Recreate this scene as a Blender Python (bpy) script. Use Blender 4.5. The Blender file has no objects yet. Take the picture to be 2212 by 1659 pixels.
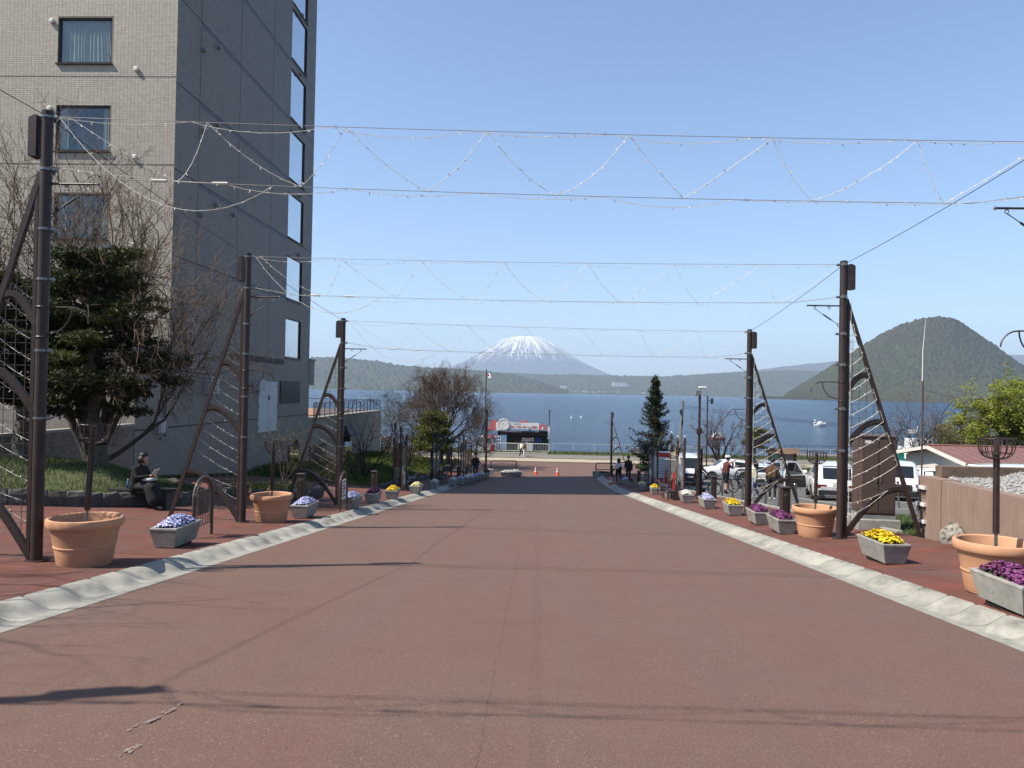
import bpy, math, random
import numpy as np
from mathutils import Vector, Matrix

# ------------------------------------------------------------------ camera, sky, sun, exposure
SC = bpy.context.scene
COL = SC.collection
EYE = 1.70
FPX = 1620.0                      # focal length in 2212-px-wide image units
YAW, PITCH, ROLL = math.radians(2.09), math.radians(0.60), math.radians(1.115)
CAMR = (Matrix.Rotation(YAW, 3, 'Z') @ Matrix.Rotation(math.pi/2 + PITCH, 3, 'X') @ Matrix.Rotation(ROLL, 3, 'Z'))
cd = bpy.data.cameras.new('camera'); cam = bpy.data.objects.new('camera', cd); COL.objects.link(cam)
cd.sensor_width = 36; cd.lens = 36*FPX/2212; cd.clip_start = 0.1; cd.clip_end = 90000
cam.matrix_world = Matrix.Translation((0, 0, EYE)) @ CAMR.to_4x4()
SC.camera = cam

SUN_EL, SUN_AL = math.radians(51), math.radians(21)
sun_dir = Vector((math.cos(SUN_EL)*math.cos(SUN_AL), math.cos(SUN_EL)*math.sin(SUN_AL), -math.sin(SUN_EL)))
w = bpy.data.worlds.new('World'); SC.world = w; w.use_nodes = True
nt = w.node_tree; nt.nodes.clear()
sky = nt.nodes.new('ShaderNodeTexSky'); sky.sky_type = 'NISHITA'; sky.sun_disc = False
sky.sun_elevation = SUN_EL; sky.sun_rotation = math.atan2(-sun_dir.x, -sun_dir.y) % (2*math.pi)
sky.air_density = 1.0; sky.dust_density = 0.7; sky.ozone_density = 4.0; sky.altitude = 100
bg = nt.nodes.new('ShaderNodeBackground'); bg.inputs[1].default_value = 0.105
wo = nt.nodes.new('ShaderNodeOutputWorld'); nt.links.new(sky.outputs[0], bg.inputs[0]); nt.links.new(bg.outputs[0], wo.inputs[0])
sl = bpy.data.lights.new('sun', 'SUN'); sl.energy = 5.0; sl.angle = math.radians(0.55); sl.color = (1, 0.925, 0.81)
so = bpy.data.objects.new('sun', sl); COL.objects.link(so); so.rotation_euler = sun_dir.to_track_quat('-Z', 'Y').to_euler(); so.location = (-30, -10, 60)
SC.view_settings.view_transform = 'Standard'; SC.view_settings.look = 'None'
SC.view_settings.exposure = 0.93; SC.view_settings.gamma = 1.0; SC.view_settings.use_curve_mapping = False
SC.render.engine = 'CYCLES'
cy = SC.cycles
cy.use_denoising = True; cy.max_bounces = 6; cy.diffuse_bounces = 3; cy.glossy_bounces = 3; cy.transmission_bounces = 4
cy.transparent_max_bounces = 8; cy.volume_bounces = 0; cy.caustics_reflective = False; cy.caustics_refractive = False
SC.render.film_transparent = False

# ------------------------------------------------------------------ image <-> place helpers
def ray(px, py):
    return CAMR @ Vector(((px-1106)/FPX, -(py-829.5)/FPX, -1))
def at(px, py, Y):                # point at road distance Y
    d = ray(px, py); return Vector((0, 0, EYE)) + d*(Y/d.y)
def atX(px, py, X):               # point on the plane X = const
    d = ray(px, py); return Vector((0, 0, EYE)) + d*(X/d.x)
SL = 0.0915
def rz(y):                        # road level along its length: a steady slope that eases out to the lake front
    if y <= 42: return -SL*y
    if y <= 72: return -SL*42 - SL*(y-42) + SL*(y-42)**2/60
    return -SL*42 - SL*15
FLAT = rz(80)
def sw(y): return rz(y) + 0.12    # pavement level
def xf(x):                        # both pavements rise a little away from the road
    return .05*max(0, -x-6.2) if x < 0 else .06*min(4.7, max(0, x-5.3))
def G(x, y, off=.12): return rz(y)+off+xf(x)
def gp(px, py, off=.12):          # ground point seen at (px, py)
    d = ray(px, py); lo, hi = .5, 200.0
    for _ in range(50):
        m_ = (lo+hi)/2
        if EYE + d.z*m_/d.y > (rz(m_)+off+(xf(d.x*m_/d.y) if off else 0)): lo = m_
        else: hi = m_
    return Vector((d.x*lo/d.y, lo, rz(lo)+off+(xf(d.x*lo/d.y) if off else 0)))
def gx(px, Y, z=None):            # X of something seen at column px standing at distance Y
    z = sw(Y) if z is None else z
    X = 0.0
    for _ in range(3):            # allow for the camera roll
        q = CAMR.transposed() @ Vector((X, Y, z-EYE)); py = 829.5 + FPX*q.y/q.z
        X = at(px, py, Y).x
    return X

# ------------------------------------------------------------------ materials
MATS = {}
def _n(nt, t, **kw):
    n = nt.nodes.new(t)
    for k, v in kw.items():
        if k.startswith('i_'): n.inputs[k[2:].replace('_', ' ')].default_value = v
        else: setattr(n, k, v)
    return n
def newmat(name):
    m = bpy.data.materials.new(name); m.use_nodes = True; nt = m.node_tree; nt.nodes.clear()
    out = _n(nt, 'ShaderNodeOutputMaterial'); b = _n(nt, 'ShaderNodeBsdfPrincipled'); nt.links.new(b.outputs[0], out.inputs[0])
    return m, nt, b
def pos(nt, scale=(1, 1, 1)):
    g = _n(nt, 'ShaderNodeNewGeometry'); mp = _n(nt, 'ShaderNodeMapping'); mp.inputs['Scale'].default_value = scale
    nt.links.new(g.outputs['Position'], mp.inputs[0]); return mp.outputs[0]
def noise(nt, vec, scale, detail=4, rough=.55, dist=0):
    n = _n(nt, 'ShaderNodeTexNoise'); n.inputs['Scale'].default_value = scale; n.inputs['Detail'].default_value = detail
    n.inputs['Roughness'].default_value = rough; n.inputs['Distortion'].default_value = dist
    nt.links.new(vec, n.inputs['Vector']); return n.outputs['Fac']
def ramp(nt, fac, a, b, ca=(0, 0, 0, 1), cb=(1, 1, 1, 1)):
    r = _n(nt, 'ShaderNodeValToRGB'); e = r.color_ramp.elements
    e[0].position = a; e[1].position = b; e[0].color = ca; e[1].color = cb
    nt.links.new(fac, r.inputs[0]); return r.outputs[0]
def mix(nt, fac, a, b, mode='MIX'):
    m = _n(nt, 'ShaderNodeMix', data_type='RGBA', blend_type=mode)
    for s, v in ((0, fac), (6, a), (7, b)):
        if isinstance(v, (int, float)): m.inputs[s].default_value = v
        elif isinstance(v, tuple): m.inputs[s].default_value = v if len(v) == 4 else v+(1,)
        else: nt.links.new(v, m.inputs[s])
    return m.outputs[2]
def math_(nt, op, a, b=None, c=None):
    m = _n(nt, 'ShaderNodeMath', operation=op)
    for i, v in enumerate((a, b, c)):
        if v is None: continue
        if isinstance(v, (int, float)): m.inputs[i].default_value = v
        else: nt.links.new(v, m.inputs[i])
    return m.outputs[0]
def bump(nt, b, h, strength, dist=.02):
    n = _n(nt, 'ShaderNodeBump'); n.inputs['Strength'].default_value = strength; n.inputs['Distance'].default_value = dist
    nt.links.new(h, n.inputs['Height']); nt.links.new(n.outputs[0], b.inputs['Normal'])
def mat(name, col=(.5, .5, .5), rough=.8, var=.18, scale=6, bmp=.15, bscale=60, metal=0, spec=.35, col2=None, c2a=.45, c2b=.7, c2s=3, rnd=0, coat=0):
    if name in MATS: return MATS[name]
    m, nt, b = newmat(name)
    v = pos(nt); f = noise(nt, v, scale, 5)
    lo = tuple(c*(1-var) for c in col); hi = tuple(min(1, c*(1+var)) for c in col)
    c = mix(nt, ramp(nt, f, .3, .7), lo, hi)
    if col2: c = mix(nt, ramp(nt, noise(nt, v, c2s, 6, .65), c2a, c2b), c, col2)
    if rnd:
        oi = _n(nt, 'ShaderNodeObjectInfo'); hs = _n(nt, 'ShaderNodeHueSaturation')
        nt.links.new(math_(nt, 'MULTIPLY_ADD', oi.outputs['Random'], 2*rnd, 1-rnd), hs.inputs['Value']); nt.links.new(c, hs.inputs['Color']); c = hs.outputs[0]
    nt.links.new(c, b.inputs['Base Color'])
    b.inputs['Metallic'].default_value = metal; b.inputs['Specular IOR Level'].default_value = spec
    nt.links.new(math_(nt, 'MULTIPLY_ADD', noise(nt, v, scale*2.3, 3), .25, rough-.125), b.inputs['Roughness'])
    if coat: b.inputs['Coat Weight'].default_value = coat; b.inputs['Coat Roughness'].default_value = .06
    if bmp: bump(nt, b, noise(nt, v, bscale, 4), bmp)
    MATS[name] = m; return m

# ------------------------------------------------------------------ mesh builder
class MB:
    def __init__(s): s.v, s.f, s.m = [], [], []
    def add(s, vs, fs, mi=0):
        o = len(s.v); s.v.extend(tuple(p) for p in vs); s.f.extend(tuple(i+o for i in q) for q in fs); s.m.extend([mi]*len(fs)); return s
    def box(s, lo, hi, mi=0, M=None):
        x0, y0, z0 = lo; x1, y1, z1 = hi
        vs = [(x0,y0,z0),(x1,y0,z0),(x1,y1,z0),(x0,y1,z0),(x0,y0,z1),(x1,y0,z1),(x1,y1,z1),(x0,y1,z1)]
        if M is not None: vs = [M @ Vector(p) for p in vs]
        return s.add(vs, [(3,2,1,0),(4,5,6,7),(0,1,5,4),(1,2,6,5),(2,3,7,6),(3,0,4,7)], mi)
    def cbox(s, c, size, mi=0, bev=0, M=None):
        h = [d/2 for d in size]
        if not bev: return s.box([c[i]-h[i] for i in range(3)], [c[i]+h[i] for i in range(3)], mi, M)
        rings = []
        for z, k in ((-h[2], bev), (-h[2]+bev, 0), (h[2]-bev, 0), (h[2], bev)):
            a, b_ = h[0]-k, h[1]-k; q = bev*.6
            rings.append([(-a+q,-b_,z),(a-q,-b_,z),(a,-b_+q,z),(a,b_-q,z),(a-q,b_,z),(-a+q,b_,z),(-a,b_-q,z),(-a,-b_+q,z)])
        return s.loft([[(c[0]+p[0], c[1]+p[1], c[2]+p[2]) for p in r] for r in rings], mi, True, M)
    def loft(s, rings, mi=0, caps=True, M=None, closed=True):
        n = len(rings[0]); vs = [p for r in rings for p in r]
        if M is not None: vs = [M @ Vector(p) for p in vs]
        fs = []
        for i in range(len(rings)-1):
            for j in range(n if closed else n-1):
                k = (j+1) % n; fs.append((i*n+j, i*n+k, (i+1)*n+k, (i+1)*n+j))
        if caps: fs.append(tuple(range(n-1, -1, -1))); b = (len(rings)-1)*n; fs.append(tuple(range(b, b+n)))
        return s.add(vs, fs, mi)
    def tube(s, pts, r, n=8, mi=0, caps=True):
        pts = [Vector(p) for p in pts]; k = len(pts)
        rs = [r]*k if isinstance(r, (int, float)) else list(r)
        rings = []; u = None
        for i, p in enumerate(pts):
            t = (pts[min(i+1, k-1)] - pts[max(i-1, 0)])
            t = t.normalized() if t.length > 1e-9 else Vector((0, 0, 1))
            if u is None: u = t.orthogonal().normalized()
            u = (u - t*u.dot(t)); u = u.normalized() if u.length > 1e-6 else t.orthogonal().normalized()
            w_ = t.cross(u)
            rings.append([p + (u*math.cos(2*math.pi*j/n) + w_*math.sin(2*math.pi*j/n))*rs[i] for j in range(n)])
        return s.loft(rings, mi, caps)
    def bar(s, pts, wd, ht, mi=0, up=(0, 1, 0)):           # rectangular section swept along a path
        pts = [Vector(p) for p in pts]; k = len(pts); up = Vector(up); rings = []
        for i, p in enumerate(pts):
            t = (pts[min(i+1, k-1)] - pts[max(i-1, 0)]).normalized(); a = up; b_ = t.cross(a).normalized()
            rings.append([p+a*wd/2+b_*ht/2, p-a*wd/2+b_*ht/2, p-a*wd/2-b_*ht/2, p+a*wd/2-b_*ht/2])
        return s.loft(rings, mi)
    def lathe(s, prof, n=32, c=(0, 0, 0), mi=0, caps=False):
        return s.loft([[(c[0]+r*math.cos(2*math.pi*j/n), c[1]+r*math.sin(2*math.pi*j/n), c[2]+z) for j in range(n)] for r, z in prof], mi, caps)
    def ball(s, c, r, n=10, mi=0, sq=(1, 1, 1)):
        pr = [(max(1e-4, math.sin(math.pi*i/(n//2+2)))*1, -math.cos(math.pi*i/(n//2+2))) for i in range(n//2+3)]
        return s.loft([[(c[0]+r*sq[0]*a*math.cos(2*math.pi*j/n), c[1]+r*sq[1]*a*math.sin(2*math.pi*j/n), c[2]+r*sq[2]*z) for j in range(n)] for a, z in pr], mi, True)
    def torus(s, c, R, r, axis=(1, 0, 0), n=28, k=8, mi=0):
        q = Vector((0, 0, 1)).rotation_difference(Vector(axis)); c = Vector(c); vs = []; fs = []
        for i in range(n):
            a = 2*math.pi*i/n
            for j in range(k):
                b_ = 2*math.pi*j/k; p = Vector(((R+r*math.cos(b_))*math.cos(a), (R+r*math.cos(b_))*math.sin(a), r*math.sin(b_)))
                vs.append(c + q @ p); i2, j2 = (i+1) % n, (j+1) % k
                fs.append((i*k+j, i2*k+j, i2*k+j2, i*k+j2))
        return s.add(vs, fs, mi)
    def prism(s, poly, axis, a, b_, mi=0):                 # polygon in the other two axes, extruded along axis
        def P(u, v, t): return {'x': (t, u, v), 'y': (u, t, v), 'z': (u, v, t)}[axis]
        return s.loft([[P(u, v, a) for u, v in poly], [P(u, v, b_) for u, v in poly]], mi)
    def quad(s, a, b_, c, d, mi=0): return s.add([a, b_, c, d], [(0, 1, 2, 3)], mi)
    def mesh(s, name, mats, smooth=False):
        me = bpy.data.meshes.new(name); me.from_pydata(s.v, [], s.f)
        if not isinstance(mats, (list, tuple)): mats = [mats]
        for m in mats: me.materials.append(m)
        if len(mats) > 1: me.polygons.foreach_set('material_index', s.m)
        fix_normals(me)
        if smooth: me.polygons.foreach_set('use_smooth', [True]*len(me.polygons))
        if smooth == 'auto':
            try: me.set_sharp_from_angle(angle=math.radians(38))
            except Exception: pass
        me.update(); return me
    def build(s, name, mats, parent=None, smooth=False, loc=(0, 0, 0)):
        return link(name, s.mesh(name, mats, smooth), parent, loc)
import bmesh
def fix_normals(me):
    bm = bmesh.new(); bm.from_mesh(me); bmesh.ops.recalc_face_normals(bm, faces=bm.faces); bm.to_mesh(me); bm.free()
def link(name, me, parent=None, loc=(0, 0, 0)):
    o = bpy.data.objects.new(name, me); COL.objects.link(o); o.location = loc
    if parent is not None: o.parent = parent
    return o
def tag(o, label=None, cat=None, group=None, kind=None):
    for k, v in (('label', label), ('category', cat), ('group', group), ('kind', kind)):
        if v: o[k] = v
    return o
def thing(name, label, cat, loc=(0, 0, 0), rot=0, group=None):
    o = bpy.data.objects.new(name, None); COL.objects.link(o); o.location = loc
    o.rotation_euler = (0, 0, rot) if isinstance(rot, (int, float)) else rot; o.empty_display_size = .1
    return tag(o, label, cat, group)
def struct(name, mb, m, smooth=False, label=None, parent=None):
    o = mb.build(name, m, parent, smooth)
    if parent is None: tag(o, label, kind='structure')
    return o
KIDS = {}
def copy_tree(o, parent=None):
    c = o.copy(); COL.objects.link(c)
    if parent is not None: c.parent = parent
    for ch in [x for x in ALL_CHILDREN(o)]: copy_tree(ch, c)
    return c
def ALL_CHILDREN(o): return list(o.children)
def dup(o, loc, rot=None, label=None, group=None, scale=None):
    c = copy_tree(o); c.location = loc
    if rot is not None: c.rotation_euler = (0, 0, rot)
    if label: c['label'] = label
    if group: c['group'] = group
    if scale: c.scale = (scale, scale, scale) if isinstance(scale, (int, float)) else scale
    return c
def npmesh(name, V, F, mats, mi=None, smooth=False):       # fast path: numpy verts, faces all of one size
    me = bpy.data.meshes.new(name); V = np.asarray(V, np.float32); F = np.asarray(F, np.int32); k = F.shape[1]
    me.vertices.add(len(V)); me.vertices.foreach_set('co', V.ravel())
    me.loops.add(F.size); me.loops.foreach_set('vertex_index', F.ravel())
    me.polygons.add(len(F)); me.polygons.foreach_set('loop_start', np.arange(0, F.size, k, dtype=np.int32))
    if mi is not None: me.polygons.foreach_set('material_index', np.asarray(mi, np.int32))
    me.polygons.foreach_set('use_smooth', np.full(len(F), bool(smooth)))
    for m in (mats if isinstance(mats, (list, tuple)) else [mats]): me.materials.append(m)
    me.update(calc_edges=True); me.validate(); return me
def vnoise(x, y, seed=0):                                  # smooth value noise on arrays
    xi, yi = np.floor(x).astype(np.int64), np.floor(y).astype(np.int64); fx, fy = x-xi, y-yi
    fx, fy = fx*fx*(3-2*fx), fy*fy*(3-2*fy)
    def h(a, b): 
        n = (a*374761393 + b*668265263 + seed*974634777) & 0x7fffffff
        n = ((n ^ (n >> 13))*1274126177) & 0x7fffffff; return ((n ^ (n >> 16)) & 0xffff)/65535.0
    return (h(xi,yi)*(1-fx)+h(xi+1,yi)*fx)*(1-fy) + (h(xi,yi+1)*(1-fx)+h(xi+1,yi+1)*fx)*fy
def fbm(x, y, o=5, seed=0):
    s = 0; a = .5
    for i in range(o): s = s + a*vnoise(x*2**i, y*2**i, seed+i); a *= .5
    return s
RN = random.Random(7)

# ================================================================== SETTING
def road_material():
    m, nt, b = newmat('red_asphalt'); v = pos(nt)
    base = mix(nt, ramp(nt, noise(nt, v, .35, 5, .6), .35, .68), (.168, .090, .068, 1), (.150, .102, .080, 1))
    streak = noise(nt, pos(nt, (1.1, .09, 1)), 1.2, 4, .6)
    base = mix(nt, math_(nt, 'MULTIPLY', ramp(nt, streak, .42, .66), .6), base, (.135, .108, .088, 1))
    base = mix(nt, ramp(nt, noise(nt, v, 2.2, 6, .75), .25, .85), mix(nt, .25, base, (.09, .05, .045, 1)), mix(nt, .14, base, (.3, .2, .18, 1)))
    ag = noise(nt, v, 190, 2, .6)
    base = mix(nt, math_(nt, 'MULTIPLY', ramp(nt, noise(nt, v, 75, 3, .7), .42, .68), .42), base, (.31, .235, .21, 1))
    # pale chips, sparse, in patches
    vo = _n(nt, 'ShaderNodeTexVoronoi'); vo.inputs['Scale'].default_value = 48; nt.links.new(v, vo.inputs['Vector'])
    sepc = _n(nt, 'ShaderNodeSeparateColor'); nt.links.new(vo.outputs['Color'], sepc.inputs[0])
    chip = math_(nt, 'MULTIPLY', math_(nt, 'LESS_THAN', vo.outputs['Distance'], math_(nt, 'MULTIPLY_ADD', sepc.outputs[1], .30, .06)), math_(nt, 'GREATER_THAN', sepc.outputs[0], .70))
    chip = math_(nt, 'MULTIPLY', chip, ramp(nt, noise(nt, v, .8, 5, .7), .40, .62))
    base = mix(nt, math_(nt, 'MULTIPLY', chip, .5), base, (.5, .44, .40, 1))
    fl = noise(nt, pos(nt, (1, .7, 1)), 150, 2, .6, .6); base = mix(nt, math_(nt, 'MULTIPLY', ramp(nt, fl, .58, .66), math_(nt, 'MULTIPLY_ADD', ramp(nt, noise(nt, v, .7, 5, .7), .3, .7), .4, .15)), base, (.40, .32, .28, 1))
    scr = noise(nt, pos(nt, (9, 1.6, 1)), 2.1, 7, .8, 1.2)
    base = mix(nt, math_(nt, 'MULTIPLY', ramp(nt, scr, .68, .74), .35), base, (.42, .33, .30, 1))
    # cracks: the lengthwise joint and the cross cracks, wandering
    sx = _n(nt, 'ShaderNodeSeparateXYZ'); g = _n(nt, 'ShaderNodeNewGeometry'); nt.links.new(g.outputs['Position'], sx.inputs[0])
    def crack(coord, where, wob, width, n):
        d = math_(nt, 'ABSOLUTE', math_(nt, 'SUBTRACT', math_(nt, 'ADD', coord, math_(nt, 'MULTIPLY', math_(nt, 'SUBTRACT', n, .5), wob)), where))
        return math_(nt, 'LESS_THAN', d, width)
    nz = noise(nt, v, 1.3, 6, .7); gate = ramp(nt, noise(nt, v, 2.6, 5, .7), .38, .5)
    ck = crack(sx.outputs[0], -.32, .16, .005, nz)
    for y0 in (5.35, 12.6, 19.5, 27.0): ck = math_(nt, 'MAXIMUM', ck, crack(sx.outputs[1], y0, .22, .006, nz))
    base = mix(nt, math_(nt, 'MULTIPLY', math_(nt, 'MULTIPLY', ck, gate), .4), base, (.05, .035, .03, 1))
    seam = crack(sx.outputs[0], .02, .03, .05, nz)
    base = mix(nt, math_(nt, 'MULTIPLY', seam, .12), base, (.10, .065, .06, 1))
    for y0 in (20.6, 21.3): base = mix(nt, math_(nt, 'MULTIPLY', math_(nt, 'MULTIPLY', crack(sx.outputs[1], y0, .3, .05, nz), ramp(nt, streak, .3, .5)), .35), base, (.30, .24, .2, 1))
    base = mix(nt, 1.0, base, (1.02, .905, .835, 1), 'MULTIPLY')
    nt.links.new(base, b.inputs['Base Color']); b.inputs['Roughness'].default_value = .82; b.inputs['Specular IOR Level'].default_value = .3
    bump(nt, b, math_(nt, 'SUBTRACT', math_(nt, 'ADD', ag, noise(nt, v, 60, 3)), math_(nt, 'MULTIPLY', ck, 1.5)), .35, .012)
    return m
M_ROAD = road_material()
M_SIDE = mat('red_pavement', (.185, .060, .040), .85, .30, 1.6, .35, 80, col2=(.15, .082, .064), c2a=.42, c2b=.68, c2s=1.1)
M_CONC = mat('kerb_concrete', (.33, .32, .28), .85, .2, 5, .25, 40, col2=(.25, .245, .21), c2a=.5, c2b=.72, c2s=6)
M_ASPH = mat('car_park_asphalt', (.13, .13, .122), .9, .2, 1.5, .3, 90, col2=(.17, .165, .15), c2s=.6)
M_SOIL = mat('soil', (.10, .085, .06), .95, .3, 3, .4, 20)
M_TURF = mat('turf', (.085, .115, .035), .95, .35, 2, .5, 30, col2=(.15, .135, .06), c2s=1.5)
M_BEIGE = mat('pale_paving', (.50, .42, .31), .85, .12, 2, .1, 40)
M_COBB = mat('grey_sett_paving', (.25, .235, .20), .9, .35, 9, .5, 14, col2=(.14, .13, .115), c2s=14)
M_LINE = mat('worn_road_paint', (.66, .66, .62), .8, .12, 6, .1, 40)

def sheet(name, xs, ys, zf, m, label=None):
    mb = MB(); nx = len(xs)
    vs = [(x, y, zf(x, y)) for y in ys for x in xs]
    mb.add(vs, [(j*nx+i, j*nx+i+1, (j+1)*nx+i+1, (j+1)*nx+i) for j in range(len(ys)-1) for i in range(nx-1)])
    me = mb.mesh(name, m, True); o = link(name, me); return tag(o, label, kind='structure')
def steps(a, b, d): n = max(1, int(round((b-a)/d))); return [a+(b-a)*i/n for i in range(n+1)]
sheet('ground', steps(-500, 500, 50), steps(-80, 86.3, 2), lambda x, y: rz(y)-.12, M_SOIL, 'bare earth under the lakeside streets')
KL0, KL1, KR0, KR1 = -5.05, -5.53, 4.75, 5.23
mb = MB()
ys = steps(-20, 62, .5); xs = [KL0, -2, 0, 2, KR0]
mb.add([(x, y, rz(y)) for y in ys for x in xs], [(j*5+i, j*5+i+1, j*5+i+6, j*5+i+5) for j in range(len(ys)-1) for i in range(4)])
ys = steps(62, 74.7, .5); xs = [-45, KL0, 0, KR0, 60]; 
mb.add([(x, y, rz(y)) for y in ys for x in xs], [(j*5+i, j*5+i+1, j*5+i+6, j*5+i+5) for j in range(len(ys)-1) for i in range(4)])
struct('road', mb, M_ROAD, True, 'wide reddish brown asphalt road sloping down to the lake')
sheet('pavement_left', [KL1, -6.2, -8, -11, -16.15], steps(-10, 62, .5), lambda x, y: sw(y)+.05*max(0, -x-6.2), M_SIDE, 'dark red pavement beside the hotel')
sheet('pavement_right', [KR1, 5.3, 6.5, 8.05], steps(-10, 62, .5), lambda x, y: G(x, y), M_SIDE, 'dark red pavement beside the car park')
sheet('car_park', [8.2, 10, 30, 70], steps(17.2, 62, 1), lambda x, y: G(x, y, .03), M_ASPH, 'grey asphalt car park')
sheet('promenade_edge', steps(-120, 120, 20), [74.7, 76, 78.2], lambda x, y: FLAT+.05, M_BEIGE, 'pale paved strip along the lake front')
sheet('promenade', steps(-120, 120, 10), [78.2, 80, 83], lambda x, y: FLAT+.09, M_COBB, 'grey stone walk along the lake front')
sheet('verge', steps(-120, 120, 10), [83, 84.4, 86.3], lambda x, y: FLAT+.14+.05*math.sin(x), M_TURF, 'grass verge by the lake railing')
mb = MB(); mb.box((-200, 86.3, -9), (200, 86.9, FLAT+.02)); struct('quay_wall', mb, mat('quay_concrete', (.3, .29, .26)), label='low concrete quay edge')
LAKE = -7.05

# kerbs: every dished stone is a piece of its own
def kerb_mesh(name, seed):
    rn = random.Random(seed); nu, nv = 9, 10; L, Wd = .60, .47; vs = []; fs = []
    for j in range(nv+1):
        v = j/nv
        sweep = .52*(math.sin(math.pi*min(1, v*1.12))**1.4) - .16
        for i in range(nu+1):
            u = i/nu; t = min(1, max(0, (u + sweep*(.25+u*(1-u)*3.0) - .17)/.78)); h = .125*(t*t*(3-2*t))
            if v < .02 or v > .98: h -= .012
            vs.append((u*Wd, (v-.5)*(L-.010), h + rn.uniform(-.0015, .0015)))
    n = nu+1
    for j in range(nv):
        for i in range(nu): fs.append((j*n+i, j*n+i+1, (j+1)*n+i+1, (j+1)*n+i))
    b0 = len(vs)
    for i in (0, nu):
        for j in (0, nv): vs.append((vs[j*n+i][0], vs[j*n+i][1], -.15))
    fs += [(b0, b0+1, nv*n, 0), (nu, nv*n+nu, b0+3, b0+2), tuple([0]+[b0]+[b0+2]+[nu]+list(range(nu-1, 0, -1))), tuple([nv*n+i for i in range(nu+1)]+[b0+3, b0+1])]
    mb = MB(); mb.add(vs, fs); return mb.mesh(name, M_KERB, 'auto')
M_KERB = mat('weathered_kerb', (.34, .33, .285), .85, .12, 3, .15, 60, col2=(.17, .165, .14), c2a=.50, c2b=.72, c2s=2.2, rnd=.12)
for side in (-1, 1):
    kp = thing('kerb', None, None); kp['kind'] = 'structure'; kp['label'] = 'scalloped pale concrete kerb along the ' + ('hotel' if side < 0 else 'car park') + ' side of the road'
    ms = [kerb_mesh('kerb_stone', 3+i) for i in range(3)]; y = 2.2; i = 0
    while y < 61.5:
        o = link('kerb_stone', ms[i % 3], kp); a = math.atan2(rz(y+.3)-rz(y-.3), .6)
        o.location = (KL0 if side < 0 else KR0, y, rz(y)+.003)
        o.rotation_euler = Matrix.Rotation(a, 4, 'X').to_euler() if side > 0 else (Matrix.Rotation(a, 4, 'X') @ Matrix.Rotation(math.pi, 4, 'Z')).to_euler()
        y += .6; i += 1
# gutter strips
for nm, a, b_ in (('gutter', KL0, KL0+.13), ('gutter', KR0-.13, KR0)):
    sheet(nm, [a, b_], steps(2, 61.5, .5), lambda x, y: rz(y)+.004, M_CONC, 'flat pale gutter strip on the ' + ('hotel' if a < 0 else 'car park') + ' side')
# edging between pavement and car park
kp = thing('edging', None, None); kp['kind'] = 'structure'; kp['label'] = 'rough concrete edging of the car park'
mb = MB(); mb.cbox((0, 0, 0), (.15, .96, .2), 0, .015); me = mb.mesh('edging_stone', M_CONC)
for i in range(44):
    o = link('edging_stone', me, kp, (8.125, 17.6+i*.985, G(8.1, 17.6+i*.985)-.045 + RN.uniform(-.012, .012))); o.rotation_euler = (math.atan2(rz(18.1+i*.985)-rz(17.1+i*.985), 1), 0, RN.uniform(-.012, .012))
# car park lines
def strip(name, pts, wd, label, zo=.036):
    mb = MB(); a = Vector(pts[0]); b_ = Vector(pts[1]); d = (b_-a).normalized(); n = Vector((-d.y, d.x))*wd/2; k = max(1, int((b_-a).length)); vs = []
    for i in range(k+1):
        p = a+(b_-a)*i/k
        for q in (p-n, p+n): vs.append((q.x, q.y, G(q.x, q.y, zo)))
    mb.add(vs, [(2*i, 2*i+1, 2*i+3, 2*i+2) for i in range(k)]); o = mb.build(name, M_LINE); return tag(o, label, kind='structure')
strip('road_marking', [(10.2, 27.2), (24, 25.2)], .14, 'white line across the car park in front of the white suv')
for k, x0 in enumerate((11.6, 15.4, 19.0)): strip('road_marking', [(x0, 29), (x0, 34.5)], .12, 'white bay line of the car park', .037)
strip('road_marking', [(8.6, 44), (14, 47)], .16, 'white line near the car park entrance')

# ------------------------------------------------------------------ lake
m, nt, b = newmat('lake_water')
v1 = pos(nt, (.35, 1, 1)); h = math_(nt, 'ADD', noise(nt, v1, .9, 6, .65), math_(nt, 'MULTIPLY', noise(nt, pos(nt, (.05, .14, 1)), .5, 4, .6), 3.0))
h = math_(nt, 'ADD', h, math_(nt, 'MULTIPLY', noise(nt, v1, 4, 4, .6), .35))
nt.links.new(mix(nt, ramp(nt, noise(nt, pos(nt, (.004, .012, 1)), 1, 4), .35, .65), (.008, .050, .135, 1), (.016, .070, .165, 1)), b.inputs['Base Color'])
b.inputs['Roughness'].default_value = .17; b.inputs['IOR'].default_value = 1.33; b.inputs['Specular IOR Level'].default_value = .4
bump(nt, b, h, 1.0, 1.7)
M_WATER = m
mb = MB(); xs = [-22000, -6000, -1500, -400, -100, 0, 100, 400, 1500, 6000, 22000]; ys = [86.9, 120, 250, 700, 2000, 6000, 14000, 30000]
mb.add([(x, y, LAKE) for y in ys for x in xs], [(j*11+i, j*11+i+1, j*11+i+12, j*11+i+11) for j in range(7) for i in range(10)])
struct('lake', mb, M_WATER, label='wide rippled blue lake')

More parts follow.
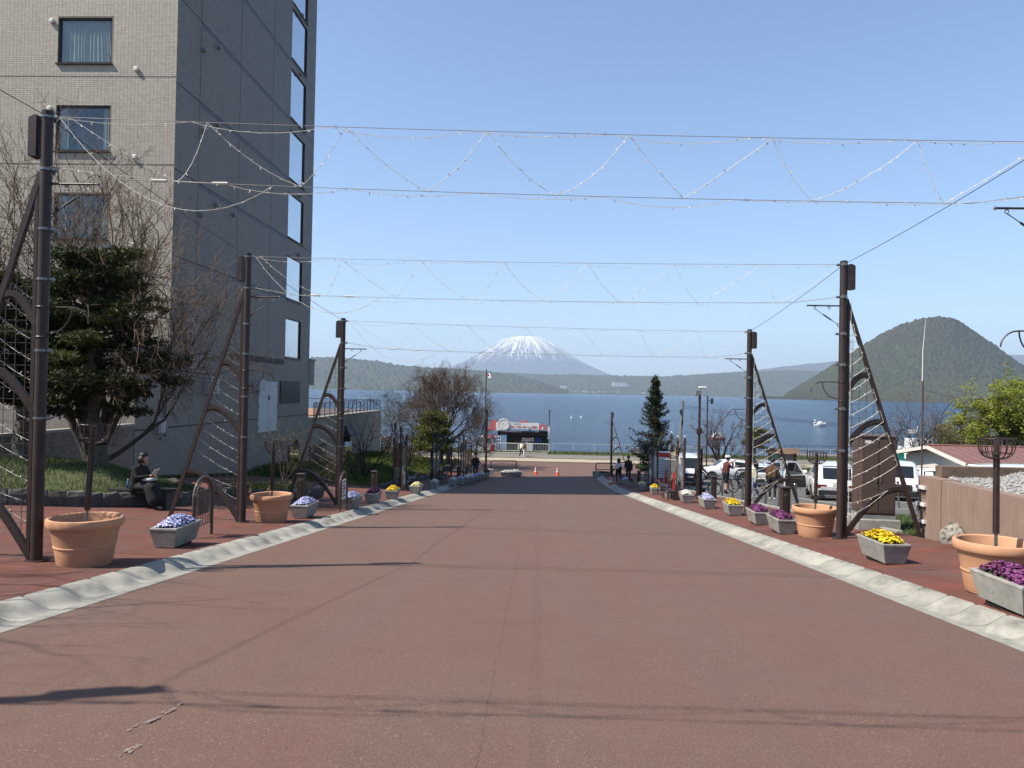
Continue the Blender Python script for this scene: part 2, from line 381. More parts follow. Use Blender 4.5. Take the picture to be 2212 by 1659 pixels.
# ------------------------------------------------------------------ hills, island, volcano
def hill_mat(name, a, b_, c, s):
    m, nt, b = newmat(name); v = pos(nt)
    col = mix(nt, ramp(nt, noise(nt, v, s, 4, .6), .38, .62), a, b_)
    col = mix(nt, math_(nt, 'MULTIPLY', ramp(nt, noise(nt, v, s*.13, 5, .65), .45, .62), .7), col, c)
    col = mix(nt, math_(nt, 'MULTIPLY', ramp(nt, noise(nt, v, s*2.2, 3, .6), .40, .62), .75), col, (.022, .026, .016, 1))
    nt.links.new(col, b.inputs['Base Color']); b.inputs['Roughness'].default_value = 1; b.inputs['Specular IOR Level'].default_value = 0
    return m
def crowns(X, Y, cell, seed):                               # rounded tree-crown bumps
    gx_, gy_ = X/cell, Y/cell; xi, yi = np.floor(gx_).astype(np.int64), np.floor(gy_).astype(np.int64); best = np.full(X.shape, 9.0); hb = np.zeros(X.shape)
    for a in (-1, 0, 1):
        for c in (-1, 0, 1):
            n = ((xi+a)*374761393 + (yi+c)*668265263 + seed*97463) & 0x7fffffff; n = ((n ^ (n >> 13))*1274126177) & 0x7fffffff
            dx = (n & 0xff)/255.0; dy = ((n >> 8) & 0xff)/255.0; hh = ((n >> 16) & 0xff)/255.0
            d = (gx_-(xi+a+dx))**2 + (gy_-(yi+c+dy))**2; k = d < best; best = np.where(k, d, best); hb = np.where(k, hh, hb)
    return np.sqrt(np.clip(1-best*1.6, 0, 1))*(.55+.45*hb)
def ridge(name, label, prof, Y0, depth, cell, amp, nrow, ncol, m, seed, shape=1.15, back=.5, rough=.42):
    px = np.linspace(prof[0][0], prof[-1][0], ncol); py = np.interp(px, [p[0] for p in prof], [p[1] for p in prof])
    top = np.array([at(a, c, Y0+depth) for a, c in zip(px, py)])
    kf = int(nrow*.8); t = np.concatenate([np.linspace(0, 1, kf), np.linspace(1.02, 1+back, nrow-kf)])
    T, I = np.meshgrid(t, np.arange(ncol), indexing='ij')
    X = top[I, 0]*(Y0+depth*T)/(Y0+depth); Yv = Y0 + depth*T
    prf = np.where(T <= 1, np.clip(T, 0, 1)**shape, 1-((T-1)/back)**1.5)
    big = fbm(X/(cell*14), Yv/(cell*14), 4, seed) - .48
    H = (top[I, 2]-LAKE)*prf; H = H + (top[I, 2]-LAKE)*rough*big*np.sin(np.pi*np.clip(T, 0, 1))**.8*(T < 1)
    H = np.maximum(H, 0)
    Z = LAKE - 1 + H + crowns(X, Yv, cell, seed)*amp*np.clip(T*12, 0, 1) + (fbm(X/cell*1.7, Yv/cell*1.7, 3, seed+9)-.45)*amp*.9
    V = np.stack([X, Yv, Z], -1).reshape(-1, 3); r = np.arange((nrow-1)*ncol).reshape(nrow-1, ncol)[:, :-1].ravel()
    F = np.stack([r, r+1, r+ncol+1, r+ncol], 1)
    return tag(link(name, npmesh(name, V, F, m, smooth=True)), label, kind='structure')
M_ISLE = hill_mat('island_wood', (.060, .066, .038, 1), (.092, .108, .046, 1), (.082, .070, .052, 1), .055)
M_HILL = hill_mat('hill_wood', (.060, .075, .042, 1), (.10, .118, .055, 1), (.085, .078, .055, 1), .022)
ridge('island_hill', 'steep wooded island rising from the lake behind the car park',
      [(1640, 866), (1690, 862), (1700, 852), (1720, 839), (1760, 816), (1800, 790), (1850, 757), (1880, 738), (1910, 720), (1950, 702), (1990, 690), (2030, 686), (2062, 690), (2085, 704), (2115, 725), (2150, 748), (2190, 778), (2230, 803), (2300, 832), (2400, 850), (2520, 866)],
      3000, 520, 14, 12, 190, 470, M_ISLE, 3, 1.35, .6, .16)
ridge('island_foothill', 'low wooded spur at the foot of the island', [(1860, 868), (1900, 856), (1930, 838), (1965, 826), (2030, 822), (2100, 824), (2170, 826), (2230, 815), (2350, 805), (2450, 866)],
      2750, 260, 12, 8, 70, 420, hill_mat('foothill_wood', (.070, .070, .040, 1), (.105, .110, .050, 1), (.090, .074, .055, 1), .06), 8, 1.0, .5)
ridge('far_shore_hill', 'long green wooded ridge behind the hotel roof terrace', [(430, 765), (560, 772), (640, 777), (675, 776), (700, 775), (740, 777), (780, 781), (820, 784), (855, 792), (900, 796), (960, 800), (1020, 803), (1060, 807), (1110, 814), (1160, 826), (1230, 850)],
      5600, 900, 30, 27, 100, 420, M_HILL, 21)
ridge('far_shore_slope', 'low wooded slope across the lake below the volcano', [(850, 850), (900, 826), (960, 815), (1040, 812), (1065, 808), (1120, 809), (1180, 813), (1240, 812), (1290, 814), (1350, 815), (1420, 816), (1480, 814), (1550, 810), (1620, 806), (1700, 803), (1790, 806), (1900, 830), (2000, 858)],
      7600, 1300, 36, 28, 90, 560, M_HILL, 33)
ridge('far_blue_ridge', 'long hazy blue ridge between the volcano and the island', [(1380, 830), (1450, 814), (1540, 807), (1620, 802), (1690, 793), (1740, 787), (1800, 782), (1880, 776), (2000, 768), (2120, 766), (2212, 768), (2330, 775), (2450, 790)],
      12500, 1800, 45, 16, 60, 400, M_HILL, 44)
m, nt, b = newmat('volcano_snow')
au = _n(nt, 'ShaderNodeAttribute', attribute_name='ang'); ah = _n(nt, 'ShaderNodeAttribute', attribute_name='hgt')
def vc(a, sa, h_, sh):
    c = _n(nt, 'ShaderNodeCombineXYZ'); nt.links.new(math_(nt, 'MULTIPLY', a, sa), c.inputs[0]); nt.links.new(math_(nt, 'MULTIPLY', h_, sh), c.inputs[1]); return c.outputs[0]
n1 = noise(nt, vc(au.outputs['Fac'], 40, ah.outputs['Fac'], 5.0), 1, 6, .66, 2.2); n2 = noise(nt, vc(au.outputs['Fac'], 9, ah.outputs['Fac'], 1.6), 1, 4, .5)
lv = math_(nt, 'ADD', math_(nt, 'MULTIPLY', math_(nt, 'SUBTRACT', ah.outputs['Fac'], .75), 1.0), math_(nt, 'ADD', math_(nt, 'MULTIPLY', math_(nt, 'SUBTRACT', n1, .5), 3.0), math_(nt, 'MULTIPLY', math_(nt, 'SUBTRACT', n2, .5), .9)))
rim = math_(nt, 'MULTIPLY', math_(nt, 'LESS_THAN', ah.outputs['Fac'], .985), ramp(nt, math_(nt, 'ADD', ah.outputs['Fac'], math_(nt, 'MULTIPLY', math_(nt, 'SUBTRACT', n2, .5), .3)), .47, .60))
sn = math_(nt, 'MULTIPLY', ramp(nt, lv, .03, .08), rim)
nt.links.new(mix(nt, sn, (.055, .06, .065, 1), (.98, .98, .98, 1)), b.inputs['Base Color']); b.inputs['Roughness'].default_value = 1; b.inputs['Specular IOR Level'].default_value = 0
pr = [(725.5, 14), (727, 24), (731, 38), (738, 54), (746, 68), (752, 79), (770, 104), (790, 138), (806, 178), (815, 212), (835, 330), (852, 470)]
D = 20000.0; nr, nc = 130, 420; c0 = at(1131, 850, D); zt = at(1131, 725.5, D).z; zb = c0.z
hh = np.linspace(1, 0, nr); zz = zb+(zt-zb)*hh; rr = np.interp(725.5+(852-725.5)*(1-hh), [p[0] for p in pr], [p[1] for p in pr])*D/FPX
TH = np.linspace(0, 2*np.pi, nc, endpoint=False); T, I = np.meshgrid(TH, np.arange(nr)); R = rr[I]
gul = (fbm(T*14/np.pi*2, hh[I]*2.2, 4, 5)-.47)*260*np.sin(np.pi*np.clip((1-hh[I])*1.1, 0, 1))**.6
R = R + gul*.55; Z = zz[I] + gul*.22 + (np.cos(T)*12)*(hh[I] > .94)
V = np.stack([c0.x+R*np.cos(T), D+R*np.sin(T), Z], -1).reshape(-1, 3)
q = np.arange(nr*nc).reshape(nr, nc); q2 = np.roll(q, -1, 1)
F = np.stack([q[:-1], q2[:-1], q2[1:], q[1:]], -1).reshape(-1, 4)
F = F[:, ::-1]
capc = len(V); V = np.vstack([V, [[c0.x, D, zt-6]]])
me = npmesh('volcano', V, F, m, smooth=True)
for nm, arr in (('ang', np.append(T.ravel(), 0)), ('hgt', np.append(hh[I].ravel(), 1))):
    a = me.attributes.new(nm, 'FLOAT', 'POINT'); a.data.foreach_set('value', arr.astype(np.float32))
tag(link('volcano', me), 'snow streaked volcano cone far across the lake', kind='structure')
# haze: the air between here and the far shore
mb = MB(); mb.box((-21000, -600, -14), (21000, 29000, zt+60))
m = bpy.data.materials.new('air'); m.use_nodes = True; nt = m.node_tree; nt.nodes.clear()
out = _n(nt, 'ShaderNodeOutputMaterial'); pv = _n(nt, 'ShaderNodeVolumePrincipled'); nt.links.new(pv.outputs[0], out.inputs['Volume'])
pv.inputs['Color'].default_value = (.62, .78, 1.0, 1); pv.inputs['Density'].default_value = 6.2e-5; pv.inputs['Anisotropy'].default_value = 0.1
tag(mb.build('haze', m), 'pale blue haze over the lake', kind='stuff')
# far town
M_FARW = mat('far_white_wall', (.8, .8, .78)); M_FARG = mat('far_dark_roof', (.2, .2, .22)); M_FWIN = mat('far_window', (.1, .12, .15), .3)
def far_house(px, py, Y, wd, dp, ht, name, label, group=None, floors=2):
    p = at(px, py, Y); p.z -= 2; t = thing(name, label, 'building', p, 0, group)
    mb = MB(); mb.box((-wd/2, -dp/2, -4), (wd/2, dp/2, ht)); mb.build('wall', M_FARW, t)
    mb = MB(); mb.box((-wd/2-.6, -dp/2-.6, ht), (wd/2+.6, dp/2+.6, ht+ht*.12)); mb.build('roof', M_FARG, t)
    for k in range(floors):
        mb = MB(); z = ht*(k+.35)/floors; mb.box((-wd*.45, -dp/2-.4, z), (wd*.45, -dp/2-.002, z+ht*.4/floors)); mb.build('window', M_FWIN, t)
far_house(1338, 833.5, 8100, 150, 40, 38, 'lakeside_hotel', 'long white hotel block on the wooded slope across the lake', None, 4)
far_house(1353, 834.5, 8110, 60, 30, 22, 'lakeside_hotel', 'lower white wing beside the long hotel across the lake', None, 3)
far_house(1217, 839.0, 7900, 70, 30, 34, 'lakeside_hotel', 'white tower house below the volcano across the lake', None, 3)
for i in range(16):
    far_house(1185+i*15.5+RN.uniform(-5, 5), 844.5+i*.3+RN.uniform(-.8, .6), 7720+RN.uniform(-40, 40), RN.uniform(18, 55), 18, RN.uniform(7, 14), 'far_house', 'tiny pale house in the lakeshore town across the lake', 'houses of the town across the lake')

# ================================================================== HOTEL ON THE LEFT
BX = -16.2
BYF = atX(371, 600, BX).y; BYE = atX(672, 600, BX).y; BYB = atX(290, 915, BX).y
def tile_mat(name, col, course, amt, dark):
    m, nt, b = newmat(name); v = pos(nt); sx = _n(nt, 'ShaderNodeSeparateXYZ'); g = _n(nt, 'ShaderNodeNewGeometry'); nt.links.new(g.outputs['Position'], sx.inputs[0])
    fr = math_(nt, 'FRACT', math_(nt, 'DIVIDE', sx.outputs[2], course)); jt = math_(nt, 'LESS_THAN', fr, .16)
    row = math_(nt, 'FLOOR', math_(nt, 'DIVIDE', sx.outputs[2], course))
    uu = math_(nt, 'ADD', math_(nt, 'DIVIDE', math_(nt, 'ADD', sx.outputs[0], sx.outputs[1]), course*2.6), 0)
    cell = _n(nt, 'ShaderNodeCombineXYZ'); nt.links.new(math_(nt, 'FLOOR', uu), cell.inputs[0]); nt.links.new(row, cell.inputs[1])
    wn = _n(nt, 'ShaderNodeTexWhiteNoise'); nt.links.new(cell.outputs[0], wn.inputs['Vector'])
    c = mix(nt, wn.outputs['Value'], tuple(x*(1-amt) for x in col), tuple(x*(1+amt) for x in col))
    vj = math_(nt, 'LESS_THAN', math_(nt, 'FRACT', uu), .05)
    c = mix(nt, math_(nt, 'MAXIMUM', jt, vj), c, dark)
    c = mix(nt, math_(nt, 'MULTIPLY', ramp(nt, noise(nt, pos(nt, (1, 1, .25)), .8, 5, .6), .45, .8), .35), c, dark)
    nt.links.new(c, b.inputs['Base Color']); b.inputs['Roughness'].default_value = .6
    bump(nt, b, math_(nt, 'SUBTRACT', 1, math_(nt, 'MAXIMUM', jt, vj)), .5, .012); return m
def tile_many(name, src):
    m, nt, b = newmat(name); g = _n(nt, src); v = pos(nt)
    c = mix(nt, g.outputs['Random' if src.endswith('Info') else 'Random Per Island'], (.500, .440, .355, 1), (.620, .545, .440, 1)); c = mix(nt, math_(nt, 'MULTIPLY', ramp(nt, noise(nt, v, .5, 5), .4, .75), .25), c, (.44, .38, .30, 1))
    nt.links.new(c, b.inputs['Base Color']); b.inputs['Roughness'].default_value = .5; return m
M_TILE = tile_many('beige_wall_tile', 'ShaderNodeObjectInfo')
M_TILEF = tile_mat('beige_tile_field', (.47, .42, .365), .092, .14, (.28, .25, .22, 1))
M_GROUT = mat('wall_grout', (.33, .285, .23), .9, .12, 3, .1)
M_SIDEW = tile_mat('grey_side_tile', (.30, .265, .225), .092, .12, (.18, .155, .13, 1))
M_BAND = mat('purple_grey_band', (.17, .15, .165), .5, .1, 2, .05)
M_JOINT = mat('dark_joint', (.07, .065, .06), .8)
M_WFR = mat('dark_window_frame', (.055, .042, .035), .35, .1, 4, .05, metal=.4)
def glass_mat(name, tint, refl, rough=.02):
    m, nt, b = newmat(name); b.inputs['Base Color'].default_value = tint+(1,); b.inputs['Roughness'].default_value = rough; b.inputs['Specular IOR Level'].default_value = .5
    tr = _n(nt, 'ShaderNodeBsdfTransparent'); tr.inputs[0].default_value = (.75, .8, .8, 1); gl = _n(nt, 'ShaderNodeBsdfGlossy'); gl.inputs['Roughness'].default_value = rough
    gl.inputs[0].default_value = (.95, .97, 1, 1); ms = _n(nt, 'ShaderNodeMixShader'); ms.inputs[0].default_value = refl
    nt.links.new(tr.outputs[0], ms.inputs[1]); nt.links.new(gl.outputs[0], ms.inputs[2])
    out = [n for n in nt.nodes if n.type == 'OUTPUT_MATERIAL'][0]; nt.links.new(ms.outputs[0], out.inputs[0]); return m
M_GLASS = glass_mat('window_glass', (.02, .03, .03), .06); M_GLASS2 = glass_mat('reflecting_glass', (.02, .03, .03), .72)
M_CURT = mat('white_curtain', (.80, .74, .64), .9, .06, 4, .05)
M_ROOM = mat('dark_room', (.05, .05, .05), .9)
hotel = thing('hotel_building', 'tall beige tiled hotel with a shaded grey side wall', 'building', (0, 0, 0))
TOP = 31.0
wins = []
for k in range(3): wins.append((at(183, 137+190*k, BYF).z, at(183, 38+190*k, BYF).z))
WX0, WX1 = at(126, 90, BYF).x, at(242, 90, BYF).x
EAVE = at(359, 738, BYB).z
GAPS = [at(300, 165.5, BYF).z, at(300, 165.5+190, BYF).z, at(300, 165.5-190, BYF).z]
mb = MB(); T = .25
mb.box((-32, BYF, EAVE-.5), (WX0, BYF+T, TOP)); mb.box((WX1, BYF, EAVE-.5), (BX-.01, BYF+T, TOP))
zs = [EAVE-.5]
for a, b_ in sorted(wins): zs += [a, b_]
zs.append(TOP)
for i in range(0, len(zs), 2): mb.box((WX0, BYF, zs[i]), (WX1, BYF+T, zs[i+1]))
mb.build('front_wall', M_GROUT, hotel)
# glazed wall tiles, each proud of the grout
tw, th, pw, ph = .160, .083, .168, .092
mb = MB(); mb.cbox((0, 0, 0), (tw, .022, th), 0); tme = mb.mesh('wall_tile', M_TILE)
x = BX - .012 - tw/2; rest = []; near = []
ci = 0
while x > -31.9:
    z = EAVE + .1
    while z < 19.4:
        ok = not (WX0-.1 < x < WX1+.1 and any(a-.06 < z < b_+.05 for a, b_ in wins))
        if ok:
            c = (x, BYF+.005, z)
            (near if (WX1 < x < WX1+1.75 and wins[1][0]-.2 < z < wins[1][0]+3.05) else rest).append(c)
        z += ph
    x -= pw
for c in near[:300]: link('wall_tile', tme, hotel, c)
rest += near[300:]
C = np.array(rest); rngn = np.random.default_rng(4); C[:, 1] += rngn.uniform(-.0012, .0012, len(C))
bx = np.array([(-1,-1,-1),(1,-1,-1),(1,1,-1),(-1,1,-1),(-1,-1,1),(1,-1,1),(1,1,1),(-1,1,1)])*np.array([tw/2, .011, th/2])
V = (C[:, None, :]+bx[None]).reshape(-1, 3); fq = np.array([(0,1,5,4),(1,2,6,5),(3,0,4,7),(4,5,6,7),(3,2,1,0)])
F = (np.arange(len(C))[:, None, None]*8+fq[None]).reshape(-1, 4)
m = tile_many('beige_tile_many', 'ShaderNodeNewGeometry')
tf = link('wall_tiles', npmesh('wall_tiles', V, F, m), hotel); tf['kind'] = 'stuff'
for g in GAPS:
    c = MB(); c.box((-32, BYF-.012, g-.022), (BX+.002, BYF+.01, g+.022)); c.build('joint', mat('front_joint', (.20, .175, .155)), hotel)
# windows of the sunny front
for k, (a, b_) in enumerate(wins):
    f = MB(); d = .07
    for lo, hi in (((WX0, a), (WX1, a+d*1.3)), ((WX0, b_-d), (WX1, b_)), ((WX0, a), (WX0+d, b_)), ((WX1-d, a), (WX1, b_))): f.box((lo[0], BYF+.05, lo[1]), (hi[0], BYF+.16, hi[1]))
    wn_ = f.build('window', M_WFR, hotel)
    s = MB(); s.box((WX0-.06, BYF-.10, a-.06), (WX1+.06, BYF+.05, a-.002)); s.build('window_sill', M_WFR, wn_)
    g_ = MB(); g_.box((WX0+d, BYF+.10, a+d), (WX1-d, BYF+.108, b_-d)); g_.build('pane', M_GLASS, wn_)
    cu = MB(); n = 60; span = [(0, 1)] if k == 0 else [(0, .18), (.86, 1)]
    for p, q in span:
        vs = []; 
        for i in range(n+1):
            t = p+(q-p)*i/n; yy = BYF+.2+.035*math.sin(t*95+1.5*math.sin(t*14)); xx = WX0+.06+(WX1-WX0-.12)*t; sp = (.25*max(0, t-.6) if k == 0 else 0)
            vs += [(xx+sp*.6, yy, a+.05), (xx-sp*1.6, yy, b_)]
        cu.add(vs, [(2*i, 2*i+2, 2*i+3, 2*i+1) for i in range(n)])
    cu.build('curtain', M_CURT, wn_, True)
    r_ = MB(); r_.box((WX0-.3, BYF+T+.02, a-.3), (WX1+.3, BYF+2.6, b_+.3)); r_.build('room', M_ROOM, wn_)
M_CAP = mat('white_vent_cap', (.72, .71, .68), .5, .08, 5, .05)
def vent(p, ax):
    c = MB(); d = Vector(ax); p = Vector(p); c.tube([p-d*.02, p+d*.07], .115, 14); c.tube([p+d*.07, p+d*.11], [.115, .07], 14); c.build('vent_cap', M_CAP, hotel, 'auto')
for px, py in ((113, 46), (295, 150), (108, 235), (291, 340), (286, 530)): vent(at(px, py, BYF-.02), (0, -1, 0))
# shaded side wall
SW = [(30, 140), (162, 268), (294, 398), (428, 523), (562, 654), (693, 776), (-102, 18)]
sy0, sy1 = atX(624, 400, BX).y, atX(657, 400, BX).y
szs = sorted((atX(642, b_, BX).z, atX(642, a, BX).z) for a, b_ in SW)
h_ = sum(b_-a for a, b_ in szs)/len(szs)
mb = MB()
mb.box((BX-T, BYF+T, -5.2), (BX, sy0, TOP)); mb.box((BX-T, sy1, -5.2), (BX, BYE, TOP))
zz_ = [-5.2]
for a, b_ in szs: zz_ += [a, b_]
zz_.append(TOP)
for i in range(0, len(zz_), 2): mb.box((BX-T, sy0, zz_[i]), (BX, sy1, zz_[i+1]))
mb.box((BX-.0095, BYF, EAVE-.5), (BX, BYF+T-.0005, TOP))
mb.box((-19.5, BYE-T, -5.2), (BX-T, BYE, TOP)); mb.box((-32, BYF+T, TOP-.5), (BX-T, 43, TOP)); mb.box((-19.2, 43, TOP-.5), (BX-T, BYE-T, TOP)); mb.box((-32, BYF+T, -5), (-31.7, 43, TOP-.5)); mb.box((-31.7, 42.7, -5), (-19.5, 43, TOP-.5)); mb.box((-19.5, 42.7, -5), (-19.2, BYE-T, TOP))  # unseen roof and back, stepped in to trim the shadow cast on the road
mb.build('side_wall', M_SIDEW, hotel)
for a, b_ in szs:
    f = MB(); d = .07
    for lo, hi in (((sy0, a), (sy1, a+d)), ((sy0, b_-d), (sy1, b_)), ((sy0, a), (sy0+d, b_)), ((sy1-d, a), (sy1, b_))): f.box((BX-.13, lo[0], lo[1]), (BX-.05, hi[0], hi[1]))
    f.box((BX-.05, sy1-.05, a), (BX+.012, sy1, b_)); f.box((BX-.05, sy0, a-.05), (BX+.07, sy1, a+.0))
    wn_ = f.build('window', M_WFR, hotel)
    g_ = MB(); g_.box((BX-.09, sy0+d, a+d), (BX-.082, sy1-d, b_-d)); g_.build('pane', M_GLASS2, wn_)
    r_ = MB(); r_.box((BX-1.6, sy0-.1, a-.1), (BX-T-.02, sy1+.1, b_+.1)); r_.build('room', M_CURT, wn_)
for px, py in ((439, 108), (470, 102), (467, 269), (437, 283), (464, 441), (432, 464), (503, 463), (546, 428), (650, 33), (647, 161), (645, 423), (643, 550), (555, 640)): 
    p = atX(px, py, BX); c = MB(); c.tube([p+Vector((-.02, 0, 0)), p+Vector((.16, 0, 0))], .12, 12); c.tube([p+Vector((.16, 0, 0)), p+Vector((.2, 0, 0))], [.12, .07], 12); c.build('vent_cap', mat('grey_vent_cap', (.33, .32, .31)), hotel, 'auto')
lines = [atX(371, 168, BX).z, atX(371, 360, BX).z, atX(371, 550, BX).z, atX(371, -25, BX).z, atX(371, -215, BX).z]
yb0, yb1 = atX(433, 300, BX).y, atX(622, 300, BX).y
for z in lines:
    c = MB(); c.box((BX-.01, BYF-.015, z-.025), (BX+.003, BYE, z+.025)); c.build('joint', M_JOINT, hotel)
    c = MB(); c.box((BX-.01, yb0, z-.21), (BX+.006, yb1, z-.03)); c.build('wall_band', M_BAND, hotel)
for px in (430, 517, 588):
    y = atX(px, 300, BX).y; c = MB(); c.box((BX-.01, y-.018, -4.5), (BX+.0045, y+.018, TOP-.3)); c.build('joint', M_JOINT, hotel)
# ground-floor block with its dark parapet
BB = BX+.02; zb0 = EAVE-.0
mb = MB(); mb.box((-32, BYB, -5), (BB, BYF-.03, zb0-.57)); mb.box((-32, BYF-.03, -5), (BB, BYE+.02, zb0-.58)); mb.build('ground_floor_wall', M_SIDEW, hotel)
mb = MB(); mb.box((-32, BYB-.12, zb0-.57), (BB+.05, BYF-.04, zb0+.02)); mb.build('parapet', mat('dark_parapet', (.10, .10, .115), .5), hotel)
z = atX(600, 775, BX).z; c = MB(); c.box((BX-.05, atX(500, 750, BX).y, z-.32), (BB+.012, atX(613, 777, BX).y, z)); c.build('wall_band', mat('brown_band', (.14, .10, .09)), hotel)
z = atX(600, 901, BX).z; c = MB(); c.box((BB-.01, BYB, z-.03), (BB+.004, BYE, z+.03)); c.build('joint', M_JOINT, hotel)
mb = MB(); z0, z1 = atX(670, 832, BX).z, atX(670, 779, BX).z; mb.box((-26, BYE+.03, z0), (BB+.02, atX(678, 800, BX).y, z1)); mb.box((-26, BYE+.03, z1), (BB+.08, atX(679, 800, BX).y, z1+.12)); mb.build('overhang', M_SIDEW, hotel)
def on_side(name, px0, px1, py0, py1, th_, m, parent=hotel, X=BB):
    y0, y1 = atX(px0, (py0+py1)/2, X).y, atX(px1, (py0+py1)/2, X).y; z0, z1 = atX((px0+px1)/2, py1, X).z, atX((px0+px1)/2, py0, X).z
    c = MB(); c.box((X-.02, y0, z0), (X+th_, y1, z1)); o = c.build(name, m, parent); return y0, y1, z0, z1, o
M_DOOR = mat('white_steel_door', (.62, .63, .63), .45, .05, 3, .02); M_BOXW = mat('pale_box', (.6, .6, .58), .5, .06)
y0, y1, z0, z1, do = on_side('service_door', 557, 597, 824, 932, .05, M_DOOR); ym = (y0+y1)/2
c = MB(); c.box((BB+.05, ym-.012, z0+.02), (BB+.054, ym+.012, z1-.02)); c.build('door_gap', M_JOINT, do)
for s in (-1, 1): c = MB(); c.tube([(BB+.05, ym+s*.06, z0+1.9), (BB+.11, ym+s*.06, z0+1.9), (BB+.11, ym+s*.06, z0+2.15)], .018, 8); c.build('door_handle', M_WFR, do)
for s in (0, 1):
    for k in range(3): c = MB(); zz2 = z0+.3+k*(z1-z0-.6)/2; c.cbox((BB+.055, (y0+.03, y1-.03)[s], zz2), (.03, .05, .16)); c.build('hinge', M_WFR, do)
y0, y1, z0, z1, lw = on_side('window', 604, 647, 823, 871, .04, M_WFR)
for k in range(22): c = MB(); zz2 = z0+.1+(z1-z0-.2)*k/21; c.cbox((BB+.055, (y0+y1)/2, zz2), (.03, y1-y0-.16, .035)); c.build('louvre_slat', mat('louvre', (.06, .06, .065), .4), lw)
for a in ((548, 561, 819, 844, .35), (441, 459, 814, 851, .35), (333, 348, 904, 935, .22)): on_side('meter_box', *a[:4], a[4], M_BOXW)
p0, p1 = atX(357, 790, BB), atX(356, 944, BB); c = MB(); c.tube([p0+Vector((.07, 0, 0)), p1+Vector((.07, 0, 0)), p1+Vector((.07, -.5, -.03))], .05, 10); c.build('downpipe', mat('grey_pipe', (.42, .43, .44), .5), hotel)
on_side('entrance_window', 621, 644, 961, 1006, .04, M_WFR); on_side('entrance_window', 624, 632, 965, 1003, .05, M_GLASS2); on_side('entrance_window', 634, 642, 965, 1003, .05, M_GLASS2)
on_side('entrance_door', 668, 704, 960, 1026, .05, mat('dark_door', (.03, .03, .032), .4))
p = atX(635, 957, BB); c = MB(); c.cbox(p+Vector((.12, 0, 0)), (.24, .22, .28), 0, .03); c.lathe([(.2, .14), (.03, .28)], 4, p+Vector((.12, 0, 0))); c.build('wall_lantern', M_WFR, hotel)
# roof-terrace annex running on towards the lake
annex = thing('terrace_annex', 'low beige annex with a glass railed roof terrace behind the hotel', 'building')
AY1 = atX(823, 930, BX).y; az = atX(823, 888, BX).z
M_BEIGEW = mat('beige_render', (.37, .335, .28), .85, .1, 1.5, .1, 50)
mb = MB(); mb.box((-34, BYE+.04, FLAT-.6), (BX-.02, AY1, az)); mb.build('wall', M_BEIGEW, annex)
mb = MB(); mb.box((-34, BYE+.04, az), (BX+.03, AY1+.06, az+.09)); mb.build('coping', mat('terrace_coping', (.42, .36, .28)), annex)
mb = MB(); mb.box((-33, BYE+.3, az+.09), (BX-1.2, AY1-.4, az+.16)); mb.build('deck', mat('orange_deck', (.45, .22, .12)), annex)
rl = MB(); rl.box((BX-.16, BYE+1.7, az+1.12), (BX-.10, AY1-.1, az+1.17)); rail = rl.build('railing', M_WFR, annex)
n = 16
for i in range(n+1):
    y = BYE+1.75+(AY1-.15-BYE-1.75)*i/n; c = MB(); c.box((BX-.155, y-.022, az+.09), (BX-.105, y+.022, az+1.12)); c.build('railing_post', M_WFR, rail)
    if i < n: c = MB(); y2 = BYE+1.75+(AY1-.15-BYE-1.75)*(i+1)/n; c.box((BX-.135, y+.03, az+.16), (BX-.127, y2-.03, az+1.1)); c.build('glass_panel', glass_mat('railing_glass', (.3, .4, .35), .25), rail)
rl = MB(); rl.box((-30, AY1-.12, az+1.12), (BX-.16, AY1-.07, az+1.17)); 
for i in range(10): rl.box((-30+i*1.4, AY1-.115, az+.09), (-29.95+i*1.4, AY1-.075, az+1.12))
rl.build('end_railing', M_WFR, annex)
y0, y1, z0, z1, o = on_side('entrance_window', 742, 760, 951, 1003, .03, M_WFR, annex, BX-.02)
c = MB(); c.box((BX+.01, y0+.15, z0+.3), (BX+.025, y1-.15, z1-.1)); c.build('pane', M_GLASS2, o)
y0, y1, z0, z1, o = on_side('awning_base', 741, 762, 941, 951, .6, M_WFR, annex, BX-.02)
c = MB(); c.loft([[(BX, y0, z1), (BX+.62, y0, z1), (BX+.62, y1, z1), (BX, y1, z1)], [(BX, y0+.5, z1+.95), (BX+.05, y0+.5, z1+.95), (BX+.05, y1-.5, z1+.95), (BX, y1-.5, z1+.95)]]); c.build('awning', mat('dark_awning', (.05, .05, .06), .6), annex)
# slatted wooden screen past the annex
scr = thing('wooden_screen', 'weathered horizontal plank screen at the far end of the annex', 'screen', (BX+.1, AY1+.15, FLAT))
Mwood = mat('weathered_plank', (.20, .12, .07), .85, .25, 9, .2, 40, rnd=.15)
mb = MB(); mb.box((-.06, 0, 0), (.06, 4.4, .22)); me = mb.mesh('plank', Mwood)
for k in range(6): o = link('plank', me, scr, (RN.uniform(-.03, .03), RN.uniform(-.05, .1), .15+k*.3)); o.rotation_euler = (RN.uniform(-.01, .015), 0, 0)
for k in (0, 1): c = MB(); c.box((-.14, .3+k*3.5, -.2), (-.063, .42+k*3.5, 2.0)); c.build('post', Mwood, scr)
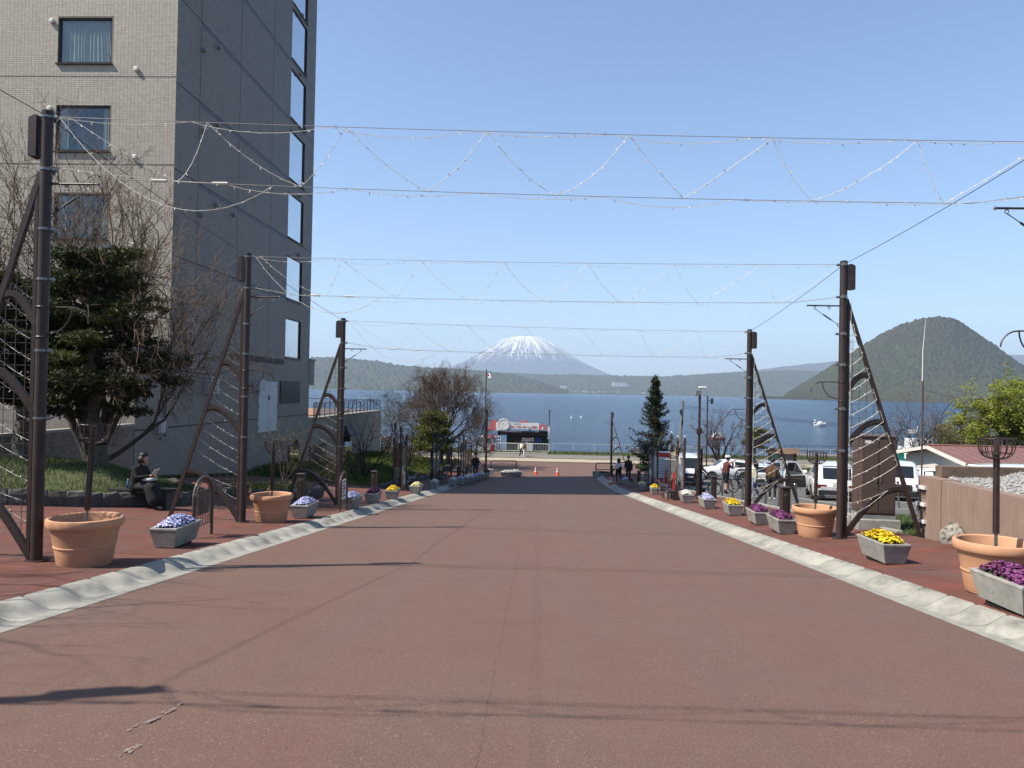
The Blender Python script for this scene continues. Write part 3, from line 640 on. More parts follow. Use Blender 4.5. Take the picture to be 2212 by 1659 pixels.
# brick garden wall in front of the hotel
gw = thing('garden_wall', 'long brown brick garden wall behind the shaded grass bank', 'wall', (0, 0, 0))
wt = atX(290, 915, BX).z; GY0 = 13.0
mb = MB(); mb.box((BX-.24, GY0, -4.2), (BX, BYB-.02, wt-.1)); mb.build('wall_core', M_GROUT, gw)
mb = MB(); mb.box((BX-.29, GY0-.03, wt-.1), (BX+.05, BYB-.01, wt)); mb.build('coping', mat('wall_coping', (.42, .385, .33)), gw)
M_BRK = mat('garden_brick', (.30, .235, .19), .75, .15, 4, .15, 40, rnd=.2)
bw, bh = .225, .088; mb = MB(); mb.cbox((0, 0, 0), (.03, bw-.012, bh-.012)); bme = mb.mesh('brick', M_BRK); cnt = 0; rest = []
r = 0; z = wt-.155
while z > -3.4:
    y = GY0 + (.11 if r % 2 else 0)
    while y < BYB-.15:
        if z > sw(y)-.2:
            if 21.5 < y < BYB and cnt < 300: link('brick', bme, gw, (BX+.009, y, z)); cnt += 1
            else: rest.append((BX+.009+RN.uniform(-.002, .002), y, z))
        y += bw
    z -= bh; r += 1
C = np.array(rest); bx2 = np.array([(-1,-1,-1),(1,-1,-1),(1,1,-1),(-1,1,-1),(-1,-1,1),(1,-1,1),(1,1,1),(-1,1,1)])*np.array([.015, bw/2-.006, bh/2-.006])
V = (C[:, None, :]+bx2[None]).reshape(-1, 3); F = (np.arange(len(C))[:, None, None]*8+np.array([(1,2,6,5),(0,1,5,4),(2,3,7,6),(4,5,6,7),(3,2,1,0)])[None]).reshape(-1, 4)
o = link('bricks', npmesh('bricks', V, F, M_BRK), gw); o['kind'] = 'stuff'

# ================================================================== LIGHT FRAMES AND STRINGS OVER THE ROAD
M_BROWN = mat('brown_steel', (.062, .042, .036), .45, .18, 5, .06, 50, metal=.15, col2=(.10, .075, .062), c2a=.62, c2b=.8, c2s=7)
M_GALV = mat('galvanised', (.30, .31, .31), .4, .15, 20, .05, metal=.7)
M_WIREG = mat('grid_wire', (.10, .085, .075), .6)
M_CORD = mat('pale_cord', (.70, .66, .56), .7, .1); M_BULB = mat('bulb_plastic', (.85, .85, .82), .25, .03, 4, 0)
M_SPAN = mat('span_cable', (.26, .25, .23), .6); M_CABLE = mat('dark_cable', (.05, .05, .052), .6)
H = 6.0
def br(h): return .06 + 1.70*(1-h/5.18)                     # where the slanted brace is at height h
def arch(h0, h1, n=12):
    x1 = br(h1)-.02; return [(.08+(x1-.08)*(1-math.cos(t*math.pi/2))**.92 if False else .08+(x1-.08)*t, 0, h0+(h1-h0)*math.sin(t*math.pi/2)**1.0 + .10*math.sin(math.pi*t)) for t in [i/n for i in range(n+1)]]
def bulbs(mb, pts, step, r, rn, mi=0, down=.5):
    acc = 0
    for a, b_ in zip(pts[:-1], pts[1:]):
        a, b_ = Vector(a), Vector(b_); L = (b_-a).length
        while acc < L:
            p = a+(b_-a)*(acc/L); d = Vector((rn.uniform(-1, 1), rn.uniform(-1, 1), rn.uniform(-1.2, .8))).normalized(); mb.tube([p, p+d*.045], [r, r*.7], 4, mi); acc += step*rn.uniform(.8, 1.2)
        acc -= L
def sag(a, b_, s, n=8):
    a, b_ = Vector(a), Vector(b_); return [a+(b_-a)*(i/n) - Vector((0, 0, s*4*(i/n)*(1-i/n))) for i in range(n+1)]
def frame_proto():
    t = thing('light_frame', 'x', 'light frame', (0, 0, 0), 0, 'brown steel light frames along the road'); rn = random.Random(3)
    m = MB(); m.tube([(0, 0, -.15), (0, 0, H)], .078, 16); m.tube([(0, 0, H), (0, 0, H+.012)], [.078, .05], 16); m.build('pole', M_BROWN, t, 'auto')
    m = MB(); m.lathe([(.15, -.12), (.15, .018), (.08, .02)], 16); m.build('base_plate', M_BROWN, t)
    m = MB(); m.box((.082, -.03, .12), (.135, .03, 5.05)); m.build('channel', M_BROWN, t)
    m = MB(); m.bar([(br(0), 0, -.15), (br(5.18), 0, 5.18)], .07, .075); m.build('brace', M_BROWN, t)
    for h0, h1 in ((.06, 1.1), (2.0, 2.52), (3.15, 3.52)): m = MB(); m.bar(arch(h0, h1), .06, .085); m.tube([(p[0]+.02, p[1], p[2]-.06) for p in arch(h0, h1)], .022, 6); m.build('arched_rib', M_BROWN, t)
    m = MB()
    x = .22
    while x < 1.6:
        hi = 5.18*(1-(x-.06)/1.70); lo = .10+1.0*math.sin(min(1, (x-.08)/1.3)*math.pi/2)+.08
        if hi > lo+.1: m.tube([(x, .012, lo), (x, .012, hi)], .0045, 4)
        x += .15
    z = .35
    while z < 4.9:
        lo = .14
        if z < 1.1: 
            for q in range(60):
                if .10+1.0*math.sin(min(1, q/60)*math.pi/2)+.08 > z: break
            hi = .08+1.3*q/60
        else: hi = br(z)
        if hi > lo: m.tube([(lo, .004, z), (hi, .004, z)], .0045, 4)
        z += .15
    m.build('grid_panel', M_WIREG, t)
    m = MB(); m.box((.10, -.09, 5.38), (.215, .09, 5.86)); m.prism([(.10, 5.86), (.215, 5.86), (.215, 5.89), (.14, 5.93), (.10, 5.93)], 'y', -.09, .09); m.build('control_box', M_BROWN, t)
    m = MB(); m.tube([(0, 0, 5.03), (-.74, 0, 5.03)], .016, 8); arm = m.build('side_arm', M_BROWN, t); m = MB(); m.ball((-.75, 0, 5.03), .026, 8); m.build('arm_tip', M_GALV, arm)
    for x in (-.3, -.6): m = MB(); m.torus((x, 0, 4.985), .026, .007, (0, 1, 0), 12, 5); m.build('ring', M_GALV, arm)
    m = MB(); m.tube([(-.6, 0, 4.96), (-.1, 0, 4.62)], .007, 5); m.tube([(-.42, 0, 4.838), (-.25, 0, 4.722)], .016, 6); m.torus((-.09, 0, 4.61), .03, .008, (0, 1, 0), 12, 5); m.build('turnbuckle', M_CABLE, t)
    m = MB(); m.tube([(.15, 0, 3.38), (-.42, 0, 3.38)]+[(-.42-.24*math.sin(a), 0, 3.38-.22*(1-math.cos(a))) for a in [math.pi/2*i/6 for i in range(1, 7)]], .011, 6)
    m.tube([(-.08+.0, 0, 3.0)]+[(-.08-.34*math.sin(a), 0, 3.38-.36*math.cos(a)) for a in [math.pi/2*i/8 for i in range(9)]], .011, 6); m.build('basket_bracket', M_BROWN, t)
    for z in (3.38, 2.98): m = MB(); m.torus((0, 0, z), .083, .011, (0, 0, 1), 18, 5); m.build('bracket_band', M_BROWN, t)
    for z in (5.92, 5.22, 4.42, 3.75, 2.80, 1.9):
        m = MB(); m.lathe([(.08, -.016), (.085, -.016), (.085, .016), (.08, .016)], 16, (0, 0, z)); m.cbox((-.02, -.105, z), (.09, .04, .07), 0, .01); m.cbox((-.12, 0, z), (.07, .05, .05), 0, .01); m.build('clamp', M_GALV, t)
    m = MB(); pts = []; hs = [.5+.27*i for i in range(16)]
    for i, h in enumerate(hs):
        lo = max(.0, 0)
        a = (.15, -.045, h); hb = h+.72*max(.12, 1-h/5.2); b_ = (max(.2, br(hb)-.06), -.045, hb)
        if h < 1.0: b_ = (max(.3, .1+1.25*(h/1.1)), -.045, h+.3)
        seg = sag(a, b_, .045*(b_[0]-a[0]), 6); pts += seg if i % 2 == 0 else seg[::-1]
    m.tube(pts, .0045, 4); bulbs(m, pts, .15, .007, rn); m.tube([(.15, -.05, .5), (.15, -.05, 5.2)], .005, 4); m.build('light_string', M_CORD, t)
    return t
proto = frame_proto(); PX = 6.68
FY = {0: 3.4, 1: 10.2, 2: 17.0, 3: 23.8}
RY = {0: 3.6, 1: 10.3, 2: 16.3, 3: 24.4}
PXS = {'L': {0: -7.65, 1: gx(78, 10.2), 2: gx(523, 17.0), 3: gx(733, 23.8)}, 'R': {0: 6.9, 1: 6.84, 2: gx(1814, 16.3), 3: gx(1613, 24.4)}}
labs = {('L', 0): 'brown steel light frame beside the hotel, out of view, nearest', ('L', 1): 'tall brown light frame beside the large terracotta pot by the hotel',
        ('L', 2): 'brown light frame next to the seated person and arched barrier', ('L', 3): 'brown light frame just past the two square bollards on the hotel side',
        ('R', 0): 'brown light frame by the retaining wall, behind the viewer', ('R', 1): 'brown light frame at the edge of view beside the retaining wall',
        ('R', 2): 'brown light frame between terracotta pot and yellow pansies', ('R', 3): 'brown light frame standing in front of the parked white suv and cyclists'}
first = True
SCZ = {'L': {0: 1.03, 1: 1.045, 2: 1.03, 3: 1.0}, 'R': {0: 1, 1: 1, 2: .99, 3: .98}}
def TOPZ(s, k, y): return G(PXS[s][k], y) + 5.93*SCZ[s][k]
for s, D_ in (('L', FY), ('R', RY)):
    for k, y in D_.items():
        loc = (PXS[s][k], y, G(PXS[s][k], y)); rot = math.pi if s == 'L' else 0
        if first: proto.location = loc; proto.rotation_euler = (0, 0, rot); proto['label'] = labs[(s, k)]; first = False; o_ = proto
        else: o_ = dup(proto, loc, rot, labs[(s, k)])
        o_.scale = (1, 1, SCZ[s][k])
YF = 63.5
dup(proto, (gx(1050, YF), YF, sw(YF)), math.pi, 'slender far light frame beside the vending machines', scale=.86)
dup(proto, (gx(1319, YF), YF, sw(YF)), 0, 'slender far light frame beside the walking couple', scale=.86)
def span(k, n, label, sg=.05):
    t = thing('string_lights', label, 'string lights', (0, 0, 0), 0, 'light strings over the road'); rn = random.Random(k)
    L = Vector((PXS['L'][k]+.08, FY[k], TOPZ('L', k, FY[k]))); R = Vector((PXS['R'][k]-.08, RY[k], TOPZ('R', k, RY[k]))); dz = Vector((0, 0, -.70))
    m = MB(); top = sag(L, R, sg, 40); m.tube(top, .0045, 5); m.build('top_cable', M_SPAN, t)
    m = MB(); bot = [L+dz]+sag(L+dz+Vector((1.0, 0, -.17)), R+dz+Vector((-1.0, 0, -.14)), sg, 36)+[R+dz]; m.tube(bot, .0045, 5); m.build('bottom_cable', M_SPAN, t)
    def along(p, u):
        i = min(len(p)-2, int(u*(len(p)-1))); f = u*(len(p)-1)-i; return Vector(p[i])*(1-f)+Vector(p[i+1])*f
    m = MB(); pts = []
    for i in range(n):
        u0, u1, u2 = (i+.12)/n, (i+.62)/n, (i+1.12)/n
        pts += sag(along(top, u0), along(bot, min(.99, u1)), .07*rn.uniform(.2, 2), 6) + sag(along(bot, min(.99, u1)), along(top, min(1, u2)), .09*rn.uniform(.2, 2.2), 6)
    m.tube(pts, .0042, 4); bulbs(m, pts, .17, .0075, rn); m.build('zigzag_string', M_CORD, t)
    m = MB(); 
    for path in (top, bot):
        pts = []
        for i in range(n):
            pts += sag(along(path, i/n), along(path, (i+1)/n), rn.uniform(.02, .13), 6)
        m.tube(pts, .004, 4); bulbs(m, pts, .2, .007, rn)
    for u in (.06, .13): p = along(bot, u); m.tube([p, p+Vector((.22, 0, 0))], .02, 6)
    m.build('hanging_string', M_CORD, t)
    m = MB(); a = L+Vector((.1, 0, -.02)); m.tube(sag(a, along(bot, .20), .75, 14), .0055, 5); bulbs(m, sag(a, along(bot, .20), .75, 14), .16, .007, rn); m.build('loose_string', M_CORD, t)
    return t
span(0, 7, 'light string shading the road from behind the viewer'); span(1, 7, 'highest and nearest light string across the sky'); span(2, 7, 'middle light string hung between the second pair of frames'); span(3, 7, 'lowest light string in front of the volcano')
def wire(label, pts, r=.006, name='guy_wire', m=None):
    mb = MB(); mb.tube(pts, r, 5); return tag(mb.build(name, m or M_CABLE), label, 'wire', 'wires between the frames')
for s, D_, n_ in ((-1, FY, 'hotel'), (1, RY, 'car park')):
    for k in (0, 1, 2):
        P_ = PXS['L' if s < 0 else 'R']; a = Vector((P_[k], D_[k], TOPZ('L' if s < 0 else 'R', k, D_[k]))); b_ = Vector((P_[k+1], D_[k+1], TOPZ('L' if s < 0 else 'R', k+1, D_[k+1])))
        wire('dark guy wire between %s frames on the %s side' % (('nearest', 'middle', 'farther')[k], n_), sag(a, b_, .05, 14))

# ================================================================== POTS, PLANTERS, BARRIERS, BOLLARDS
M_TERRA = mat('terracotta', (.60, .315, .175), .7, .10, 3, .06, 40, col2=(.60, .34, .21), c2a=.5, c2b=.8, c2s=4)
M_PLANT = mat('planter_concrete', (.40, .385, .35), .85, .14, 8, .35, 70, col2=(.27, .26, .23), c2s=5, rnd=.08)
M_DARK = mat('dark_foot', (.03, .03, .03), .9); M_PSOIL = mat('potting_soil', (.045, .03, .02), .95, .3, 20, .5, 40)
M_LEAF = mat('pansy_leaf', (.045, .085, .022), .6, .3, 12, .2)
def pot(p, label, dia=.96):
    t = thing('terracotta_pot', label, 'flower pot', p, 0, 'big terracotta pots'); r = dia/2
    m = MB(); m.lathe([(0.001, 0), (r*.68, 0), (r*.70, .03), (r*.715, .045), (r*.78, .26), (r*.80, .262), (r*.805, .275), (r*.79, .285), (r*.885, .52), (r*.905, .535), (r*.97, .54), (r*1.0, .565), (r*1.0, .625), (r*.985, .65), (r*.93, .66), (r*.89, .645), (r*.86, .56), (r*.80, .40), (0.001, .40)], 56); m.build('bowl', M_TERRA, t, 'auto')
    m = MB(); m.lathe([(r*.80, .405), (r*.4, .43), (.001, .44)], 30); m.build('soil', M_PSOIL, t)
    return t
def torch(p, h, label, lean=(0, 0)):
    t = thing('basket_stand', label, 'basket stand', p, (lean[0], lean[1], 0), 'iron basket stands in the pots')
    m = MB(); m.tube([(0, 0, 0), (0, 0, .75)], .021, 8); m.build('socket', M_GALV, t)
    m = MB(); m.tube([(0, 0, .36), (0, 0, h-.03)], .036, 8); 
    for a in range(6): q = 2*math.pi*a/6; m.tube([(.034*math.cos(q), .034*math.sin(q), .36), (.034*math.cos(q), .034*math.sin(q), h-.27)], .010, 5)
    m.build('post', M_BROWN, t)
    bk = thing('basket', None, None); bk.parent = t
    for a in range(16):
        q = 2*math.pi*a/16; m = MB(); pts = []
        for i in range(9):
            s_ = i/8; rr_ = .205*math.sin(min(1, s_*1.25)*math.pi/2)**.8; pts.append((rr_*math.cos(q), rr_*math.sin(q), h-.27+.27*(s_**2.0)))
        m.tube(pts, .0065, 5); m.build('basket_rib', M_BROWN, t)
    bpy.data.objects.remove(bk)
    m = MB(); m.torus((0, 0, h-.005), .203, .006, (0, 0, 1), 28, 5); m.build('basket_rim', M_BROWN, t)
    m = MB(); m.torus((0, 0, h-.19), .17, .006, (0, 0, 1), 28, 5); m.build('basket_ring', M_BROWN, t)
    return t
for px, py, lab, ln in ((183, 1226, 'by the hotel, largest in view', (0, .05)), (586, 1135, 'in front of the second hotel-side light frame', (0, .01)), (1760, 1166, 'beside the purple planter and car park bollard', (0, .012)), (2150, 1287, 'by the retaining wall, half hidden by a planter', (0, -.005))):
    p = gp(px, py-8); d_ = (270-98)*0+.98
    pot(p, 'terracotta pot ' + lab, d_); torch(p+Vector((0, 0, .395)), {183: 1.56, 586: 1.52, 1760: 1.48, 2150: 1.58}[px], 'iron basket stand in the terracotta pot ' + lab, ln)

COLS = {'blue': ((.42, .45, .80), (.74, .75, .92)), 'yellow': ((.80, .54, .012), (.86, .66, .03)), 'purple': ((.12, .022, .10), (.26, .06, .20)), 'white': ((.78, .78, .72), (.85, .85, .80)), 'cream': ((.80, .76, .36), (.84, .80, .50)), 'wine': ((.10, .02, .04), (.16, .04, .06))}
def flower_mesh(col, seed):
    rn = np.random.default_rng(seed); n = 560; k = 1500
    c = np.stack([rn.uniform(-.175, .175, n), rn.uniform(-.39, .39, n)], 1)
    hz = (.375 + .125*(1-(np.abs(c[:, 0])/.19)**2)*(1-(np.abs(c[:, 1])/.42)**3)) + rn.uniform(-.03, .03, n)
    V = []; F = []; mi = []
    for i in range(n):
        nrm = Vector((c[i, 0]*2.2+rn.uniform(-.5, .5), c[i, 1]*.9+rn.uniform(-.5, .5), 1)).normalized(); u = nrm.orthogonal().normalized(); u = Matrix.Rotation(rn.uniform(0, 6), 3, nrm) @ u; w_ = nrm.cross(u); r = rn.uniform(.014, .024); o = Vector((c[i, 0], c[i, 1], hz[i]))
        for a in range(5):                                 # five rounded petals
            q = 2*math.pi*a/5; d0 = u*math.cos(q)+w_*math.sin(q); e0 = u*math.cos(q+1.57)+w_*math.sin(q+1.57); b0 = len(V)
            V += [o, o+d0*r*.7-e0*r*.55+nrm*.004, o+d0*r*1.25+nrm*rn.uniform(-.006, .012), o+d0*r*.7+e0*r*.55+nrm*.004]; F.append((b0, b0+1, b0+2, b0+3)); mi.append(0 if rn.random() < .6 else 1)
    for i in range(k):
        x, y = rn.uniform(-.17, .17), rn.uniform(-.385, .385); z = .33 + .10*(1-(abs(x)/.19)**2)*(1-(abs(y)/.42)**3)*rn.uniform(.2, 1.05)
        d0 = Vector((rn.uniform(-1, 1), rn.uniform(-1, 1), rn.uniform(-.2, .9))).normalized(); e0 = d0.orthogonal().normalized()*.012; o = Vector((x, y, z)); b0 = len(V); L = rn.uniform(.03, .055)
        V += [o, o+d0*L*.5+e0, o+d0*L, o+d0*L*.5-e0]; F.append((b0, b0+1, b0+2, b0+3)); mi.append(2)
    a, b_ = COLS[col]
    return npmesh('blossoms', np.array([tuple(v) for v in V]), F, [mat('petal_'+col, a, .6, .1, 9, 0), mat('petal_light_'+col, b_, .6, .1, 9, 0), M_LEAF], mi)
FM = {c: flower_mesh(c, i) for i, c in enumerate(COLS)}
def planter_body(L=.92, Wd=.46):
    m = MB(); a, b_ = Wd/2, L/2
    def rg(k, z): return [(-a+k, -b_+k, z), (a-k, -b_+k, z), (a-k, b_-k, z), (-a+k, b_-k, z)]
    m.loft([rg(.07, .05), rg(.006, .335), rg(.0, .345), rg(.0, .368), rg(.006, .375), rg(.045, .375), rg(.055, .31)], 0, True); return m.mesh('trough', M_PLANT)
TRO = planter_body(); m = MB(); m.cbox((0, 0, .025), (.26, .60, .052)); FOOT = m.mesh('foot', M_DARK)
def planter(p, col, label, rot=0, grp='concrete flower planters along the kerb'):
    t = thing('flower_planter', label, 'planter', p, rot, grp); link('trough', TRO, t); link('foot', FOOT, t, (0, 0, -.0)); link('blossoms', FM[col], t); return t
PL = [(380, 1183, 'blue', 'pale blue pansies beside the arched barrier and large pot'), (658, 1122, 'blue', 'blue pansies beside the second hotel-side terracotta pot'), (760, 1103, 'blue', 'blue pansies in front of the notice barrier on the hotel side'),
      (806, 1090, 'purple', 'dark purple pansies in front of a square bollard, hotel side'), (848, 1082, 'yellow', 'yellow pansies on the hotel side, last but one in sun'), (899, 1070, 'cream', 'cream pansies on the hotel side, last one in sun'),
      (938, 1060, 'white', 'white pansies in the hotel shadow, alone before the far row'), (978, 1053, 'white', 'white pansies, first of the tight far row on the hotel side'), (994, 1050, 'blue', 'blue pansies, second of the far row on the hotel side'),
      (1007, 1047.5, 'white', 'white pansies, third of the far row on the hotel side'), (1016, 1045.5, 'white', 'white pansies, fourth of the far row on the hotel side'), (1025, 1043.5, 'blue', 'blue pansies beside the standing figure with a hat'), (1034, 1040.5, 'blue', 'blue pansies just past the standing figure with a hat'),
      (1041, 1038.5, 'cream', 'cream pansies near the end of the far row on the hotel side'), (1047, 1036, 'wine', 'wine pansies, last but one on the hotel side'), (1052, 1033, 'wine', 'wine pansies, last of the row on the hotel side'),
      (2190, 1322, 'purple', 'magenta flowers at the edge of view by the retaining wall'), (1907, 1217, 'yellow', 'bright yellow pansies beside the light frame by the retaining wall'), (1688, 1155, 'purple', 'purple pansies beside the car-park-side terracotta pot'),
      (1638, 1136, 'purple', 'dark purple pansies below the light frame with cyclists behind'), (1582, 1117, 'yellow', 'yellow pansies in front of the maroon shirted cyclist'), (1527, 1102, 'blue', 'pale blue pansies below the black bicycle'), (1482, 1090, 'white', 'white pansies under the camera pole'),
      (1447, 1080, 'white', 'white pansies in front of the arched arbour bench'), (1414, 1072, 'yellow', 'yellow pansies, last in sun on the car park side'), (1386, 1063, 'cream', 'pale yellow pansies, first in shade on the car park side'), (1362, 1055, 'wine', 'wine pansies in shade behind the lone cone'), (1351, 1051, 'blue', 'blue pansies in shade behind the walking couple'), (1343, 1048.5, 'wine', 'dark pansies, farthest planter on the car park side')]
for px, py, c, lab in PL:
    p = gp(px, py-4); 
    if p.y > 20: p.x = gx(px, p.y)
    planter(p, c, 'concrete planter of ' + lab, RN.uniform(-.05, .05) + (.0))

M_ARCH = mat('worn_brown_arch', (.085, .06, .05), .5, .2, 8, .15, 40, col2=(.40, .38, .34), c2a=.60, c2b=.72, c2s=11)
def arch_path(w_, h, n=14): return [(0, -w_/2, -.1), (0, -w_/2, h-w_/2)]+[(0, -w_/2*math.cos(math.pi*i/n), h-w_/2+w_/2*math.sin(math.pi*i/n)) for i in range(1, n)]+[(0, w_/2, h-w_/2), (0, w_/2, -.1)]
def arch_barrier(p, label, notice=False):
    t = thing('arch_barrier', label, 'barrier', p, 0, 'arched steel barriers'); w_, h = .78, 1.12
    m = MB(); m.tube(arch_path(w_, h), .032, 10); m.build('hoop', M_ARCH, t, 'auto')
    m = MB(); m.tube([q for q in [(0, a[1]*.80, max(.22, a[2]-.07)) for a in arch_path(w_, h)]], .012, 6)
    for z in (.22, .5, .78): m.tube([(0, -w_/2, z), (0, w_/2, z)], .013, 6)
    for y in (-.22, -.11, 0, .11, .22): m.tube([(0, y, .22), (0, y, .5)], .008, 5)
    for y in (-.31, .31): 
        for z in (.36, .64): m.tube([(0, y-.06, z), (0, y+.06, z)], .009, 5)
    m.build('grille', M_ARCH, t)
    m = MB(); m.box((-.012, -.24, .42), (.012, .24, .88)); m.ball((.012, .0, .66), .09, 10, 0, (.15, 1, 1)); m.ball((.012, -.12, .58), .05, 8, 0, (.15, 1, 1)); m.build('relief_panel', M_ARCH, t)
    if notice:
        m = MB(); m.box((.013, -.2, .35), (.02, .2, .92)); s_ = m.build('notice', mat('notice_white', (.75, .75, .73)), t)
        m = MB(); 
        for i in range(5): m.box((.0205, -.15, .42+i*.1), (.0225, .15 - (i % 2)*.08, .47+i*.1))
        m.build('lettering', mat('notice_ink', (.45, .12, .12)), s_)
arch_barrier(gp(437, 1158), 'worn arched steel barrier beside the nearest hotel-side planter'); arch_barrier(gp(741, 1103), 'arched barrier carrying a white notice on the hotel side', True); arch_barrier(gp(872, 1061), 'arched barrier with a white notice farther down the hotel side', True)
def bollard(p, label, h=1.0):
    t = thing('bollard', label, 'bollard', p, 0, 'square brown bollards')
    m = MB(); m.cbox((0, 0, h/2-.06), (.20, .20, h+.12), 0, .012); m.build('post', M_BROWN, t)
    m = MB(); m.cbox((0, 0, h+.022), (.24, .24, .045), 0, .012); m.build('cap', M_BROWN, t)
    for s_ in (-1, 1):
        m = MB(); m.cbox((0, s_*.104, h*.45), (.09, .012, h*.75)); m.ball((0, s_*.104, h*.45+h*.375), .055, 8, 0, (1, .25, 1)); m.build('panel', M_BROWN, t)
    return t
for px, py, lab in ((650, 1100, 'square brown bollard behind the blue planter by the second pot'), (807, 1075, 'square brown bollard behind the dark purple planter, hotel side'), (933, 1051, 'square brown bollard behind the white planter in hotel shade'), (990, 1044, 'square brown bollard among the far hotel-side planters'), (1047, 1025, 'square brown bollard under the far hotel-side light frame'),
                    (1695, 1143, 'square brown bollard behind the purple planter by the car park'), (1541, 1085, 'square brown bollard between black bicycle and maroon shirted cyclist'), (1380, 1053, 'dark bollard beside the notice board and cones'), (1321, 1031, 'brown bollard beneath the far light frame by the couple')):
    bollard(gp(px, py), lab, 1.0 if px not in (1047, 1321) else .85)
# steel posts with chain along the car park
M_STEEL = mat('brushed_steel', (.45, .45, .45), .25, .1, 12, .03, metal=.9)
SPB = [(1653.6, 1086, 0), (1683, 1091, 0), (1582, 1075, 0), (1604, 1078, 0), (1725, 1101, -.16), (1762, 1110, .0), (1560, 1068, 0)]
for i, (px, py, ln) in enumerate(SPB):
    p = gp(px, py); p.x = max(p.x, 8.3); t = thing('chain_post', 'steel chain post ' + ('in front of the person in a brown jacket', 'beside the black trousers of the person in brown', 'below the upended bicycle', 'beside the light frame and bicycles', 'leaning beside the white suv door', 'behind the terracotta pot by the suv', 'behind the maroon shirted cyclist')[i], 'post', p, (0, ln, 0), 'steel chain posts of the car park')
    m = MB(); m.tube([(0, 0, -.1), (0, 0, .84)], .045, 12); m.tube([(0, 0, .84), (0, 0, .86)], [.045, .03], 12); m.build('tube', M_STEEL, t, 'auto')
    m = MB(); m.torus((0, .05, .74), .02, .005, (1, 0, 0), 10, 5); m.build('chain_eye', M_STEEL, t)
ps = sorted([(o.location.copy()) for o in SC.objects if o.name.startswith('chain_post')], key=lambda q: q.y)
for i in range(len(ps)-1):
    a, b_ = ps[i]+Vector((0, .05, .74)), ps[i+1]+Vector((0, -.05, .74))
    if (a-b_).length < 12: mb = MB(); mb.tube(sag(a, b_, .3, 12), .010, 5); tag(mb.build('chain', M_STEEL), 'sagging steel chain of the car park, number %s from the terracotta pot' % ('first', 'second', 'third', 'fourth', 'fifth', 'sixth')[i], 'chain', 'chains of the car park')
# hoop barriers, concrete blocks, cones at the foot of the road
def hoop(px0, px1, pyb, label):
    a, b_ = gp(px0, pyb, 0), gp(px1, pyb+.5, 0); c = (a+b_)/2; w_ = (b_-a).length; t = thing('hoop_barrier', label, 'barrier', c, math.atan2(b_.y-a.y, b_.x-a.x), 'hoop barriers closing the road')
    m = MB(); h = 1.15; pts = [(-w_/2, 0, 0), (-w_/2, 0, h-.15)]+[(-w_/2+.15*(1-math.cos(q)), 0, h-.15+.15*math.sin(q)) for q in [math.pi/2*i/5 for i in range(1, 6)]]+[(w_/2-.15*(1-math.cos(q)), 0, h-.15+.15*math.sin(q)) for q in [math.pi/2*i/5 for i in range(5, 0, -1)]]+[(w_/2, 0, h-.15), (w_/2, 0, 0)]
    m.tube(pts, .045, 10); m.build('hoop', M_BROWN, t, 'auto'); m = MB(); m.tube([(-w_/2, 0, .62), (w_/2, 0, .62)], .03, 8); m.build('cross_bar', M_BROWN, t)
    for s_ in (-1, 1): m = MB(); m.cbox((s_*w_/2, 0, .24), (.42, .42, .5), 0, .03); m.build('concrete_block', M_PLANT, t)
    return c
hoop(1060, 1115, 1026, 'brown hoop barrier on concrete blocks on the hotel side of the road'); hoop(1287, 1336, 1031, 'brown hoop barrier on concrete blocks beside the walking couple')
planter(gp(1105, 1028, 0)+Vector((0, -.5, 0)), 'white', 'low concrete planter under the hotel-side hoop barrier', math.pi/2).scale = (1.5, 1.9, 1.0)
planter(gp(1299, 1030, 0)+Vector((0, -.5, 0)), 'wine', 'low concrete planter with dark flowers under the hoop barrier by the couple', math.pi/2).scale = (1.3, 1.7, 1.0)
M_ORANGE = mat('cone_orange', (.78, .10, .02), .45, .06, 5, .03); M_REFL = mat('cone_white_band', (.8, .8, .78), .4, .04)
def cone(p, label, band=True, grp='traffic cones', h=.72):
    t = thing('traffic_cone', label, 'cone', p, RN.uniform(0, 1), grp)
    m = MB(); m.cbox((0, 0, .02), (.38, .38, .04), 0, .012); m.build('base', M_ORANGE, t)
    m = MB(); m.lathe([(.15, .04), (.135, .07), (.03, h-.01), (.018, h), (.001, h)], 20); m.build('body', M_ORANGE, t, 'auto')
    if band:
        for z0, z1 in ((.27, .38), (.47, .58)):
            r = lambda z: .135-.105*(z-.07)/(h-.08)+.003
            m = MB(); m.lathe([(r(z0), z0), (r(z1), z1)], 20); m.build('band', M_REFL, t, True)
cone(gp(1157, 1026, 0), 'orange traffic cone on the road, nearer the hotel side'); cone(gp(1204, 1027, 0), 'orange traffic cone on the road, nearer the car park side'); cone(gp(1319, 1050, .0), 'striped cone on a dark base by the car park side kerb', True)
for i, (px, py) in enumerate(((1402, 1039), (1416, 1040), (1427, 1041), (1438, 1043), (1451, 1044), (1457, 1043))): cone(gp(px, py), 'plain orange cone in the cluster round the notice board', False, 'orange cones round the notice board', .9)

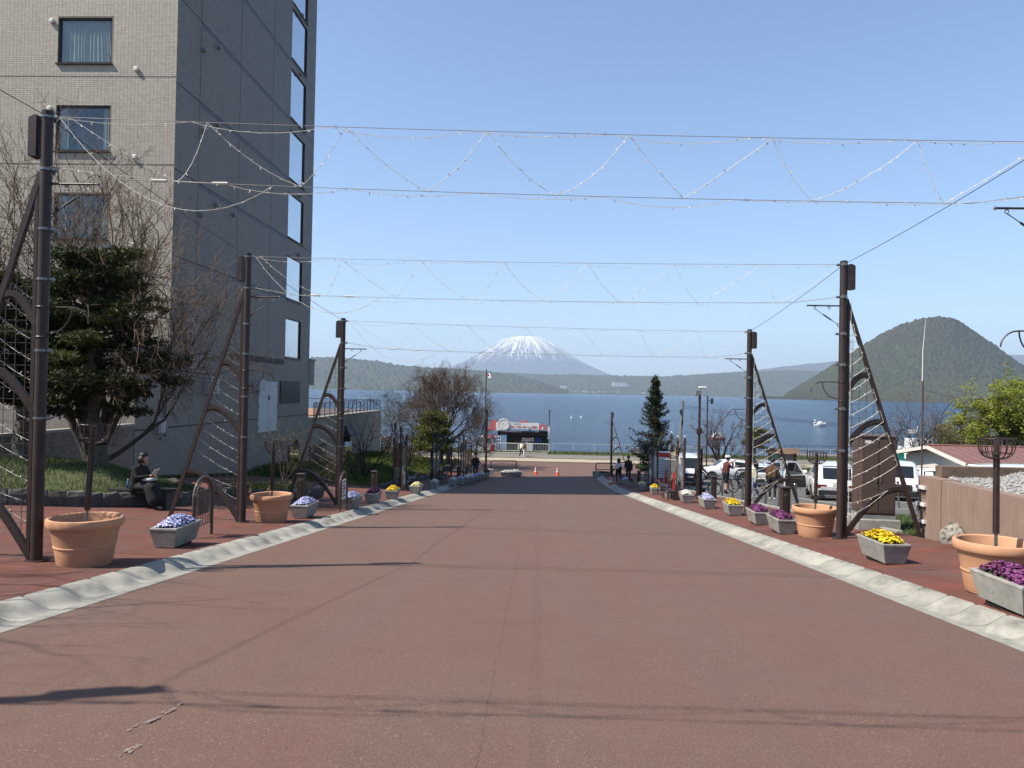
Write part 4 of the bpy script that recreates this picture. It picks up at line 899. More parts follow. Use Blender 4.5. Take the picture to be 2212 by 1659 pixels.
# ================================================================== GROUND COVER AND TREES
def smooth(a, b_, x): t = min(1, max(0, (x-a)/(b_-a))); return t*t*(3-2*t)
EDGE = [(-16.1, 16.2), (-14.2, 16.4), (-12.2, 16.9), (-10.9, 17.7), (-9.9, 18.8), (-9.55, 20.2), (-9.9, 21.8), (-11, 23.6), (-13, 26), (-16.1, 29.5)]
def inside(x, y, poly=EDGE):
    c = False; n = len(poly)
    for i in range(n):
        (x1, y1), (x2, y2) = poly[i], poly[(i+1) % n]
        if (y1 > y) != (y2 > y) and x < (x2-x1)*(y-y1)/(y2-y1)+x1: c = not c
    return c
def dist_edge(x, y, poly=EDGE):
    d = 9
    for (x1, y1), (x2, y2) in zip(poly[:-1], poly[1:]):
        t = max(0, min(1, ((x-x1)*(x2-x1)+(y-y1)*(y2-y1))/((x2-x1)**2+(y2-y1)**2))); d = min(d, math.hypot(x-x1-t*(x2-x1), y-y1-t*(y2-y1)))
    return d
def mound(x, y):
    return sw(y)+xf(x)+.26+.55*smooth(0, 3.2, dist_edge(x, y))+.06*math.sin(x*2.1+y)*smooth(0, 1, dist_edge(x, y))
mb = MB(); n = len(EDGE); cx, cy = -13.6, 21.5; rings = []
for k in range(9):
    f = 1-k/8*.98; rings.append([(cx+(x-cx)*f, cy+(y-cy)*f, 0) for x, y in EDGE])
rings = [[(x, y, mound(x, y) if k else sw(y)+xf(x)-.1) for x, y, _ in r] for k, r in enumerate([rings[0]]+rings)]
mb.loft(rings, 0, False); struct('grass_bank', mb, M_TURF, True, 'grassy bank in front of the brick garden wall')
M_BLADE = mat('grass_blade', (.075, .125, .028), .7, .35, 3, 0, col2=(.17, .17, .06), c2a=.52, c2b=.7, c2s=1.2)
def grass(name, pts, h, wd, m, label):
    rn = np.random.default_rng(len(pts)); P = np.array(pts); n = len(P); a = rn.uniform(0, 2*np.pi, n); L = h*rn.uniform(.5, 1.3, n); le = rn.uniform(-.5, .5, (n, 2))*L[:, None]
    d = np.stack([np.cos(a), np.sin(a), 0*a], 1)*wd
    tip = P+np.stack([le[:, 0], le[:, 1], L], 1)
    V = np.stack([P-d, P+d, tip], 1).reshape(-1, 3); F = np.arange(n*3).reshape(-1, 3); o = link(name, npmesh(name, V, F, m)); return tag(o, label, kind='stuff')
pts = []
while len(pts) < 26000:
    x, y = RN.uniform(-16.1, -9.6), RN.uniform(16.2, 28.5)
    if inside(x, y) and dist_edge(x, y) > .12 and RN.random() < .5+.5*math.sin(x*1.7)*math.cos(y*1.3)+.25: pts.append((x, y, mound(x, y)))
grass('grass', pts, .12, .007, M_BLADE, 'short spring grass on the bank before the brick wall')
pts = []
for _ in range(9000):
    y = RN.uniform(29, 52); x = -16.15+abs(RN.gauss(0, .25)); pts.append((x, y, sw(y)+xf(x)-.0))
grass('grass', pts, .13, .012, M_BLADE, 'strip of grass along the foot of the hotel wall')
# rough stones along the bank
M_STONE = mat('edging_stone_grey', (.105, .10, .09), .9, .3, 5, .5, 14, rnd=.25)
def stone_mesh(seed):
    rn = random.Random(seed); m = MB(); rr = []
    for k, (z, f) in enumerate(((-.5, .9), (-.2, 1.05), (.25, 1.0), (.5, .75))):
        rr.append([((f*.5*math.copysign(abs(math.cos(a))**.6, math.cos(a)))*(1+rn.uniform(-.1, .1)), (f*.5*math.copysign(abs(math.sin(a))**.6, math.sin(a)))*(1+rn.uniform(-.1, .1)), z*(1+rn.uniform(-.1, .1))) for a in [2*math.pi*j/9 for j in range(9)]])
    m.loft(rr); return m.mesh('stone', M_STONE)
SM = [stone_mesh(i) for i in range(5)]
bank = thing('stone_edging', 'dark rough stone edging of the shaded grass bank behind the bench', 'edging', (0, 0, 0)); d = 0
for (x1, y1), (x2, y2) in zip(EDGE[:-2], EDGE[1:-1]):
    L = math.hypot(x2-x1, y2-y1); k = max(1, round(L/.42))
    for i in range(k):
        t = (i+.5)/k; x, y = x1+(x2-x1)*t, y1+(y2-y1)*t; o = link('stone', SM[RN.randrange(5)], bank, (x, y, sw(y)+xf(x)+.14)); o.scale = (.5, .3, .42+RN.uniform(-.05, .06)); o.rotation_euler = (0, 0, math.atan2(y2-y1, x2-x1)+RN.uniform(-.15, .15))

def segmesh(P0, P1, R0, R1, n=5):
    P0, P1 = np.asarray(P0, float), np.asarray(P1, float); R0, R1 = np.asarray(R0)[:, None, None], np.asarray(R1)[:, None, None]
    d = P1-P0; d /= np.linalg.norm(d, axis=1, keepdims=True)+1e-9
    ref = np.where(np.abs(d[:, 2:3]) < .9, np.array([[0, 0, 1.0]]), np.array([[1.0, 0, 0]])); u = np.cross(d, ref); u /= np.linalg.norm(u, axis=1, keepdims=True)+1e-9; w_ = np.cross(d, u)
    a = np.arange(n)*2*np.pi/n; ring = u[:, None, :]*np.cos(a)[None, :, None]+w_[:, None, :]*np.sin(a)[None, :, None]
    V = np.concatenate([P0[:, None, :]+ring*R0, P1[:, None, :]+ring*R1], 1).reshape(-1, 3)
    j = np.arange(n); k = (j+1) % n; f = np.stack([j, k, k+n, j+n], 1); F = (np.arange(len(P0))[:, None, None]*2*n+f[None]).reshape(-1, 4); return V, F
def grow(rn, base, d0, L0, r0, spec):
    """spec per level: (children, length ratio, angle lo, angle hi, upward pull, jitter, segments)"""
    segs = [[], [], [], []]; tips = []; stack = [(Vector(base), Vector(d0).normalized(), L0, r0, 0)]
    while stack:
        p, d, L, r, lv = stack.pop(); ch, ra, alo, ahi, up, jit, ns = spec[min(lv, len(spec)-1)]; st = L/ns; pts = [p]; ds = [d]; rs = [r]
        for i in range(ns):
            d = (d + Vector((rn.gauss(0, jit), rn.gauss(0, jit), rn.gauss(0, jit)+up))).normalized(); q = pts[-1]+d*st; r2 = r*(1-.55*(i+1)/ns)
            segs[0].append(pts[-1]); segs[1].append(q); segs[2].append(rs[-1]); segs[3].append(r2); pts.append(q); ds.append(d); rs.append(r2)
        if lv >= len(spec)-1: tips.append((pts[-1], d)); tips.append((pts[len(pts)//2], ds[len(pts)//2])); continue
        for c in range(ch):
            t = rn.uniform(.35 if lv else .55, 1) if c else 1; i = min(ns, max(1, int(round(t*ns)))); b_ = ds[i]; o = b_.orthogonal().normalized(); o = Matrix.Rotation(rn.uniform(0, 2*math.pi), 3, b_) @ o
            an = math.radians(rn.uniform(alo, ahi)); nd = (b_*math.cos(an)+o*math.sin(an)).normalized(); stack.append((pts[i], nd, L*ra*rn.uniform(.75, 1.2), max(.004, rs[i]*(.72 if c else .85)), lv+1))
    return segs, tips
def leafmesh(pts, n, spread, size, rn, flat=.6, long=1.6):
    P = np.repeat(np.array([tuple(p) for p in pts]), n, 0); N = len(P); P = P+rn.normal(0, 1, (N, 3))*np.array(spread)
    a = rn.normal(0, 1, (N, 3)); a[:, 2] *= flat; a /= np.linalg.norm(a, axis=1, keepdims=True)+1e-9; b_ = np.cross(a, rn.normal(0, 1, (N, 3))); b_ /= np.linalg.norm(b_, axis=1, keepdims=True)+1e-9
    s = (size*rn.uniform(.6, 1.4, N))[:, None]; V = np.stack([P, P+a*s*long*.5+b_*s*.35, P+a*s*long, P+a*s*long*.5-b_*s*.35], 1).reshape(-1, 3); return V, np.arange(N*4).reshape(-1, 4)
def leafmat(name, a, b_, c=None):
    if name in MATS: return MATS[name]
    m, nt, b = newmat(name); g = _n(nt, 'ShaderNodeNewGeometry'); r = g.outputs['Random Per Island']
    col = mix(nt, r, a, b_)
    if c: col = mix(nt, ramp(nt, noise(nt, pos(nt), .9, 3), .5, .68), col, c)
    nt.links.new(col, b.inputs['Base Color']); b.inputs['Roughness'].default_value = .65; b.inputs['Specular IOR Level'].default_value = .25
    tl = _n(nt, 'ShaderNodeBsdfTranslucent'); nt.links.new(col, tl.inputs[0]); ms = _n(nt, 'ShaderNodeMixShader'); ms.inputs[0].default_value = .22
    nt.links.new(b.outputs[0], ms.inputs[1]); nt.links.new(tl.outputs[0], ms.inputs[2]); out = [x for x in nt.nodes if x.type == 'OUTPUT_MATERIAL'][0]; nt.links.new(ms.outputs[0], out.inputs[0])
    MATS[name] = m; return m
M_BARK = mat('dark_bark', (.060, .048, .040), .95, .3, 12, .6, 30); M_BARKP = mat('pale_bark', (.16, .135, .105), .95, .3, 8, .6, 24, col2=(.07, .06, .05), c2s=6)
M_TWIG = mat('twig', (.12, .078, .055), .9, .2, 6, 0)
def tree(name, label, cat, base, parts, group=None):
    t = thing(name, label, cat, base, 0, group)
    for nm, V, F, m in parts:
        V = np.asarray(V, float)-np.array(base); o_ = link(nm, npmesh(nm, V, F, m, smooth=nm in ('trunk', 'branches')), t)
        if nm != 'trunk': o_['kind'] = 'stuff'
    return t
def bare_tree(name, label, base, stems, spec, seed, r0, bark=M_BARK, bud=None, group=None, twig=M_TWIG, fit=None, tw_=1.0):
    rn = random.Random(seed); A = [[], [], [], []]; tips = []
    for st_ in stems:
        d0, L, r = st_[:3]; s, tp = grow(rn, Vector(base)+Vector(st_[3] if len(st_) > 3 else (0, 0, 0)), d0, L, r, spec if len(st_) < 5 else st_[4])
        for i in range(4): A[i] += s[i]
        tips += tp
    A = [np.array([tuple(p) for p in A[0]]), np.array([tuple(p) for p in A[1]]), np.array(A[2]), np.array(A[3])]
    if fit:                                                # bring the grown crown to the tree's real width and height
        B = np.array(base); hi = np.percentile(A[1][:, 2]-B[2], 99.5); wdt = np.percentile(A[1][:, 0]-B[0], 99)-np.percentile(A[1][:, 0]-B[0], 1); k = np.array([fit[0]/wdt, fit[0]/wdt, fit[1]/hi]); A[0] = B+(A[0]-B)*k; A[1] = B+(A[1]-B)*k; tips = [(Vector(B+(np.array(t[0])-B)*k), t[1]) for t in tips]
    big = A[2] > r0*.30; parts = []
    parts.append(('trunk', *segmesh(A[0][big], A[1][big], A[2][big], A[3][big], 9), bark)); k = ~big & (A[2] > .011); parts.append(('branches', *segmesh(A[0][k], A[1][k], A[2][k], A[3][k], 5), bark))
    k = A[2] <= .011; parts.append(('twigs', *segmesh(A[0][k], A[1][k], A[2][k]*tw_, np.maximum(A[3][k], .0025)*tw_, 3), twig))
    if bud: n, sp, sz, m, share = bud; rr = np.random.default_rng(seed); tt = [t[0] for t in tips if rn.random() < share]; parts.append(('foliage', *leafmesh(tt, n, sp, sz, rr), m))
    return tree(name, label, 'tree', tuple(base), parts, group)
M_BUDR = leafmat('russet_bud', (.20, .10, .055, 1), (.28, .16, .07, 1)); M_BUDG = leafmat('young_leaf', (.26, .30, .035, 1), (.40, .42, .05, 1), (.20, .25, .03, 1)); M_BUDT = leafmat('tan_bud', (.30, .20, .10, 1), (.38, .28, .15, 1)); M_BUDP = leafmat('pale_bud', (.36, .33, .26, 1), (.42, .34, .28, 1))
# the leafless maple behind the yew
b0 = (-14.3, 23.6, mound(-14.3, 23.6)-.1)
bare_tree('maple_tree', 'leafless spreading maple with russet buds against the hotel corner', b0,
          [((.1, -.05, 1), 4.6, .19), ((.40, .0, .9), 4.4, .15), ((-.4, -.1, .9), 4.6, .15), ((.7, -.15, .6), 4.2, .12), ((-.1, -.4, 1), 4.4, .13), ((.85, .1, .30), 3.4, .10), ((.5, -.3, 1), 4.2, .12)],
          [(4, .72, 15, 42, .05, .10, 6), (4, .68, 18, 45, .04, .13, 5), (4, .62, 20, 50, .03, .16, 4), (4, .58, 20, 55, .02, .18, 3), (3, .6, 20, 60, .01, .2, 3), (0, 1, 0, 0, 0, .2, 2)], 5, .17, M_BARKP, (3, (.04, .04, .03), .018, M_BUDT, .8), fit=(9.2, 10.6), tw_=1.7, twig=mat('tan_twig', (.21, .145, .09), .9, .2, 6, 0))
def yew(name, label, base, h, wd, seed, lean=(0, 0), npad=46, dens=400):
    rn = random.Random(seed); rr = np.random.default_rng(seed); A = [[], [], [], []]; pads = []
    top = Vector(base)+Vector((lean[0], lean[1], h)); pts = [Vector(base)+(top-Vector(base))*t+Vector((rn.gauss(0, .08), rn.gauss(0, .08), 0))*(t > 0) for t in [i/8 for i in range(9)]]
    r = lambda t: .19*(1-t)**.7+.03
    for i in range(8): A[0].append(pts[i]); A[1].append(pts[i+1]); A[2].append(r(i/8)*(1.25 if i == 0 else 1)); A[3].append(r((i+1)/8))
    for k in range(npad):
        t = .30+.68*(k+rn.random())/npad; i = min(7, int(t*8)); o = pts[i]+(pts[i+1]-pts[i])*(t*8-i); a = k*2.4+rn.uniform(-.4, .4)
        R = wd*(.55+.5*rn.random())*(1.0-.55*max(0, (t-.45)/.55)**1.3)*(.75+.25*min(1, (t-.25)/.2)); e = o+Vector((math.cos(a)*R, math.sin(a)*R, rn.uniform(-.25, .35)))
        m_ = o*.5+e*.5+Vector((0, 0, rn.uniform(.0, .3))); A[0] += [o, m_]; A[1] += [m_, e]; A[2] += [.05, .035]; A[3] += [.035, .012]
        for q in (.40, .55, .70, .85, 1.0): pads.append((o+(e-o)*q+Vector((rn.gauss(0, .16), rn.gauss(0, .16), rn.gauss(0, .09))), .20+.24*rn.uniform(.4, 1.2), a+q*3))
    V = []; 
    for c, s, a in pads:
        n = int(dens*s*s/.25); u = rr.normal(0, 1, (n, 3)); u /= np.linalg.norm(u, axis=1, keepdims=True); rad = rr.uniform(.25, 1, (n, 1))**.6
        V.append(np.array(tuple(c))+u*rad*np.array([s, s, s*.30])*(1+.35*np.sin(u[:, :1]*7+a)*np.cos(u[:, 1:2]*6)))
    P = np.concatenate(V); LV, LF = leafmesh(P, 1, (.03, .03, .02), .058, rr, .8, 2.2)
    A = [np.array([tuple(p) for p in A[0]]), np.array([tuple(p) for p in A[1]]), np.array(A[2]), np.array(A[3])]; tr = np.arange(len(A[2])) < 8
    return tree(name, label, 'tree', tuple(base), [('trunk', *segmesh(A[0][tr], A[1][tr], A[2][tr], A[3][tr], 11), M_BARKP), ('branches', *segmesh(A[0][~tr], A[1][~tr], A[2][~tr], A[3][~tr], 5), M_BARK), ('crown', LV, LF, M_YEW)])
M_YEW = leafmat('yew_needles', (.022, .034, .009, 1), (.062, .078, .016, 1), (.105, .112, .022, 1))
yb = Vector((gx(211, 21), 21, 0)); yb.z = mound(yb.x, 21)-.15
yew('yew_tree', 'dark shelving yew on the grass bank in front of the hotel', yb, 6.3, 2.45, 11, (-.45, 0), 46)
yb = Vector((gx(45, 20.5), 20.5, 0)); yb.z = mound(yb.x, 20.5)-.15
yew('yew_tree', 'dark yew with a gnarled trunk at the edge of view behind the light frame', yb, 5.3, 2.2, 12, (-.4, .2), 38)
# green slope beyond the annex
def slope2(x, y): return rz(y)+.1+.9*smooth(-7.5, -14, x)*smooth(36, 44, y)*(1-smooth(68, 74, y))+.05*math.sin(x+y*.8)
sheet('planting_bank', steps(-16.1, -7.6, .85), steps(37, 74, 1.2), slope2, M_TURF, 'planted green bank beside the annex')
pts = [(x, y, slope2(x, y)) for x, y in ((RN.uniform(-16, -7.7), RN.uniform(37.5, 73.5)) for _ in range(30000))]
grass('ground_cover', pts, .26, .03, leafmat('ground_cover', (.05, .10, .02, 1), (.10, .15, .03, 1), (.32, .30, .02, 1)), 'leafy ground cover with yellow flowers beside the annex')
stw = thing('stone_edging', 'low dry stone edging of the planted bank below the annex', 'edging', (0, 0, 0))
for i in range(60): o = link('stone', SM[i % 5], stw, (-7.7+RN.uniform(-.05, .05), 37.2+i*.5, rz(37.2+i*.5)+.22)); o.scale = (.34, .5, .4+RN.uniform(-.08, .08)); o.rotation_euler = (0, 0, RN.uniform(-.15, .15))
bed = thing('flower_bed', 'little stone edged bed of yellow flowers behind the second pot', 'flower bed', gp(650, 1086)+Vector((-1.6, 1.5, .05)))
for i in range(16): a = 2*math.pi*i/16; o = link('stone', SM[i % 5], bed, (1.7*math.cos(a), .9*math.sin(a), .1)); o.scale = (.5, .34, .34); o.rotation_euler = (0, 0, a+1.57)
rr = np.random.default_rng(2); P = np.stack([rr.uniform(-1.4, 1.4, 1500), rr.uniform(-.7, .7, 1500), rr.uniform(.1, .36, 1500)], 1); V, F = leafmesh(P, 1, (.01, .01, .01), .05, rr); link('foliage', npmesh('foliage', V, F, leafmat('bed_leaf', (.06, .11, .02, 1), (.12, .17, .03, 1), (.5, .45, .02, 1))), bed)
def shrub(name, label, px, Y, base_px, h, seed, spread, bud, n=5, X=None, r=.035):
    x = gx(px, Y) if X is None else X; base = (x, Y, sw(Y)+xf(x)+.02); rn = random.Random(seed)
    bare_tree(name, label, base, [((spread*rn.uniform(-1, 1), spread*rn.uniform(-1, 1), 1), h*.45, r) for _ in range(n)], [(3, .75, 20, 50, .02, .16, 5), (3, .7, 25, 60, .02, .2, 4), (3, .65, 25, 60, .01, .22, 3), (0, 1, 0, 0, 0, .25, 3)], seed, .06, M_BARK, bud)
shrub('shrub', 'budding yellowish shrub beside the hotel entrance window', 612, 30, 0, 2.9, 21, .6, (7, (.06, .06, .05), .022, leafmat('shrub_bud', (.22, .22, .08, 1), (.32, .30, .12, 1)), .9), 4)
shrub('shrub', 'low budding shrub below the third hotel-side light frame', 700, 31, 0, 2.1, 22, .9, (7, (.07, .07, .05), .022, leafmat('shrub_bud', (.22, .22, .08, 1), (.32, .30, .12, 1)), .9), 5)
shrub('shrub', 'tall contorted bare shrub in front of the beige annex wall', 785, 44, 0, 5.2, 23, .45, (1, (.05, .05, .05), .02, M_BUDR, .3), 5, None, .06)
shrub('shrub', 'thin bare shrub at the foot of the annex', 768, 40, 0, 2.0, 24, .7, (2, (.05, .05, .05), .02, M_BUDR, .5), 5)
SPEC_R = [(4, .66, 14, 34, .05, .08, 5), (4, .66, 14, 34, .05, .10, 5), (4, .64, 15, 38, .03, .12, 4), (4, .62, 18, 42, .02, .15, 3), (4, .62, 18, 46, .0, .17, 3), (0, 1, 0, 0, 0, .2, 2)]
def fan(n, L, r, tilt, rn): return [((math.sin(t)*math.cos(a), math.sin(t)*math.sin(a), math.cos(t)), L*rn.uniform(.85, 1.1), r*rn.uniform(.7, 1)) for a, t in [(2*math.pi*i/n+rn.uniform(-.2, .2), tilt*(.35+.65*((i*7) % n)/n)) for i in range(n)]]
Y = 66; b0 = (gx(952, Y), Y, slope2(-9, Y)-.1)
bare_tree('elm_tree', 'large leafless domed tree by the lake with russet twigs', b0, [((0, 0, 1), 2.2, .26, (0, 0, 0), [(0, 1, 0, 0, 0, .02, 4)])]+[((math.sin(t_)*math.cos(a_), math.sin(t_)*math.sin(a_), math.cos(t_)), 2.7+.5*math.cos(t_), .13-.04*t_, (0, 0, 1.5+.7*math.cos(t_))) for a_, t_ in [(k_*2.39996, math.acos(1-(k_+.5)/26*1.12)) for k_ in range(26)]], [(4, .62, 14, 34, .03, .08, 5), (4, .62, 14, 36, .02, .10, 5), (4, .62, 15, 40, .01, .12, 4), (4, .6, 18, 44, .0, .15, 3), (4, .6, 18, 48, .0, .17, 3), (0, 1, 0, 0, 0, .2, 2)], 31, .24, M_BARK, (1, (.05, .05, .05), .04, M_BUDR, .6), fit=(8.9, 8.8), tw_=1.6)
Y = 60; bare_tree('young_tree', 'thin leafless tree between the annex and the domed elm', (gx(880, Y), Y, slope2(-11, Y)-.1), fan(6, 2.6, .075, .6, random.Random(4)), SPEC_R[1:], 32, .12, M_BARK, (2, (.05, .05, .05), .03, leafmat('shrub_bud', (.22, .22, .08, 1), (.32, .30, .12, 1)), .5))
Y = 64; bare_tree('young_tree', 'slim dark tree with small leaves right beside the annex end', (gx(845, Y), Y, slope2(-13, Y)-.1), [((.02, 0, 1), 2.8, .07), ((.12, .1, 1), 2.4, .05)], SPEC_R[1:], 36, .1, M_BARK, (5, (.08, .08, .08), .06, leafmat('dark_leaf', (.05, .07, .03, 1), (.09, .12, .04, 1)), .6))
def pine(name, label, base, h, wd, seed, m, npad=26, low=.35, dens=240, sz=.11):
    rn = random.Random(seed); rr = np.random.default_rng(seed); A = [[], [], [], []]; V = []
    pts = [Vector(base)+Vector((.12*h*.3*math.sin(t*3+seed), 0, h*t)) for t in [i/6 for i in range(7)]]
    for i in range(6): A[0].append(pts[i]); A[1].append(pts[i+1]); A[2].append(.13*(1-i/7)); A[3].append(.13*(1-(i+1)/7))
    for k in range(npad):
        t = low+(1-low)*(k+rn.random()*.5)/npad; i = min(5, int(t*6)); o = pts[i]+(pts[i+1]-pts[i])*(t*6-i); a = k*2.4; R = wd*rn.uniform(.5, 1.0)*(1-.6*(t-low)/(1-low)); e = o+Vector((math.cos(a)*R, math.sin(a)*R, rn.uniform(-.1, .3)))
        A[0].append(o); A[1].append(e); A[2].append(.04); A[3].append(.012); s = .34*wd*rn.uniform(.7, 1.2); n = int(dens*s)
        u = rr.normal(0, 1, (n, 3)); u /= np.linalg.norm(u, axis=1, keepdims=True)
        for q in (1.0, .65): V.append(np.array(tuple(o+(e-o)*q))+u*rr.uniform(.3, 1, (n, 1))*np.array([s, s, s*.42]))
    LV, LF = leafmesh(np.concatenate(V), 1, (.02,)*3, sz, rr, .8, 1.8); A = [np.array([tuple(p) for p in A[0]]), np.array([tuple(p) for p in A[1]]), np.array(A[2]), np.array(A[3])]
    tree(name, label, 'tree', tuple(base), [('trunk', *segmesh(*A, 7), M_BARK), ('crown', LV, LF, m)])
M_PINE = leafmat('pine_needles', (.085, .10, .018, 1), (.18, .19, .035, 1), (.26, .25, .05, 1))
Y = 61; pine('pine_tree', 'bushy olive green pine under the domed elm', (gx(935, Y), Y, slope2(-9, Y)-.1), 4.6, 2.0, 41, M_PINE, 30)
Y = 76; pine('pine_tree', 'small wind shaped pine behind the far car park light frame', (gx(1632, Y), Y, FLAT+.0), 3.6, 1.6, 42, M_PINE, 16, .5)
# spruce on the right
def spruce(base, h, wd, seed, label):
    rn = random.Random(seed); rr = np.random.default_rng(seed); A = [[Vector(base)], [Vector(base)+Vector((0, 0, h))], [.17], [.015]]; V = []; z = .9
    while z < h-.1:
        t = z/h; R = wd*(1-t)**1.0*rn.uniform(.72, 1.08)*(.62+.38*min(1, (1-t)*3))*min(1, .55+t*1.3)+.10; nb = 7 if t < .8 else 5
        for k in range(nb):
            if rn.random() < .2: continue
            a = 2*math.pi*k/nb+z*1.7+rn.uniform(-.3, .3); Rb = R*rn.uniform(.5, 1.15); o = Vector(base)+Vector((0, 0, z)); n = 8; prev = o
            for i in range(1, n+1):
                q = i/n; e = o+Vector((math.cos(a)*Rb*q, math.sin(a)*Rb*q, -.34*Rb*math.sin(q*2.2)+.28*Rb*q*q+.05)); A[0].append(prev); A[1].append(e); A[2].append(.022*(1-q)+.006); A[3].append(.022*(1-q)+.004); prev = e
                m_ = int(26*(1.15-.55*q)); w_ = .26*Rb*(1.1-q)+.05; V.append(np.array(tuple(e))+np.stack([-math.sin(a)*rr.uniform(-w_, w_, m_)+rr.normal(0, .06, m_), math.cos(a)*rr.uniform(-w_, w_, m_)+rr.normal(0, .06, m_), rr.uniform(-.16, .03, m_)], 1))
        z += .37*(1-.35*t)
    V.append(np.array(base)+np.stack([rr.normal(0, .04, 120), rr.normal(0, .04, 120), rr.uniform(h-.9, h, 120)], 1))
    LV, LF = leafmesh(np.concatenate(V), 1, (.015,)*3, .085, rr, .8, 1.9); A = [np.array([tuple(p) for p in A[0]]), np.array([tuple(p) for p in A[1]]), np.array(A[2]), np.array(A[3])]; tr = np.arange(len(A[2])) < 1
    tree('spruce_tree', label, 'tree', tuple(base), [('trunk', *segmesh(A[0][tr], A[1][tr], A[2][tr], A[3][tr], 9), M_BARK), ('branches', *segmesh(A[0][~tr], A[1][~tr], A[2][~tr], A[3][~tr], 4), M_BARK), ('crown', LV, LF, leafmat('spruce_needles', (.012, .022, .010, 1), (.040, .052, .018, 1), (.075, .075, .02, 1)))])
Y = 62; spruce((gx(1413, Y), Y, rz(Y)+.05), 8.35, 3.3, 51, 'tall dark spruce with upturned branches in front of the lake')
Y = 75; bare_tree('cherry_tree', 'bare spreading cherry tree by the lake railing', (gx(1556, Y), Y, FLAT), [((0, 0, 1), 2.0, .2), ((-.6, .1, .85), 4.0, .15), ((.45, -.1, .9), 3.6, .14), ((-.2, .4, .9), 3.4, .13), ((.8, 0, .6), 3.2, .1)], [(4, .72, 25, 55, .0, .12, 5), (4, .68, 20, 50, .01, .15, 4), (4, .62, 20, 50, .0, .18, 3), (3, .6, 20, 55, -.01, .2, 3), (0, 1, 0, 0, 0, .2, 2)], 61, .19, M_BARK, (3, (.06, .06, .06), .04, M_BUDP, .5), fit=(6.6, 5.6), tw_=1.8)
Y = 58; bare_tree('cherry_tree', 'grey budding cherry tree behind the brown cabinet', (gx(1962, Y), Y, rz(Y)), [((.25, 0, 1), 3.6, .24), ((-.5, .1, .9), 4.2, .18), ((.75, .1, .8), 4.6, .19), ((.1, -.3, 1), 4.3, .17), ((.9, -.1, .5), 4.2, .14), ((.5, .3, 1), 4.2, .15)], [(4, .74, 25, 55, .02, .12, 5), (4, .7, 20, 50, .01, .15, 4), (4, .64, 20, 50, .0, .18, 3), (4, .6, 20, 55, -.01, .2, 3), (0, 1, 0, 0, 0, .2, 2)], 62, .22, M_BARK, (3, (.08, .08, .07), .045, M_BUDP, .6), fit=(9.0, 6.8), tw_=2.0)
Y = 60; bare_tree('zelkova_tree', 'yellow green tree in young leaf behind the red roofed hut', (gx(2165, Y), Y, rz(Y)), [((-.1, 0, 1), 4.0, .24), ((-.55, .1, .85), 4.3, .19), ((.6, 0, .9), 4.3, .18), ((-.2, -.4, 1), 4.2, .17), ((.15, .3, 1.1), 4.3, .16), ((-.9, 0, .5), 4.0, .14), ((.9, 0, .6), 4.2, .14)], [(4, .74, 22, 50, .03, .12, 5), (4, .7, 20, 48, .02, .15, 4), (4, .64, 20, 50, .0, .18, 3), (3, .6, 20, 55, -.01, .2, 3), (0, 1, 0, 0, 0, .2, 2)], 63, .22, M_BARK, (17, (.15, .15, .09), .11, M_BUDG, .95), fit=(8.4, 8.2), tw_=1.5)
Y = 64; bare_tree('young_tree', 'bare tree with few leaves at the far edge behind the hut', (gx(2290, Y), Y, rz(Y)), [((-.5, 0, .8), 3.2, .14), ((-.1, 0, 1), 3.0, .14), ((-.8, .1, .5), 3.0, .12)], SPEC_R, 64, .2, M_BARK, (4, (.1, .1, .08), .06, M_BUDG, .4))
bare_tree('maple_tree', 'leafless tree just out of view shading the near hotel-side pavement', (-12.6, 4.6, G(-12.6, 4.6)), [((.1, 0, 1), 3.6, .17), ((.5, .1, .9), 3.4, .12), ((-.3, .3, 1), 3.4, .12), ((.6, -.3, .8), 3.2, .1)], [(4, .70, 15, 42, .05, .10, 5), (4, .66, 18, 45, .04, .13, 4), (3, .62, 20, 50, .02, .16, 4), (3, .6, 20, 55, .01, .18, 3), (0, 1, 0, 0, 0, .2, 2)], 71, .17, M_BARKP)

# ================================================================== RIGHT-HAND SIDE: RETAINING WALL, CABINET, HUT
M_PINKC = mat('pink_concrete', (.29, .195, .155), .9, .14, 2.5, .35, 30, col2=(.16, .115, .095), c2a=.5, c2b=.78, c2s=2.2)
RX = 8.28; RY1 = 16.6; RT = .05
rw = thing('retaining_wall', 'stained pinkish concrete retaining wall behind the terracotta pot', 'wall')
m_, nt, b = newmat('stained_wall'); v = pos(nt)
st = noise(nt, pos(nt, (3.2, 3.2, .2)), 4.5, 6, .7); c = mix(nt, ramp(nt, noise(nt, v, 2, 5), .3, .7), (.30, .195, .15, 1), (.35, .245, .195, 1)); c = mix(nt, math_(nt, 'MULTIPLY', ramp(nt, st, .46, .72), .45), c, (.13, .10, .085, 1)); c = mix(nt, math_(nt, 'MULTIPLY', ramp(nt, noise(nt, pos(nt, (5, 5, .3)), 2.6, 5, .7), .62, .72), .5), c, (.42, .36, .31, 1))
nt.links.new(c, b.inputs['Base Color']); b.inputs['Roughness'].default_value = .9; bump(nt, b, noise(nt, v, 40, 4), .3); M_STAIN = m_
mb = MB(); mb.box((RX, 1, -2.6), (RX+.28, RY1-.9, RT)); mb.build('wall_face', M_STAIN, rw)
mb = MB(); mb.box((RX-.02, RY1-.9, -2.6), (RX+.30, RY1, RT+.01)); mb.build('end_pier', M_STAIN, rw)
mb = MB(); mb.box((RX+.28, RY1-.3, -2.6), (RX+9, RY1-.02, RT+.02)); mb.build('return_wall', M_PINKC, rw)
